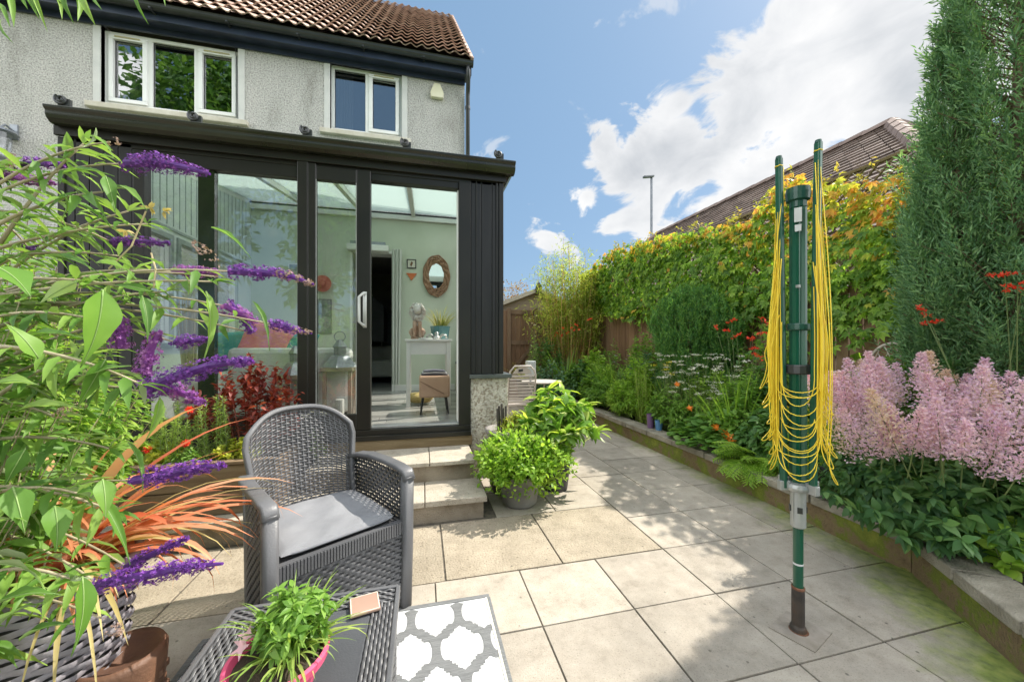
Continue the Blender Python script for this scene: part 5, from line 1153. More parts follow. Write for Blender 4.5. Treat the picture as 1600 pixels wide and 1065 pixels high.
# arched wire chair back behind the astilbe
wc_ = onX(1396, 560, 3.62); wt = thing('wire_chair', 'pale arched wire chair with a diamond lattice back behind the pink astilbe', 'chair', (3.62, wc_.y, .17)); M_wire = mat('pale wire', [(.34,.30,.24),(.46,.42,.36)], .5, 9)
def WP(s, z): return (3.62+s*.03, wc_.y+s*.19, z)
topz = H+4/575*2.9
P = [WP(-1, .2), WP(-1, topz-.22)]+[WP(-math.cos(a), topz-.22+.22*math.sin(a)) for a in np.linspace(.2, math.pi-.2, 12)]+[WP(1, topz-.22), WP(1, .2)]
MB().tube(P, .011, 8).build('back_frame', M_wire, wt, smooth=True)
b = MB()
for s in (1, -1):
    for k in np.arange(-2.4, 2.4, .4):
        pts = [(k+s*t*1.6, .62+t*(topz-.62)) for t in np.linspace(0, 1, 25)]; pts = [(x, z) for x, z in pts if abs(x) < 1 and (z < topz-.22 or (x**2+((z-topz+.22)/.22)**2) < 1)]
        if len(pts) > 2: b.tube([WP(x, z) for x, z in (pts[0], pts[-1])], .004, 5)
b.build('lattice', M_wire, wt)
MB().box(3.45, 3.78, wc_.y-.19, wc_.y+.19, .60, .62).build('seat', M_wire, wt)
# ================================================================= PLANTS
M_stem = mat('green stem', [(.10,.14,.04),(.17,.22,.07)], .6, 8); M_wood2 = mat('brown twig', [(.10,.07,.045),(.22,.16,.10)], .85, 14, .3); M_straw = mat('straw stem', [(.38,.30,.16),(.52,.43,.25)], .7, 14)
LF_mid = leaf('mid green leaf', [(.09,.20,.03),(.17,.32,.05),(.28,.44,.09)])
LF_dark = leaf('dark green leaf', [(.05,.13,.035),(.09,.20,.05),(.16,.29,.08)], .4)
LF_blue = leaf('blue green leaf', [(.04,.11,.06),(.08,.18,.09),(.14,.26,.13)], .3)
LF_bright = leaf('bright green leaf', [(.15,.29,.035),(.26,.43,.06),(.40,.55,.10)], .5)
LF_yel = leaf('yellow green leaf', [(.26,.32,.04),(.42,.46,.06),(.55,.52,.08)], .5)
LF_gold = leaf('golden leaf', [(.50,.33,.05),(.68,.50,.08),(.62,.26,.08),(.70,.58,.12)], .5)
LF_red = leaf('dark red leaf', [(.13,.02,.018),(.26,.045,.03),(.40,.10,.06)], .4)
LF_bronze = leaf('bronze strap leaf', [(.30,.09,.04),(.50,.18,.08),(.60,.30,.18),(.52,.36,.14)], .35)
LF_straw = leaf('straw leaf', [(.42,.34,.14),(.58,.48,.22)], .4)
FL_red = leaf('scarlet petal', [(.62,.03,.015),(.78,.07,.03),(.70,.12,.06)], .3)
FL_orange = leaf('orange petal', [(.75,.16,.02),(.80,.30,.03)], .3)
FL_yellow = leaf('yellow petal', [(.70,.55,.03),(.78,.68,.08)], .3)
FL_white = leaf('white petal', [(.62,.60,.55),(.78,.77,.74)], .3)
FL_pink = leaf('pale pink plume', [(.56,.37,.60),(.73,.54,.74),(.80,.66,.78)], .4)
FL_pur = leaf('deep purple floret', [(.055,.014,.13),(.14,.035,.28),(.32,.10,.47)], .25)
FL_mag = leaf('faded purple floret', [(.14,.03,.25),(.28,.08,.36),(.40,.18,.42)], .35)
FL_brown = leaf('spent floret', [(.22,.13,.09),(.36,.25,.19),(.32,.22,.27)], .2)
def pbase(px, X, z=.17): p = onX(px, 540, X); return np.array((p.x, p.y, z))
def bez(P0, P1, P2, t): t = t[:, None]; return P0*(1-t)**2+2*P1*t*(1-t)+P2*t**2
def bush(name, label, cat, base, rx, ry, z0, z1, nst, nlf, ll, lw, lm, sm=M_stem, tpl='lance', r0=.25, seed=1, group=None, up=.5, out=.9, dome=.5, tmin=.25, droop=.15, pair=False, stem_r=.004, parent=None):
    """stems rise from the base to points in a dome, leaves set along them"""
    rg = np.random.default_rng(seed); base = np.array(base, float); t_ = parent or thing(name, label, cat, tuple(base), 0, group)
    a = rg.random(nst)*6.283; rr = np.sqrt(rg.random(nst)); hz = z0+(z1-z0)*np.clip((1-rr**2*dome*1.3)*rg.uniform(.55, 1.03, nst), .05, 1.05)
    E = np.stack([base[0]+rx*rr*np.cos(a), base[1]+ry*rr*np.sin(a), hz], 1)
    S = np.stack([base[0]+rx*rr*np.cos(a)*r0, base[1]+ry*rr*np.sin(a)*r0, np.full(nst, base[2])], 1)
    C = S*.35+E*.65; C[:, 2] = np.maximum(S[:, 2]+(E[:, 2]-S[:, 2])*.75, S[:, 2]); mb = MB()
    for k in range(3):
        ta = np.full(nst, k/3.); tb_ = np.full(nst, (k+1)/3.); sticks(mb, bez(S, C, E, ta), bez(S, C, E, tb_), stem_r*(1-.2*k), stem_r*(.8-.2*k), rg=rg)
    mb.build('stems', sm, t_)
    idx = rg.integers(0, nst, nlf); t = tmin+(1-tmin)*rg.random(nlf)**.75; P = bez(S[idx], C[idx], E[idx], t); P2 = bez(S[idx], C[idx], E[idx], t-.04); T = nrm(P-P2)
    o = sph(nlf, rg); o = nrm(o-T*(o*T).sum(1)[:, None]); cen = P-np.array((base[0], base[1], (z0+z1)/2)); o = nrm(o+.5*nrm(cen)); D = nrm(T*(1-out)+o*out+np.array((0, 0, -droop)))
    L_ = ll*rg.uniform(.6, 1.15, nlf)*(1-.35*np.clip(t-.7, 0, 1)/.3); lb = MB(); leaves(lb, P, D, L_, L_*lw/ll, tpl, jit=1-up, rg=rg); lb.build('leaves', lm, t_)
    return t_, E, rg
def strap(name, label, cat, base, n, ln, wd, lm, seed=1, el=(1.0, 1.5), droop=(.6, 1.8), rad=.06, group=None, az=None, nseg=7, part='leaves', parent=None):
    rg = np.random.default_rng(seed); base = np.array(base, float); t_ = parent or thing(name, label, cat, tuple(base), 0, group); a = rg.random(n)*6.283 if az is None else rg.uniform(az[0], az[1], n)
    P = base+np.stack([rad*np.cos(a)*rg.random(n), rad*np.sin(a)*rg.random(n), np.zeros(n)], 1); mb = MB()
    blades(mb, P, a, rg.uniform(*el, n), rg.uniform(*ln, n), rg.uniform(.7, 1.15, n)*wd, rg.uniform(*droop, n), nseg, rg, twist=.2); mb.build(part, lm, t_); return t_, rg

# ---- vine along the trellis -----------------------------------------------------------
rg = np.random.default_rng(31)
vt = thing('virginia_creeper', 'virginia creeper covering the trellis, green low down and golden along the top', 'climbing plant', (FX-.15, 4.5, .2))
topk = [(935,420),(955,392),(1000,380),(1060,366),(1120,352),(1180,345),(1215,300),(1245,272),(1290,280),(1330,275),(1380,285),(1430,270),(1520,250),(1600,240)]
botk = [(935,480),(960,488),(1000,495),(1040,492),(1100,505),(1160,505),(1220,508),(1300,530),(1360,512),(1430,500),(1520,500),(1600,500)]
T_ = sorted([(onX(px, py, FX-.1).y, onX(px, py, FX-.1).z) for px, py in topk]); B_ = sorted([(onX(px, py, FX-.1).y, onX(px, py, FX-.1).z) for px, py in botk])
ztop = lambda y: np.interp(y, [p[0] for p in T_], [p[1] for p in T_]); zbot = lambda y: np.interp(y, [p[0] for p in B_], [p[1] for p in B_])
n = 13000; y = .4+8.3*rg.random(n)**.95; zt_, zb_ = ztop(y)-.04, zbot(y); v = rg.random(n); lump = .5+.5*np.sin(y*5.1+v*4)*np.sin(y*2.3-v*7)
z = zb_+(zt_-zb_)*v+rg.normal(size=n)*.045 - .10*(v < .05)*rg.random(n)
depth = FX-.06-(.05+.20*lump)*rg.random(n)-.06*(v > .9)
hole = (np.sin(y*9+z*7)*np.sin(y*4.3-z*11) > .72) & (v < .85); keep = ~hole
P = np.stack([depth, y, z], 1)[keep]; v = v[keep]; n = len(P)
# small drooping fan of leaflets at each point
def fans(P, size, nl, rg, face=(-1, 0, .35)):
    n = len(P); f = nrm(np.array(face)+.45*rg.normal(size=(n, 3))); dn = nrm(np.cross(np.cross(f, np.tile((0, 0, -1.), (n, 1))+.35*rg.normal(size=(n, 3))), f)); sdv = np.cross(f, dn); out = []
    for k in range(nl):
        a = (k-(nl-1)/2)*.62; out.append((P, nrm(dn*math.cos(a)+sdv*math.sin(a)), size*(1-.16*abs(k-(nl-1)/2)), f))
    return out
sz = rg.uniform(.045, .115, n); ytop = np.clip((P[:, 2]-(ztop(P[:, 1])-.30))/.25, 0, 1); near = np.clip((4.3-P[:, 1])/2.2, 0, 1)
pg = np.clip(.02+ytop*(.60+.40*near)+near*.75*np.clip((P[:, 2]-1.95)/.5, 0, 1), 0, .95); kind = rg.random(n); gold = kind < pg*.50; yel = (kind >= pg*.50) & (kind < pg); grn = kind >= pg  # gold for new growth and for sun on the leaves, put into their colour
lite = grn & (rg.random(n) < .48)
for nm, mk, lm in (('green_leaves', grn & ~lite, leaf('creeper green', [(.07,.17,.03),(.14,.27,.045),(.23,.35,.07)], .5)), ('light_leaves', lite, LF_bright), ('yellow_leaves', yel, LF_yel), ('golden_leaves', gold, LF_gold)):
    mb = MB()
    for p, d, s, f in fans(P[mk], sz[mk], 5, rg): leaves(mb, p, d, s, s*.42, 'dia', up=f, jit=.15, rg=rg)
    mb.build(nm, lm, vt)
mb = MB(); m = 420; i0 = rg.integers(0, n, m); A = P[i0]; A[:, 0] = FX-.03; Bv = A+np.stack([rg.uniform(-.1, .02, m), rg.normal(size=m)*.22, rg.uniform(.1, .5, m)], 1); Bv[:, 2] = np.minimum(Bv[:, 2], ztop(Bv[:, 1])); sticks(mb, A, Bv, .004, .002, bow=.05, nseg=3, rg=rg); mb.build('stems', M_wood2, vt)
# loose shoots over the top
mb = MB(); lf_ = MB()
for k in range(60):
    y0 = rg.uniform(.8, 8.2); p = np.array((FX-.12+rg.normal()*.05, y0, ztop(y0)-.05)); d = nrm(np.array((rg.normal()*.4, rg.normal()*.7, 1.))); L_ = rg.uniform(.10, .26); q = p+d*L_; sticks(mb, [p], [q], .003, .0015, rg=rg)
    tt = rg.random(9)[:, None]; PP = p+(q-p)*tt; leaves(lf_, PP, sph(9, rg)+(0, 0, -.2), rg.uniform(.04, .07, 9), .025, 'dia', rg=rg)
mb.build('shoots', M_stem, vt); lf_.build('shoot_leaves', leaf('creeper tip', [(.14,.15,.04),(.34,.32,.06),(.42,.28,.10)], .5), vt)
# bare branching twig rising above the creeper by the airer
bt_ = onX(1320, 330, 4.5); rg = np.random.default_rng(5); mb = MB()
def twig(p, d, l, r, lev):
    q = p+d*l; sticks(mb, [p], [q], r, r*.7, bow=l*.06*rg.normal(), nseg=3, rg=rg)
    if lev == 0: return
    for k in range(3 if lev > 1 else 4): twig(p+(q-p)*rg.uniform(.5, 1), nrm(d+rg.normal(size=3)*.55), l*rg.uniform(.45, .75), r*.62, lev-1)
twig(np.array((bt_.x, bt_.y, 1.6)), nrm(np.array((-.05, .12, 1.))), 1.15, .010, 0); twig(np.array((bt_.x-.05, bt_.y+.13, 2.7)), nrm(np.array((-.05, .35, .5))), .35, .007, 3); twig(np.array((bt_.x-.05, bt_.y+.13, 2.65)), nrm(np.array((0, -.45, .45))), .35, .006, 3)
tag(mb.build('bare_twig', M_wood2, None, loc=(bt_.x, bt_.y, 1.6)), 'bare forked twig poking above the golden creeper behind the airer', 'branch')

# ---- conifers ---------------------------------------------------------------------------
def sprays(mb, P, D, L_, rg, nside=9, leaf_l=.034, leaf_w=.008, bend=.25):
    """flat feathery sprays of scale foliage"""
    n = len(P); D = nrm(D); S = nrm(np.cross(D, rg.normal(size=(n, 3)))); up = np.array((0, 0, 1.))
    for k in range(nside):
        f = (k+.5)/nside
        for s in (-1, 1):
            ax = P+D*(L_*f)[:, None]+up*(bend*L_*f*f)[:, None]; dd = nrm(D+s*S*(.85-.3*f)+up*bend*f+.12*rg.normal(size=(n, 3))); sl_ = L_*(.34-.22*f)
            for j in (0, .5, 1.):
                q = ax+dd*(sl_*j)[:, None]; leaves(mb, q, nrm(dd+.35*rg.normal(size=(n, 3))), leaf_l*rg.uniform(.7, 1.3, n), leaf_w, 'dia', jit=1.5, rg=rg)
    return mb
def cypress(name, label, base, H_, R_, n, lm, seed, spires=(), z_lo=.25, prof=None, cat='conifer', L0=.26, el=1.05, ll=.034, lw=.008):
    rg = np.random.default_rng(seed); base = np.array(base, float); t_ = thing(name, label, cat, tuple(base)); mb = MB(); br_ = MB()
    br_.tube([base, base+(0, 0, H_*.5), base+(0, 0, H_*.97)], [.05, .03, .006], 8); ax_ = [(base, H_, R_, n)]
    for (dx, dy, h, r, m) in spires:
        b2 = base+(dx, dy, 0); br_.tube([base+(0, 0, .3), base+(dx*.7, dy*.7, h*.3), b2+(0, 0, h*.97)], [.035, .03, .005], 7); ax_.append((b2, h, r, m))
    for b2, h, r, m in ax_:
        f = rg.random(m)**1.15; z = z_lo+(h-z_lo)*f; a = rg.random(m)*6.283; rr = r*(prof(f) if prof else np.clip((1-f)**.62*(.55+.45*np.minimum(1, f*5)), .02, 1))*(1+.20*np.sin(a*3+z*4)+(.16*np.sin(a*7-z*9) if prof is None else 0)); k = rg.uniform(.45, 1, m)**.6*np.where(rg.random(m) < (.12 if prof is None else 0), 1.28, 1)
        P = b2+np.stack([np.cos(a)*rr*k, np.sin(a)*rr*k, z], 1); e_ = el+rg.normal(size=m)*.22+f*.25; D = np.stack([np.cos(a)*np.cos(e_), np.sin(a)*np.cos(e_), np.sin(e_)], 1)
        sprays(mb, P-D*(L0*.3), D, L0*rg.uniform(.6, 1.25, m)*(1-.4*f), rg, leaf_l=ll, leaf_w=lw)
        i = rg.random(m) < .35; c0 = P[i].copy(); c0[:, 0] = b2[0]; c0[:, 1] = b2[1]; c0[:, 2] -= .25*rr[i]+.1; sticks(br_, c0, P[i]+D[i]*.1, .006, .002, rg=rg)
    br_.build('trunk', M_wood2, t_); mb.build('crown', lm, t_); return t_
LF_con = leaf('conifer green', [(.07,.17,.08),(.15,.29,.13),(.28,.44,.19)], .35, .5)
LF_con2 = leaf('rounded conifer green', [(.05,.15,.05),(.11,.27,.07),(.28,.46,.10)], .4, .5)
cb = pbase(1592, 3.74)
cypress('tall_conifer', 'tall feathery conifer at the right edge towering above the fence', cb, 4.9, .50, 1250, LF_con, 3, spires=((-.12,.26,3.30,.24,420),(-.06,.40,2.45,.17,240),(.02,-.42,4.0,.42,500),(.25,-.75,3.8,.5,400)), z_lo=.75, L0=.30, ll=.046, lw=.0095)
rcb = pbase(1083, 3.5)
cypress('round_conifer', 'dense rounded green conifer shrub in front of the creeper', rcb, 1.74, .50, 1500, LF_con2, 4, prof=lambda f: np.clip(np.where(f < .6, .78+.22*f/.6, np.sqrt(np.clip(1-((f-.6)/.42)**2, 0, 1))), .02, 1), z_lo=.3, cat='shrub', L0=.20, el=1.35, ll=.045, lw=.010)

# ---- bamboo -----------------------------------------------------------------------------
rg = np.random.default_rng(14); bb = np.array((onY(890, 540, 8.0).x, 8.0, 0.)); bt_ = thing('bamboo', 'golden bamboo clump with bare canes below and pale leaves above the back fence', 'bamboo', tuple(bb)); n = 85; a = rg.random(n)*6.283; r0 = .34*np.sqrt(rg.random(n))
S = bb+np.stack([r0*np.cos(a), r0*np.sin(a)*.7, np.zeros(n)], 1); hh2 = rg.uniform(2.2, 4.05, n)*(1-.25*r0/.34); E = bb+np.stack([(r0*2.6)*np.cos(a), (r0*1.8)*np.sin(a), hh2], 1)+rg.normal(size=(n, 3))*(.12, .1, 0); mb = MB(); sticks(mb, S, E, .011, .004, bow=.08, nseg=4, rg=rg); mb.build('canes', mat('orange cane', [(.42,.20,.06),(.62,.36,.13),(.55,.42,.14)], .5, 9, island=.8), bt_)
m = 9000; i = rg.integers(0, n, m); t = .52+.50*rg.random(m)**.8; P = S[i]+(E[i]-S[i])*t[:, None]+rg.normal(size=(m, 3))*(.15, .12, .07); D = sph(m, rg)+(0, 0, -.45); mb = MB(); leaves(mb, P, D, rg.uniform(.07, .14, m), .017, 'dia', rg=rg); mb.build('leaves', leaf('bamboo leaf', [(.16,.24,.04),(.32,.40,.07),(.52,.54,.16)], .5), bt_)

# ---- trees beyond the back fence, hedge beside the conservatory, trees behind the viewer ------------
def tree(name, label, base, H_, R_, nl, lm, seed, ll=.12, clear=.3, cat='tree', ncl=26, flat=1.0, group=None):
    rg = np.random.default_rng(seed); base = np.array(base, float); t_ = thing(name, label, cat, tuple(base), 0, group); tr_ = MB(); tr_.tube([base, base+(.05*H_*rg.normal()*.3, 0, H_*.35), base+(0, 0, H_*.75)], [H_*.022, H_*.016, H_*.006], 8)
    cc = base+(0, 0, H_*(clear+(1-clear)*.52)); C = cc+ball(ncl, rg, .6)[0]*np.stack([R_*rg.uniform(.25, .85, ncl)]*3, 1)*(1, 1, H_*(1-clear)*.5/R_*flat*.95); rad = R_*rg.uniform(.22, .42, ncl); sticks(tr_, np.tile(base+(0, 0, H_*.3), (ncl, 1))+rg.random((ncl, 1))*(0, 0, H_*.3), C, H_*.006, .004, bow=.1, nseg=3, rg=rg); tr_.build('trunk', M_wood2, t_)
    i = rg.integers(0, ncl, nl); d, k = ball(nl, rg, .45); P = C[i]+d*(rad[i]*k)[:, None]; mb = MB(); leaves(mb, P, nrm(d+.8*rg.normal(size=(nl, 3))+(0, 0, -.3)), rg.uniform(.6, 1.2, nl)*ll, ll*.5, 'dia', rg=rg); mb.build('crown', lm, t_); return t_
LF_cop = leaf('copper leaf', [(.20,.09,.03),(.36,.20,.07),(.26,.24,.07)], .4)
tree('copper_hedge_tree', 'copper-tinged tree behind the shed roof', (3.4, 13.2, 0), 3.55, 1.5, 5000, LF_cop, 41, .09, clear=.2)
tree('dark_shrub_tree', 'small dark reddish tree above the far end of the creeper', (4.75, 8.3, 0), 3.62, .55, 2200, leaf('dusky leaf', [(.05,.05,.03),(.13,.10,.05),(.20,.12,.08)], .35), 42, .07, clear=.5)
tree('light_tree', 'pale green tree showing between the bamboo and the creeper', (5.3, 11.2, 0), 3.7, .75, 3200, LF_bright, 43, .09, clear=.25)
tree('tall_garden_tree', 'tall leafy tree reflected in the upstairs windows', (-9.5, -8, 0), 15.5, 5.0, 17000, LF_dark, 44, .42, clear=.15, ncl=44)
tree('garden_tree', 'leafy tree reflected low in the two-light window', (-3.6, -9, 0), 12.3, 3.2, 9000, LF_mid, 45, .38, clear=.15, ncl=34)
bush('reflected_shrub', 'broad green shrub mirrored in the conservatory glass', 'shrub', (-1.5, -3.8, 0), 2.8, .8, .2, 2.5, 160, 11000, .15, .07, LF_bright, M_wood2, 'dia', seed=46, stem_r=.008)
bush('boundary_shrub', 'grey-green shrub seen through the side windows of the conservatory', 'shrub', (-4.2, 4.7, 0), .7, 1.8, .2, 2.9, 120, 6000, .11, .05, LF_mid, M_wood2, 'dia', seed=47, stem_r=.008)

# ---- flower bed, near to far ----------------------------------------------------------------
# astilbe
ab_ = pbase(1480, 2.88); ast, E, rg = bush('astilbe', 'big pink astilbe with feathery plumes over dark divided leaves', 'flowering plant', ab_, .70, .66, .12, .70, 170, 4800, .085, .046, leaf('astilbe leaf', [(.04,.11,.045),(.09,.20,.07),(.18,.32,.10)], .4), M_stem, 'ovate', seed=51, dome=.45, droop=.35, r0=.4)
np_ = 98; a = rg.random(np_)*6.283; rr_ = np.sqrt(rg.random(np_)); B0 = ab_+np.stack([.52*rr_*np.cos(a), .50*rr_*np.sin(a), np.full(np_, .38)], 1); pd = nrm(np.stack([.35*rr_*np.cos(a), .35*rr_*np.sin(a), np.ones(np_)], 1)+.10*rg.normal(size=(np_, 3))); ht_ = rg.uniform(.30, .62, np_)*(1-.36*rr_**2)
mb = MB(); sticks(mb, B0, B0+pd*(ht_+.05)[:, None], .003, .0015, rg=rg); mb.build('flower_stems', M_stem, ast); pk = MB(); cr_ = MB()
for j in range(np_):
    pl = .20+.15*rg.random(); top = B0[j]+pd[j]*(ht_[j]+.10); nb = 40
    f = np.repeat(np.linspace(0, .97, nb), 2); phi = np.arange(nb*2)*2.4; u_ = nrm(np.cross(pd[j], (0, 1., .2))); w_ = np.cross(pd[j], u_); o = u_*np.cos(phi)[:, None]+w_*np.sin(phi)[:, None]
    st_ = top-pd[j]*(pl*(1-f))[:, None]; bl = (.092*(1-f)**.85+.004)*(pl/.28)*rg.uniform(.75,1.2,nb*2); dd = nrm(o*.9+pd[j]*.55); tgt = cr_ if rg.random() < .22 else pk
    for q in (.15, .35, .55, .75, .92, 1.08):
        pos = st_+dd*(bl*q)[:, None]; tw = nrm(dd+.9*rg.normal(size=dd.shape)); leaves(tgt, pos, tw, .021*(1.15-.4*q), .010, 'dia', jit=1.5, rg=rg)
pk.build('plumes', FL_pink, ast); cr_.build('faded_plumes', leaf('cream plume', [(.62,.46,.46),(.74,.60,.54)], .4), ast)
# crocosmias
def crocosmia(px, X, label, nleaf, heads, seed, hl=(.5, .8), ztop_=None, wd=.022, lm=LF_mid, xs=(0, 0)):
    b = pbase(px, X); t_, rg = strap('crocosmia', label, 'flowering plant', b, nleaf, hl, wd, lm, seed, el=(1.05, 1.5), droop=(.3, 1.3), rad=.14)
    sb = MB(); fb = MB()
    for (hx, hy) in heads:
        fb = MB(); h = np.array(onX(hx, hy, X-.05+rg.normal()*.05)); s = b+rg.normal(size=3)*(.04, .06, 0); m = (s+h)/2+(0, 0, .12); sb.tube([s, (s+m)/2+(0, 0, .03), m, h], [.0035, .003, .0025, .002], 4); ax = nrm(h-m); sd_ = nrm(np.array((rg.normal()*.2, rg.normal(), .15)))
        k = 11; q = h+sd_*np.linspace(-.045, .045, k)[:, None]+rg.normal(size=(k, 3))*.006
        for o_, d_ in zip(q, nrm(sd_*np.linspace(-1, 1, k)[:, None]+(0, 0, .7)+.5*rg.normal(size=(k, 3)))):
            for r in range(4): leaves(fb, [o_], [nrm(d_+.55*rg.normal(size=3))], .026, .010, 'dia', rg=rg)
        fb.build('flower_head', FL_red, t_)
    sb.build('flower_stems', M_stem, t_); return t_
crocosmia(1575, 3.30, 'broad green strap leaves with scarlet flowers at the right edge before the conifer', 46, [(1442,486),(1590,446),(1597,452),(1570,430),(1455,505)], 61, (.55,.95), wd=.040)
crocosmia(1165, 3.25, 'scarlet crocosmia just left of the airer', 38, [(1143,502),(1151,525),(1174,529),(1193,500),(1191,521),(1184,557),(1119,512),(1178,545),(1136,517)], 62, (.5,.95), wd=.026)
crocosmia(885, 2.85, 'scarlet crocosmia at the far end of the bed below the bamboo', 110, [(870,520),(880,513),(887,520),(893,512),(900,508),(878,524),(905,515),(921,499),(868,524),(897,516)], 63, (.7,1.15), wd=.035)
crocosmia(960, 3.2, 'green strap leaves without flowers between the bamboo and the round conifer', 90, [], 64, (.6,1.0), wd=.032)
# white feverfew-like drift
def umbels(px, X, rx, ry, zlo, zhi, nh, label, seed, fm=FL_white, name='feverfew', leafn=1500, size=.012, cl=26, spread=.035, cat='flowering plant', lm=LF_mid):
    b = pbase(px, X); t_, E, rg = bush(name, label, cat, b, rx, ry, .2, zlo+.05, 70, leafn, .075, .022, lm, seed=seed, dome=.3); n = nh; a = rg.random(n)*6.283; r = np.sqrt(rg.random(n)); Hd = b+np.stack([rx*r*np.cos(a), ry*r*np.sin(a), rg.uniform(zlo, zhi, n)-.17], 1); S = b+(Hd-b)*(.45, .45, .1); mb = MB(); sticks(mb, S, Hd, .0025, .0015, bow=.03, nseg=2, rg=rg); mb.build('flower_stems', M_stem, t_)
    fb = MB(); i = np.repeat(np.arange(n), cl); o = rg.normal(size=(n*cl, 3))*(spread*.6, spread*.6, spread*.16); florets(fb, Hd[i]+o, np.tile((0, 0, 1.), (n*cl, 1))+.5*rg.normal(size=(n*cl, 3)), size*rg.uniform(1.2, 2, n*cl), rg); fb.build('flowers', fm, t_); return t_
umbels(1085, 3.12, .34, .70, .66, 1.14, 105, 'drift of small white daisy heads in the middle of the bed', 71)
umbels(1040, 3.0, .14, .22, .80, 1.02, 7, 'flat yellow flower heads left of the white daisies', 72, FL_yellow, 'achillea', 500)
umbels(972, 2.95, .12, .2, .85, 1.1, 4, 'pale lilac flower spikes over grey leaves left in the bed', 73, leaf('lilac petal', [(.34,.26,.42),(.46,.38,.52)], .3), 'scabious', 700, .01, 16, .02)
umbels(1322, 3.35, .12, .18, .6, .8, 3, 'single orange flower low beside the airer', 74, FL_orange, 'orange_daisy', 400, .013, 12, .012)
# tall thin stems
b = pbase(1003, 2.9); rg = np.random.default_rng(75); t_ = thing('lily_stems', 'upright yellow-green leafy stems rising behind the coping', 'plant', tuple(b)); n = 16; S = b+np.stack([rg.normal(size=n)*.05, rg.normal(size=n)*.13, np.zeros(n)], 1); E = S+np.stack([rg.normal(size=n)*.04, rg.normal(size=n)*.05, rg.uniform(.55, .85, n)], 1); mb = MB(); sticks(mb, S, E, .005, .003, rg=rg); mb.build('stems', mat('lime stem', [(.26,.34,.06),(.36,.44,.10)], .6), t_); m = 700; i = rg.integers(0, n, m); tt = rg.random(m)[:, None]; mb = MB(); leaves(mb, S[i]+(E[i]-S[i])*tt, sph(m, rg)+(0, 0, .5), .05, .009, 'dia', rg=rg); mb.build('leaves', LF_bright, t_)
# nasturtiums spilling on the coping
b = pbase(1120, 2.88, .17); t_, E, rg = bush('nasturtium', 'nasturtiums with round leaves and orange flowers spilling over the coping', 'flowering plant', b, .26, .50, .20, .52, 90, 10, .05, .05, LF_bright, seed=76); n = 620; a = rg.random(n)*6.283; r = np.sqrt(rg.random(n)); P = b+np.stack([.30*r*np.cos(a), .55*r*np.sin(a), .02+.34*(1-r**2*.8)*rg.uniform(.5, 1, n)], 1); mb = MB(); leaves(mb, P, np.stack([np.cos(a), np.sin(a), -.25+.3*rg.random(n)], 1), rg.uniform(.05, .095, n), rg.uniform(.05, .09, n), 'round', jit=.35, rg=rg); mb.build('round_leaves', leaf('nasturtium leaf', [(.06,.15,.03),(.13,.27,.05),(.22,.36,.09)], .45), t_)
fb = MB()
for (fx_, fy_) in ((1117,667),(1135,674),(1140,682),(1137,688),(1100,700),(1132,678),(1078,636),(1058,600),(1143,690),(1120,670)):
    c = np.array(onX(fx_, fy_, 2.74)); fb = MB()
    for k in range(3): florets(fb, [c+rg.normal(size=3)*.008], [(-.5, -.8, .3)+.3*rg.normal(size=3)], .07, rg)
    fb.build('flower', FL_orange, t_)
# ferns
def fern(base, label, nf, L_, seed, lm, el=(.5, 1.1), az=(0, 6.283), width=.17, droop=1.2):
    rg = np.random.default_rng(seed); base = np.array(base, float); t_ = thing('fern', label, 'fern', tuple(base)); mb = MB(); sb = MB()
    for k in range(nf):
        a = rg.uniform(*az); e_ = rg.uniform(*el); ln_ = L_*rg.uniform(.7, 1.1); p = base.copy(); pts = [p]; N_ = 22
        for j in range(N_): e2 = e_-droop*(j/N_)**1.3; p = p+np.array((math.cos(a)*math.cos(e2), math.sin(a)*math.cos(e2), math.sin(e2)))*ln_/N_; pts.append(p)
        pts = np.array(pts); sb.tube(pts[::3], .002, 4); T = nrm(np.diff(pts, axis=0)); sdv = np.array((-math.sin(a), math.cos(a), 0)); f = np.arange(N_)/N_
        for s in (-1, 1):
            wl_ = width*ln_*1.6*np.sin(math.pi*np.clip(f*.85+.13, 0, 1))**.8
            for q in np.linspace(.05, 1, 7): leaves(mb, pts[:-1]+sdv*s*(wl_*q)[:, None]+T*(.010*q)-np.array((0, 0, .02))*q*q, nrm(T*.9+sdv*s*.4), np.full(N_, .024*(1.2-.6*q)), .010, 'dia', jit=.2, rg=rg); 
            leaves(mb, pts[:-1], nrm(sdv*s+T*.35-np.array((0, 0, .1))), wl_, .006, 'dia', jit=.1, rg=rg)
    sb.build('fern_stalks', M_stem, t_); mb.build('fronds', lm, t_); return t_
fern(pbase(1195, 2.86), 'bright green fern arching over the coping left of the airer foot', 15, .46, 81, LF_bright, (.35, .95), (2.4, 4.6))
fern(pbase(1352, 3.8), 'dark upright fern against the fence boards right of the airer', 13, .75, 82, LF_dark, (1.1, 1.45), droop=.5)
for k_, (px_2, X_2, lb_2) in enumerate(((1150,3.0,'upright sword-leaved clump between the white daisies and the airer'),(1045,3.3,'upright sword-leaved clump rising among the white daisies'),(1300,3.3,'upright sword-leaved clump just right of the airer'),(985,3.15,'upright sword-leaved clump left of the lily stems'))): strap('sword_leaved_plant', lb_2, 'plant', pbase(px_2, X_2), 46, (.55, .95), .024, LF_bright, 200+k_, (1.15, 1.52), (.15, .8), .12)
fern(pbase(1270, 3.1), 'soft mid-green fern behind the airer', 20, .55, 83, LF_mid, (.6, 1.3))
fern(pbase(1335, 2.92), 'low feathery foliage between the black pot and the astilbe', 20, .40, 84, LF_mid, (.5, 1.2))
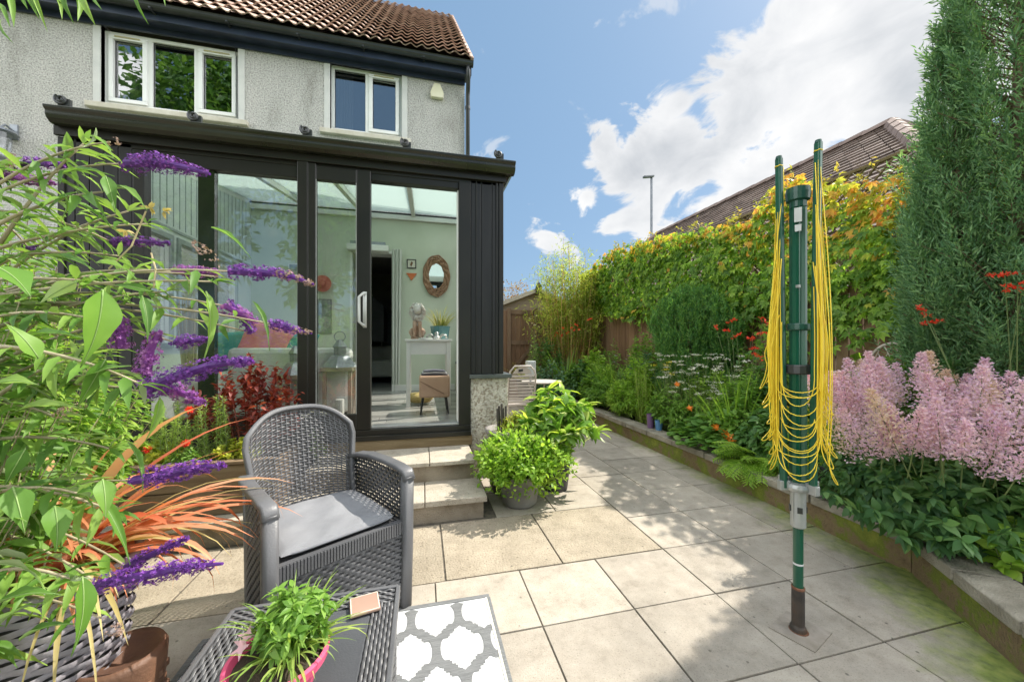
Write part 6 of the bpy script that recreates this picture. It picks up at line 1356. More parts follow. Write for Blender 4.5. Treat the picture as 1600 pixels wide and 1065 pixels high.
# leafy fillers through the bed
fill = [(1215,2.95,.22,.28,.62,LF_dark,'dark broad-leaved plant right beside the airer hub','ovate',.11,.06),(1200,3.5,.3,.5,.95,LF_dark,'dark leafy plant in shade behind the airer','ovate',.10,.05),
 (1150,2.95,.2,.3,.58,LF_mid,'mid-green leafy clump behind the nasturtiums','ovate',.09,.05),(1045,2.9,.18,.35,.62,LF_mid,'leafy green clump behind the little blue pot','ovate',.07,.035),
 (975,2.85,.16,.4,.60,LF_bright,'fresh green narrow-leaved plant at the coping','lance',.09,.02),(930,2.85,.18,.5,.62,LF_mid,'leafy plant at the coping nearer the far end','lance',.10,.03),
 (905,2.9,.2,.6,.80,LF_dark,'dark leafy plant below the scarlet far flowers','ovate',.10,.05),(1010,3.5,.3,.6,.95,LF_blue,'blue-green plant between the fence and the round conifer','lance',.10,.03),
 (1130,3.75,.25,.6,1.1,LF_dark,'dark climber foliage low on the fence behind the scarlet flowers','ovate',.09,.05),(1290,3.65,.3,.35,.85,LF_dark,'dark leafy plant at the foot of the fence right of the airer','ovate',.09,.045),
 (1400,3.6,.28,.3,.95,LF_mid,'mid-green plant between the arched wire chair and the conifer','lance',.11,.03),(1500,3.5,.3,.3,.95,LF_dark,'dark foliage under the tall conifer','ovate',.09,.045),
 (945,3.7,.3,.8,1.15,LF_mid,'green foliage against the fence near the bamboo','ovate',.08,.04),(1580,2.85,.35,.35,.55,LF_dark,'dark leaves at the right edge below the pink plumes','ovate',.09,.05),
 (1000,3.05,.16,.35,.92,LF_bright,'light green leafy plant behind the upright lily stems','lance',.10,.03),(1110,3.35,.25,.4,.85,LF_bright,'bright leafy plant between the white daisies and the scarlet flowers','lance',.10,.028),
 (925,3.15,.25,.6,1.0,LF_bright,'bright green leafy mass left of the fence boards','lance',.12,.035),(1235,2.88,.18,.25,.50,LF_mid,'soft leafy tuft at the foot of the airer behind the coping','lance',.08,.02),
 (1215,3.75,.3,.5,1.35,LF_mid,'tall leafy growth against the fence directly behind the airer','ovate',.10,.05),(1010,3.85,.25,.6,1.4,LF_mid,'tall leafy growth against the fence left of the round conifer','ovate',.09,.045),
 (1345,3.9,.2,.25,.9,LF_bright,'light green growth against the fence boards near the arched wire chair','ovate',.08,.04),(1165,3.1,.2,.3,.80,LF_mid,'leafy stems below the scarlet flowers beside the airer','lance',.11,.03),(1350,3.3,.2,.25,.75,LF_bright,'bright ferny plant between the airer and the pink plumes','lance',.06,.014)]
for k, (px, X, rx_, ry_, zt_, lm, lab, tpl, ll, lw) in enumerate(fill):
    bush('leafy_perennial', lab, 'plant', pbase(px, X), rx_*1.15, ry_*1.15, .2, zt_*1.22, 90, 2600 if tpl == 'lance' else 1800, ll, lw, lm, tpl=tpl, seed=100+k, dome=.4, group='leafy plants filling the flower bed')
# lower right scented-leaf stems on the coping corner
b = np.array(onZ(1560, 905, .17)); bush('pelargonium', 'pale lobed-leaf plant leaning over the coping at the lower right', 'plant', b+(.12, .02, 0), .20, .22, .18, .42, 26, 260, .06, .055, LF_bright, tpl='ovate', seed=120, dome=.3)
q = onZ(1600, 900, .17); tp_ = thing('terracotta_pot', 'small terracotta pot tucked in the bed at the lower right edge', 'plant pot', (q.x+.08, q.y, .17)); MB().lathe([(0,0),(.055,0),(.07,.09),(.078,.09),(.078,.12),(.066,.12),(.06,.09),(0,.09)], (q.x+.08, q.y, .17), 24).build('pot', mat('terracotta', [(.36,.15,.07),(.48,.22,.11)], .85, 8, .3), tp_, smooth=False)
# pots on the coping
q = onZ(1291, 772, .208); pt = thing('black_star_pot', 'black pot painted with a pale star on the coping behind the airer', 'plant pot', (q.x+.04, q.y, .208)); cx, cy = q.x+.04, q.y
MB().lathe([(0,0),(.075,0),(.098,.17),(.104,.17),(.104,.2),(.094,.2),(.088,.17),(0,.17)], (cx, cy, .208), 28).build('pot', mat('black plastic pot', [(.012,.012,.014),(.025,.025,.027)], .4, 6), pt, smooth=False)
b = MB(); v = nrm(np.array((-cx, -cy, 0.))); rt = np.array((-v[1], v[0], 0)); ce = np.array((cx, cy, .208))+v*.094+(0, 0, .115)
for k in range(6): a = k*math.pi/6; b.obox(ce, rt*.034*math.cos(a)+np.array((0,0,1))*.034*math.sin(a), -rt*.0035*math.sin(a)+np.array((0,0,1))*.0035*math.cos(a), v*.006)
b.build('star', mat('cream paint', [(.6,.55,.42)], .7), pt)
strap('pot_seedling', 'bright green seedling growing in the black star pot', 'plant', (cx, cy, .37), 22, (.08, .16), .02, LF_bright, 121, (.5, 1.3), (.3, 1.4), .03)
for (px, py, c, lab, h_) in ((1013, 668, (.13,.07,.16), 'purple tumbler pot on the coping', .17), (1026, 672, (.07,.18,.34), 'blue tumbler pot on the coping beside the purple one', .12)):
    q = onZ(px, py, .208); o = MB().lathe([(0,0),(.035,0),(.045,h_),(.04,h_),(.035,.02)], (q.x+.03, q.y, .208), 20).build('small_pot', mat(lab, [c, tuple(x*1.5 for x in c)], .5, 6), None, loc=(q.x+.03, q.y, .208)); tag(o, lab, 'plant pot')

# ---- pots by the steps --------------------------------------------------------------------
q = onZ(812, 796, 0); mp_ = np.array((q.x+.03, q.y+.12, 0)); M_galv = mat('dull galvanised steel', [(.26,.25,.24),(.40,.39,.37)], .5, 5, .1, 60, metal=.4)
gp_ = thing('galvanised_pot', 'low grey galvanised pot hidden under the bright mint', 'plant pot', tuple(mp_)); MB().lathe([(0,0),(.115,0),(.135,.02),(.16,.24),(.165,.24),(.155,.22),(0,.22)], mp_, 32).build('pot', M_galv, gp_, smooth=True); MB().lathe([(0,.20),(.15,.205)], mp_, 20).build('compost', M_soil, gp_)
mint, E, rg = bush('mint', 'bushy bright green mint spilling from the galvanised pot', 'plant', mp_+(0, 0, .2), .37, .34, .24, .54, 150, 2600, .045, .026, LF_bright, M_stem, 'ovate', r0=.35, seed=131, dome=.75, droop=.1, stem_r=.002)
m = 3000; d, k = ball(m, rg, .25); d[:, 2] = np.where(rg.random(m) < .6, np.abs(d[:, 2]), d[:, 2]); P = mp_+(0.04, 0, .33)+d*np.stack([.375*k, .34*k, np.where(d[:, 2] > 0, .23, .27)*k], 1)*(1+.12*np.sin(7*np.arctan2(d[:, 1], d[:, 0])+5*d[:, 2]))[:, None]; mb = MB(); leaves(mb, P, nrm(d+.9*rg.normal(size=(m, 3))+(0, 0, .35)), rg.uniform(.028, .05, m), .024, 'ovate', rg=rg); mb.build('outer_leaves', LF_bright, mint)
nt = 150; top = P[rg.integers(0, m, nt)]; top = top[top[:, 2] > .40]; nt = len(top); mb = MB(); q_ = top+rg.normal(size=(nt, 3))*(.02, .02, .01)+(0, 0, .05)
for h in np.linspace(0, 1, 5): leaves(mb, top+(q_-top)*h, sph(nt, rg)+(0, 0, .6), .028*(1.2-.6*h), .014, 'ovate', rg=rg); leaves(mb, top+(q_-top)*h, sph(nt, rg)+(0, 0, .6), .028*(1.2-.6*h), .014, 'ovate', rg=rg)
mb.build('tips', leaf('mint tip', [(.26,.38,.10),(.40,.50,.18),(.50,.55,.26)], .5), mint)
# grey tub with logs and golden plant
q = onD(792, 668, 3.12); tc_ = np.array((q.x, q.y, 0)); tz = q.z
tub = thing('grey_tub', 'large round grey tub behind the mint', 'plant pot', tuple(tc_)); MB().lathe([(0,0),(.13,0),(.16,tz-.06),(.178,tz-.04),(.185,tz),(.165,tz),(.155,tz-.06),(0,tz-.07)], tc_, 36).build('pot', mat('grey brown tub', [(.14,.125,.115),(.22,.20,.185)], .6, 6), tub, smooth=True); MB().lathe([(0,tz-.05),(.157,tz-.045)], tc_, 20).build('compost', M_soil, tub)
lg_ = thing('charred_sticks', 'bundle of dark upright sticks standing in the grey tub', 'sticks', (tc_[0]-.08, tc_[1], tz-.05)); b = MB()
for k in range(5): b.tube([(tc_[0]-.085+k*.018, tc_[1]-.03+.02*(k % 2), tz-.05), (tc_[0]-.088+k*.018, tc_[1]-.03+.02*(k % 2), tz+.17+.02*(k % 3))], .0095, 7)
b.build('sticks', mat('charred wood', [(.04,.035,.03),(.10,.085,.07)], .9, 20, .4, stretch=(1,1,.2)), lg_)
b = MB(); b.tube([(tc_[0]-.12, tc_[1]-.09, tz-.03), (tc_[0]-.12, tc_[1]-.09, tz+.06)], .002, 4)
for k in range(4): b.tube([(tc_[0]-.14+k*.012, tc_[1]-.08, tz-.04), (tc_[0]-.143+k*.013, tc_[1]-.085, tz+.075)], .0018, 4)
tag(b.build('plant_label_wires', M_wire, None, loc=(tc_[0]-.12, tc_[1]-.09, tz)), 'thin pale wire hoops at the left rim of the grey tub', 'wire')
bush('golden_plant', 'small yellow-green plant growing in the grey tub', 'plant', tc_+(.06, 0, tz-.05), .15, .12, tz-.03, tz+.15, 26, 330, .05, .016, LF_yel, seed=133, dome=.4)
# tall dark pot with a big-leaved plant
bp_ = np.array((onY(868, 600, 2.98).x, 2.98, 0)); dpz = .50
dp_ = thing('tall_black_pot', 'tall tapering black pot under the big-leaved plant', 'plant pot', tuple(bp_)); MB().lathe([(0,0),(.10,0),(.155,dpz-.03),(.17,dpz-.03),(.172,dpz),(.155,dpz),(.14,dpz-.05),(0,dpz-.05)], bp_, 32).build('pot', mat('dark pot', [(.02,.02,.022),(.04,.04,.042)], .45, 5), dp_, smooth=False)
hy, E, rg = bush('hydrangea', 'big-leaved lime and green plant in the tall black pot', 'plant', bp_+(0, 0, dpz-.03), .36, .34, dpz-.06, .91, 60, 460, .17, .075, LF_mid, tpl='ovate', seed=134, dome=.55, droop=.35, tmin=.35, r0=.2)
m = 170; i = rg.integers(0, len(E), m); mb = MB(); leaves(mb, E[i]-(0, 0, .03), sph(m, rg)*(1, 1, .4)+(0, 0, .12), rg.uniform(.09, .17, m), rg.uniform(.04, .07, m), 'ovate', jit=.25, rg=rg); mb.build('young_leaves', leaf('lime leaf', [(.28,.42,.05),(.42,.55,.08),(.55,.62,.16)], .5), hy)
m = 90; i = rg.integers(0, len(E), m); mb = MB(); leaves(mb, E[i]-(0, 0, .10), sph(m, rg)*(1, 1, .4), rg.uniform(.10, .16, m), .05, 'lance', jit=.25, rg=rg); mb.build('pale_leaves', leaf('pale underside', [(.40,.48,.28),(.55,.60,.42)], .4), hy)
# plants at the end of the path
bush('evergreen_shrub', 'dark evergreen shrub in front of the back fence', 'shrub', (onY(855, 540, 7.7).x, 7.7, 0), .62, .5, .1, 1.45, 90, 2600, .12, .055, LF_dark, M_wood2, 'ovate', seed=141, stem_r=.006)
strap('spiky_plant', 'yellow-green spiky plant before the gate', 'plant', (onY(822, 540, 7.3).x, 7.3, .45), 70, (.35, .6), .03, LF_yel, 142, (.4, 1.45), (.1, .9), .05)
q = onY(822, 540, 7.3); o = MB().lathe([(0,0),(.14,0),(.19,.46),(.2,.5),(.18,.5),(.16,.42),(0,.42)], (q.x, 7.3, 0), 20).build('plant_pot', mat('dark pot', None), None, loc=(q.x, 7.3, 0)); tag(o, 'dark pot holding the yellow-green spiky plant by the gate', 'plant pot')
bush('sage_shrub', 'grey-green shrub past the bistro table', 'shrub', (onY(862, 540, 6.2).x, 6.2, 0), .42, .45, .1, 1.05, 80, 2200, .08, .03, LF_blue, M_wood2, 'lance', seed=143)
umbels(834, 7.0/ (ray(834,540)[1]/ray(834,540)[0]), .12, .12, 1.5, 1.85, 5, 'thin tall pale seed heads against the gate', 144, leaf('seed head', [(.42,.42,.30),(.55,.55,.42)], .3), 'tall_seedheads', 150, .01, 14, .02)

# ---- trough in front of the conservatory ------------------------------------------------------
tx0, tx1, ty0, ty1, tzb, tzt = -2.5, -.93, 2.68, 3.12, .158, .47
M_tim = mat('weathered timber', [(.11,.065,.035),(.21,.14,.08),(.30,.22,.14)], .85, 2.2, .5, 50, stretch=(1, 1, 9), island=.3)
tr_ = thing('timber_trough', 'brown timber planting trough below the big window', 'planter', ((tx0+tx1)/2, 2.9, tzb)); b = MB()
for k in range(2):
    z0 = tzb+k*.156; b.box(tx0, tx1, ty0, ty0+.04, z0+.002, z0+.152); b.box(tx0, tx1, ty1-.04, ty1, z0+.002, z0+.152); b.box(tx0, tx0+.04, ty0+.041, ty1-.041, z0+.002, z0+.152); b.box(tx1-.04, tx1, ty0+.041, ty1-.041, z0+.002, z0+.152)
b.build('boards', M_tim, tr_, bevel=.004); MB().box(tx0-.01, tx1+.012, ty0-.015, ty0+.045, tzt+.001, tzt+.022).build('top_rail', M_tim, tr_, bevel=.004); MB().box(tx0+.041, tx1-.041, ty0+.041, ty1-.041, tzb, tzt-.04).build('soil', M_soil, tr_)
def spot(px, Y, z=tzt-.04): p = onY(px, 540, Y); return np.array((p.x, Y, z))
# rosemary-like upright shoots
b_ = spot(305, 2.86); rg = np.random.default_rng(151); t_ = thing('rosemary', 'upright bright green needle-leaved shoots in the trough', 'plant', tuple(b_)); n = 46; S = b_+np.stack([rg.uniform(-.24, .20, n), rg.uniform(-.1, .12, n), np.zeros(n)], 1); E = S+np.stack([rg.normal(size=n)*.03, rg.normal(size=n)*.03, rg.uniform(.2, .46, n)], 1); mb = MB(); sticks(mb, S, E, .004, .002, rg=rg); mb.build('stems', M_stem, t_); m = 5200; i = rg.integers(0, n, m); tt = rg.random(m)[:, None]; mb = MB(); leaves(mb, S[i]+(E[i]-S[i])*tt, sph(m, rg)+(0, 0, .75), rg.uniform(.022, .036, m), .005, 'dia', rg=rg); mb.build('needles', leaf('rosemary green', [(.20,.32,.07),(.34,.48,.12),(.46,.56,.2)], .45), t_)
rs, E, rg = bush('red_shrub', 'dark red-leaved shrub behind the armchair', 'shrub', spot(388, 2.95), .34, .14, .5, 1.14, 42, 900, .062, .030, LF_red, mat('red stem', [(.2,.06,.04),(.32,.10,.07)], .7), 'lance', r0=.3, seed=152, dome=.35, droop=-.1, out=.75)
m = 500; i = rg.integers(0, len(E), m); mb = MB(); leaves(mb, E[i]+rg.normal(size=(m, 3))*(.01, .01, .035), sph(m, rg)+(0, 0, .2), rg.uniform(.04, .06, m), .024, 'lance', jit=.3, rg=rg); mb.build('tip_leaves', LF_red, rs)
bush('sedum', 'yellow sedum mound at the right end of the trough', 'plant', spot(372, 2.8), .16, .12, .45, .62, 40, 900, .03, .022, LF_yel, seed=153, tpl='round', dome=.5)
bush('lime_ground_plant', 'lime-green mound low in the trough left of the rosemary', 'plant', spot(235, 2.85), .26, .14, .45, .62, 50, 1200, .045, .03, LF_yel, tpl='ovate', seed=154, dome=.4)
mg, E, rg = bush('marigold', 'red-orange pompom flowers in the trough below the rosemary', 'flowering plant', spot(285, 2.74), .14, .06, .45, .60, 22, 260, .04, .014, LF_mid, seed=155)
fb = MB()
for (fx_, fy_) in ((290,692),(230,702),(296,640)):
    c = np.array(onY(fx_, fy_, 2.72)); d = sph(60, rg); leaves(MB(), c+d*.006, d, .022, .010, 'dia', rg=rg).build('flower_head', FL_red, mg)
al_, E, rg = bush('white_allium', 'small white starry flower head behind the armchair top', 'flowering plant', spot(490, 3.2, .318), .10, .06, .32, .66, 9, 60, .05, .012, LF_mid, seed=156); fb = MB(); 
for (fx_, fy_) in ((490,640),(478,648),(505,645)): c = np.array(onY(fx_, fy_, 3.2)); d = sph(40, rg); florets(MB(), c+d*.03*(1, 1, .7), d, .02, rg).build('flower_head', FL_white, al_)

# ---- dense green shrub on the left ----------------------------------------------------------------
lb_ = np.array((-1.98, 2.22, 0)); ls, E, rg = bush('willowy_shrub', 'dense bright narrow-leaved shrub behind the buddleia at the left', 'shrub', lb_, .66, .42, .25, 1.74, 220, 13000, .085, .019, leaf('willowy green', [(.07,.16,.025),(.17,.32,.045),(.40,.52,.10)], .5), M_straw, 'lance', r0=.35, seed=161, dome=.45, droop=.05, stem_r=.003)
bush('willowy_shrub', 'lower leafy shrub left of the timber trough', 'shrub', (-1.85, 1.95, 0), .46, .32, .1, 1.0, 130, 7500, .075, .020, LF_bright, M_stem, 'lance', r0=.4, seed=162, dome=.4)

# ---- buddleia in the foreground --------------------------------------------------------------------
def two_sided(name, cols, back, trans=.4):
    m = leaf(name, cols, trans, .5); N, L = m.node_tree.nodes, m.node_tree.links; P = N['Principled BSDF']; r = P.inputs['Base Color'].links[0].from_socket; g = N.new('ShaderNodeNewGeometry'); mx = N.new('ShaderNodeMixRGB'); L.new(g.outputs['Backfacing'], mx.inputs[0]); L.new(r, mx.inputs[1]); mx.inputs[2].default_value = (*back, 1); L.new(mx.outputs[0], P.inputs['Base Color']); return m
LF_bud = two_sided('buddleia leaf', [(.055,.14,.022),(.12,.25,.035),(.27,.41,.08)], (.36,.43,.24))
bud = thing('buddleia', 'purple-flowered buddleia arching in from the left across the view', 'shrub', (-1.42, 1.12, 0)); rg = np.random.default_rng(171)
M_budst = mat('buddleia stem', [(.26,.22,.13),(.42,.36,.24)], .7, 12)
def panicle(P, r, kind):
    """P: list of 3-D points from base to tip"""
    P = np.array(P, float); seg = np.linalg.norm(np.diff(P, axis=0), axis=1); L_ = seg.sum(); r = r*1.30; n = int(L_*2900*(r/.022)**.9); nc = max(12, n//9); tc__ = np.sort(rg.random(nc)); oc__ = sph(nc, rg); ic = rg.integers(0, nc, n); t = np.clip(tc__[ic]+rg.normal(size=n)*.0028/L_, 0, 1)**.95; s = t*L_; cum = np.concatenate([[0], np.cumsum(seg)]); C = np.stack([np.interp(s, cum, P[:, k]) for k in range(3)], 1); C2 = np.stack([np.interp(np.minimum(s+.01, L_), cum, P[:, k]) for k in range(3)], 1); T = nrm(C2-C+1e-6)
    o = nrm(oc__[ic]+.32*rg.normal(size=(n, 3))); o = nrm(o-T*(o*T).sum(1)[:, None]*.93); R_ = r*np.clip(1.05-t**2.2*.72, .25, 1)*(.80+.34*rg.random(nc)[ic])*rg.uniform(.70, 1.10, n); pos = C+o*R_[:, None]; mb = MB(); k_ = 9; tt_ = np.linspace(0, L_, k_); mb.tube(np.stack([np.interp(tt_, cum, P[:, k]) for k in range(3)], 1), r*.46*np.clip(1.05-np.linspace(0, 1, k_)**2.2*.75, .2, 1), 8) if kind in (0, 1, 2) else None; nn = nrm(o+.35*T+.3*rg.normal(size=(n, 3)))
    if kind == 0: florets(mb, pos, nn, .0095*rg.uniform(.7, 1.3, n), rg); core = FL_pur
    elif kind == 1:
        fd_ = t+.12*rg.normal(size=n) > .62; florets(mb, pos[~fd_], nn[~fd_], .011, rg); core = FL_pur
        o_ = MB(); florets(o_, pos[fd_], nn[fd_], .0075, rg); o_.build('faded_flowers', FL_brown, bud)
    elif kind == 2: florets(mb, pos, nn, .0105*rg.uniform(.8, 1.2, n), rg); core = FL_mag
    else: florets(mb, pos[::2], nn[::2], .0075, rg); core = FL_brown
    if kind == 4: pass
    mb.build('flower_spike', core, bud)
    return P[0]
def pth(pts, d0, d1=None): d1 = d1 or d0; return [onD(x, y, d0+(d1-d0)*i/(len(pts)-1)) for i, (x, y) in enumerate(pts)]
PAN = [([(28,256),(65,256),(100,259)], 1.15, .013, 0), ([(0,272),(40,280),(85,285)], 1.1, .014, 2), ([(198,256),(245,254),(290,262),(328,272)], 1.05, .021, 0), ([(174,378),(220,377),(265,380)], 1.15, .012, 0),
 ([(272,425),(305,424),(340,425)], 1.1, .014, 2), ([(360,424),(410,426),(450,430),(490,444)], 1.0, .017, 1), ([(335,432),(328,400),(300,376)], 1.05, .015, 3), ([(352,478),(375,490),(400,500)], 1.1, .016, 2), ([(395,520),(378,495),(360,470)], 1.12, .014, 0),
 ([(425,506),(455,514),(487,521)], 1.05, .012, 1), ([(190,543),(188,518),(192,497)], 1.0, .021, 2), ([(228,583),(232,550),(250,516)], .95, .022, 2), ([(275,535),(300,532),(327,530)], 1.0, .015, 0),
 ([(225,612),(270,590),(330,570),(395,563)], .92, .024, 0), ([(240,598),(280,612),(318,630)], .96, .019, 2), ([(210,750),(260,742),(305,730),(350,727)], .90, .022, 0), ([(198,885),(245,862),(292,840)], .93, .016, 0), ([(155,912),(220,900),(290,885),(348,880)], .86, .023, 0),
 ([(158,965),(175,978),(190,990)], .88, .016, 3), ([(45,388),(55,390)], 1.2, .012, 0), ([(0,265),(14,262),(20,240)], 1.1, .012, 3), ([(80,500),(90,520),(100,535)], 1.15, .012, 3), ([(172,222),(182,220),(195,224)], 1.02, .008, 3), ([(85,650),(110,640),(135,632)], .9,.014,3)]
root = np.array((-1.42, 1.12, 0)); stems = MB(); LP, LD, LL = [], [], []
mains = [np.array(onD(-60, y_, 1.05)) for y_ in (330, 480, 640, 820, 930)]
for m_ in mains: stems.tube([root, root*.6+m_*.4+(-.05, 0, 0), m_], [.014, .011, .007], 6)
bush('', '', '', (-1.36, 1.20, .2), .48, .38, .50, 1.55, 110, 1900, .10, .024, LF_bud, M_budst, 'lance', r0=.3, seed=172, dome=.35, parent=bud, stem_r=.003)
bush('', '', '', (-1.22, 1.30, .2), .34, .28, .40, 1.10, 60, 620, .12, .032, LF_bud, M_budst, 'fine', r0=.3, seed=173, dome=.35, parent=bud, stem_r=.003)
def branch(p0, p1, sag, r=.004, nl=8, ll=.11):
    c = (p0+p1)/2+np.array((0, 0, sag)); t = np.linspace(0, 1, 9); P = bez(p0, c, p1, t); stems.tube(P, np.linspace(r*1.6, r*.7, 9), 5)
    for k in range(nl):
        tt = np.array([.12+.82*(k+.5)/nl]); p = bez(p0, c, p1, tt)[0]; T = nrm(bez(p0, c, p1, tt+.02)[0]-p); s_ = nrm(np.cross(T, (0, 0, 1.))+.3*rg.normal(size=3))
        for sg in (1, -1): LP.append(p); LD.append(nrm(T*.55+s_*sg+np.array((0, 0, -.35+.3*rg.normal())))); LL.append(ll*rg.uniform(.6, 1.15))
for (pts, d, r, kind) in PAN:
    P = pth(pts, d, d*.98); b0 = panicle(P, r*d*.92, kind); m_ = mains[int(np.argmin([abs(m[2]-b0[2])+.1*rg.random() for m in mains]))]; branch(m_, np.array(b0), .05+.05*rg.random(), .0032, 7, .085)
for (pts, d) in (([(-40,400),(230,350)],1.1), ([(-40,470),(330,440)],1.0), ([(-20,540),(220,600)],.85), ([(-40,600),(150,600)],1.0), ([(-30,690),(170,700)],.95), ([(-30,430),(200,330)],1.2), ([(0,380),(130,225)],1.05), ([(0,560),(110,470)],1.1), ([(-30,900),(110,905)],.8), ([(-30,520),(260,455)],1.05), ([(-20,360),(160,300)],1.0),([(-40,780),(120,770)],.85),([(-30,440),(225,455)],1.0),([(-30,410),(185,400)],1.1),([(-30,500),(150,500)],.95),([(-30,640),(120,560)],.9),([(-30,460),(140,350)],1.15),([(-30,760),(180,800)],.9),([(-30,580),(200,500)],1.0)):
    a_, b_ = [np.array(onD(x, y, d)) for x, y in pts]; branch(a_, b_, .04, .0035, 8, .095); LP += [b_]*4; LD += list(nrm(nrm(b_-a_)+.6*rg.normal(size=(4, 3)))); LL += [.06]*4
stems.build('branches', M_budst, bud, smooth=True)
mb = MB(); leaves(mb, np.array(LP), np.array(LD), np.array(LL), np.array(LL)*.22, 'lance', jit=.3, rg=rg); mb.build('leaves', LF_bud, bud)
hero = [(160,452,142,574,60,.72),(98,272,168,260,15,1.0),(165,275,181,328,20,.95),(188,290,230,318,14,.95),(116,292,176,340,13,1.0),(95,298,112,338,14,1.0),(10,300,95,332,14,1.0),(-12,415,52,450,62,.72),(30,530,125,512,24,.9),(222,462,236,530,18,.9),(322,455,334,560,22,.95),
 (85,790,93,858,40,.75),(160,748,168,808,30,.78),(150,770,212,872,18,.8),(128,900,128,1022,34,.72),(-10,880,92,900,26,.75),(-10,945,85,912,32,.72),(-10,985,60,925,24,.75),(120,600,190,560,34,.85),(165,560,120,640,26,.85),(30,640,120,625,24,.85),(60,560,15,500,36,.8),(235,455,170,440,16,.95),(250,620,235,690,18,.9),
 (330,355,395,390,10,1.0),(150,200,132,240,8,1.0),(140,212,185,238,8,1.0),(150,245,182,243,7,1.0),(120,300,60,330,12,1.0),(70,400,150,410,18,.95),(150,410,225,425,18,.95),(120,440,60,470,26,.9),(20,760,40,830,40,.75),(-10,820,45,800,24,.75),(30,1000,110,960,18,.75),(200,690,235,760,12,.9),(395,470,430,540,10,1.0),(210,420,160,395,14,1.0),(-10,600,50,590,34,.8),(40,700,5,760,26,.8)]
P, D, L_, W_, U = [], [], [], [], []
for (x0, y0, x1, y1, w_, d) in hero:
    a_ = np.array(onD(x0, y0, d)); b_ = np.array(onD(x1, y1, d*.97)); P.append(a_); D.append(b_-a_); L_.append(np.linalg.norm(b_-a_)); W_.append(w_/CF*d*.86); f = nrm(np.array((0, 0, H))-a_); U.append(nrm(f*rg.choice([.9, .5, -.6])+np.array((.3, 0, .8))+.25*rg.normal(size=3)))
mb = MB(); leaves(mb, P, D, np.array(L_), np.array(W_), 'fine', up=np.array(U), jit=.05, rg=rg); mb.build('large_leaves', LF_bud, bud, smooth=True); vb = MB()
for i in range(len(P)):
    v = mb.V[0][i*55:(i+1)*55].reshape(11, 5, 3); nn_ = nrm(np.cross(v[5, 2]-v[3, 2], v[5, 3]-v[5, 2])); 
    for sg in (1, -1): vb.tube(v[:, 2]+nn_*sg*.0006, np.linspace(.0013, .0004, 11)*min(1.6, W_[i]/.03), 4)
vb.build('midribs', leaf('pale midrib', [(.20,.32,.09),(.30,.42,.15)], .2), bud)
# leaves hanging in at the top left
ob = thing('overhanging_branch', 'narrow leaves hanging into the top left corner', 'branch', tuple(onD(60, -60, .95))); s_ = MB(); s_.tube([onD(-80, -20, 1.0), onD(40, -45, .95), onD(230, -60, .95)], [.007, .005, .003], 6); s_.build('stem', M_budst, ob)
hg = [(10,-20,24,34,9),(35,-15,58,20,7),(48,-18,70,38,6),(85,-12,100,24,6),(100,-15,106,28,8),(118,-15,128,28,9),(125,-10,142,30,10),(212,-14,222,30,6),(2,30,8,62,7),(60,-15,90,-2,6),(145,-15,150,10,8),(20,-20,40,5,9),(240,-30,262,2,6),(0,5,14,35,6)]
P = [np.array(onD(x0, y0, .95)) for x0, y0, *_ in hg]; D = [np.array(onD(x1, y1, .93))-p for p, (_, _, x1, y1, _) in zip(P, hg)]; mb = MB(); leaves(mb, P, D, [np.linalg.norm(d) for d in D], [w_/CF for *_, w_ in hg], 'lance', up=(.2, -1, .2), jit=.4, rg=rg); mb.build('leaves', LF_bud, ob)
# pale dry stalk with seedheads
b = MB(); b.tube([onD(170,420,.98), onD(205,385,.98), onD(228,330,.98)], .002, 5); b.tube([onD(240,450,1.0), onD(243,420,1.0), onD(236,395,1.0)], .002, 5)
ds = b.build('dry_stalk', M_straw, None, loc=tuple(onD(170,420,.98))); tag(ds, 'straw-coloured dry stalk with papery cups among the buddleia leaves', 'plant'); b = MB()
for (x, y) in ((234,325),(256,330),(196,360)):
    c = np.array(onD(x, y, .98)); leaves(b, np.tile(c, (7, 1)), sph(7, rg)*(1, .4, 1)+(.5, 0, -.3), .02, .009, 'lance', rg=rg)
PLOC[ds.name] = tuple(onD(170,420,.98)); b.build('seed_cups', LF_straw, ds)

# ---- woven pot with bronze strap plant at the lower left ---------------------------------------------
wp = onD(70, 870, 1.12); wz = .56; wc2 = (wp.x, wp.y, 0); wpt = thing('woven_pot', 'tall grey woven planter at the lower left corner', 'planter', wc2)
def SC_(u, v): a = u*2*math.pi; r = .155+.05*v; return np.stack([wp.x+r*np.cos(a), wp.y+r*np.sin(a), .02+v*(wz-.04)], 1), np.stack([np.cos(a), np.sin(a), np.zeros_like(a)], 1)
mb = MB(); weave(mb, SC_, 24, 30, .006, .42, phase=1, th=.002); mb.build('weave', mat('grey lilac rattan', [(.17,.16,.18),(.34,.32,.34)], .6, 8, .3, 80), wpt, smooth=True); MB().lathe([(0,.01),(.145,.01),(.19,wz-.03),(.18,wz-.05),(0,wz-.06)], wc2, 28).build('liner', M_blk, wpt); MB().tube([(wp.x+.205*math.cos(a), wp.y+.205*math.sin(a), wz-.02) for a in np.linspace(0, 6.283, 37)[:-1]], .012, 8, closed=True).build('rim', mat('grey lilac rattan', None), wpt, smooth=True)
ph, rg = strap('bronze_phormium', 'coral and bronze strap-leaved plant in the woven planter', 'plant', (wp.x, wp.y, wz-.05), 66, (.26, .58), .030, LF_bronze, 181, (.35, 1.45), (.8, 2.6), .10, nseg=9)
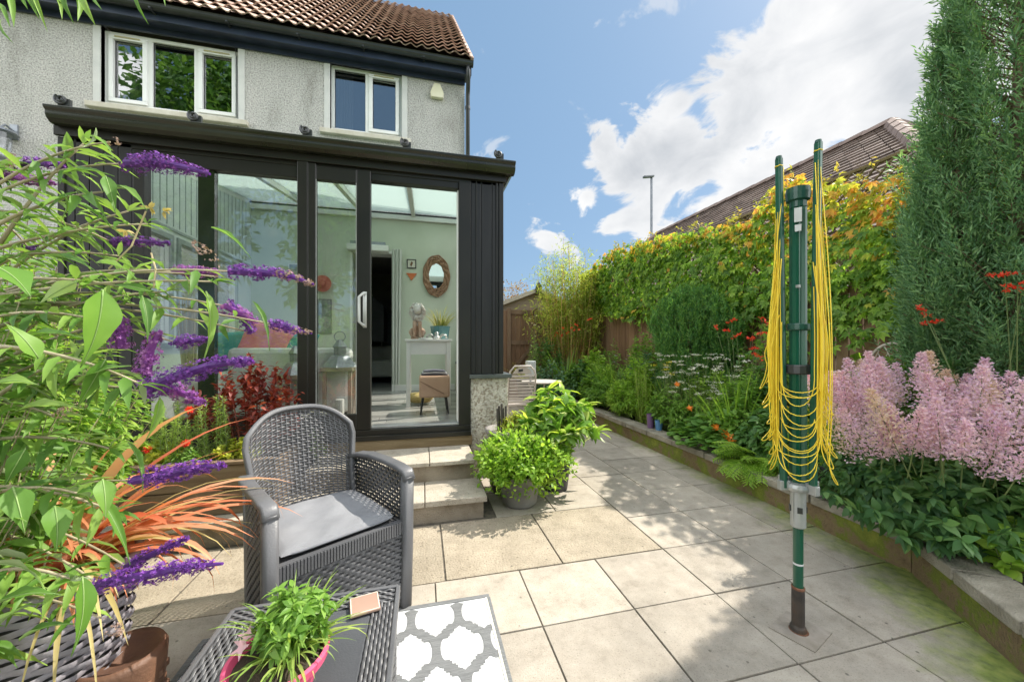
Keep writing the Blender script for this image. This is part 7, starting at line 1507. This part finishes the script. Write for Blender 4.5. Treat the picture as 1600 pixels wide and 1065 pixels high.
mb = MB(); n = 30; blades(mb, np.tile((wp.x+.02, wp.y+.02, wz-.04), (n, 1))+rg.normal(size=(n, 3))*(.05, .05, .01), rg.uniform(-.55, .75, n), rg.uniform(.25, 1.30, n), rg.uniform(.35, .74, n), rg.uniform(.022, .042, n), rg.uniform(.5, 2.4, n), 9, rg, twist=.25); mb.build('outer_leaves', leaf('coral leaf', [(.50,.12,.05),(.64,.24,.13),(.60,.36,.22)], .4), ph)
strap('straw_grass', 'pale straw-yellow strap leaves hanging from the woven planter', 'plant', (wp.x+.08, wp.y-.02, wz), 16, (.30, .60), .016, LF_straw, 182, (-.2, .9), (.8, 2.0), .05, az=(-1.4, .8))
rc = onD(190, 1000, 1.16); rp = thing('brown_pot', 'rusty brown carved pot half hidden beside the woven planter', 'plant pot', (rc.x, rc.y, 0)); b = MB(); prf = [(0,0),(.07,0),(.085,.05),(.105,.16),(.11,.24),(.10,.26),(.085,.25),(0,.22)]; b.lathe(prf, (rc.x, rc.y, 0), 30); b.build('pot', mat('rust brown glaze', [(.09,.045,.028),(.20,.10,.055)], .6, 6, .3), rp, smooth=True); b = MB()
for z in (.10, .17):
    for a in np.linspace(0, 6.283, 15)[:-1]: b.lathe([(0,-.018),(.014,-.008),(.014,.008),(0,.018)], (rc.x+.098*math.cos(a), rc.y+.098*math.sin(a), z), 8)
b.build('carved_knobs', mat('rust brown glaze', None), rp, smooth=True)

# ---- pink pot on the coffee table -----------------------------------------------------------------------
c = onZ(430, 1035, TZ+.01); pc = np.array((c.x, c.y, TZ+.001)); pc = np.array((-.318, .935, TZ+.002)); pp = thing('pink_pot', 'pink plastic pot of leafy plants on the coffee table', 'plant pot', tuple(pc))
MB().lathe([(0,0),(.060,0),(.082,.085),(.088,.09),(.102,.10),(.105,.118),(.096,.120),(.088,.10),(0,.09)], pc, 40).build('pot', mat('pink plastic', [(.58,.07,.16),(.66,.11,.21)], .4, 4, spec=.5), pp, smooth=False); MB().lathe([(0,.108),(.092,.104)], pc, 24).build('compost', M_soil, pp)
tpn, E, rg = bush('potted_greens', 'tangled bright green shoots growing in the pink pot', 'plant', pc+(.02, .03, .10), .085, .08, TZ+.12, TZ+.26, 56, 520, .042, .016, LF_mid, seed=191, dome=.4, droop=.2, stem_r=.0016)
mb = MB(); n = 120; a = rg.random(n)*6.283; blades(mb, pc+np.array((.02,.03,0))+np.stack([.07*np.cos(a)*rg.random(n), .07*np.sin(a)*rg.random(n), np.full(n, .11)], 1), a, rg.uniform(.35, 1.5, n), rg.uniform(.08, .17, n), .0075, rg.uniform(.5, 1.9, n), 6, rg); mb.build('grassy_leaves', leaf('pot grass', [(.12,.22,.04),(.24,.38,.08),(.40,.48,.14)], .45), tpn)
fb = MB(); florets(fb, pc+np.array([(-.07,-.01,.15),(-.065,.01,.165),(.05,.03,.15),(-.08,.02,.14)]), [(-.3,-.6,.6)]*4, .045, rg); fb.build('pink_flowers', leaf('pink petal', [(.70,.35,.42),(.80,.55,.60)], .3), tpn)
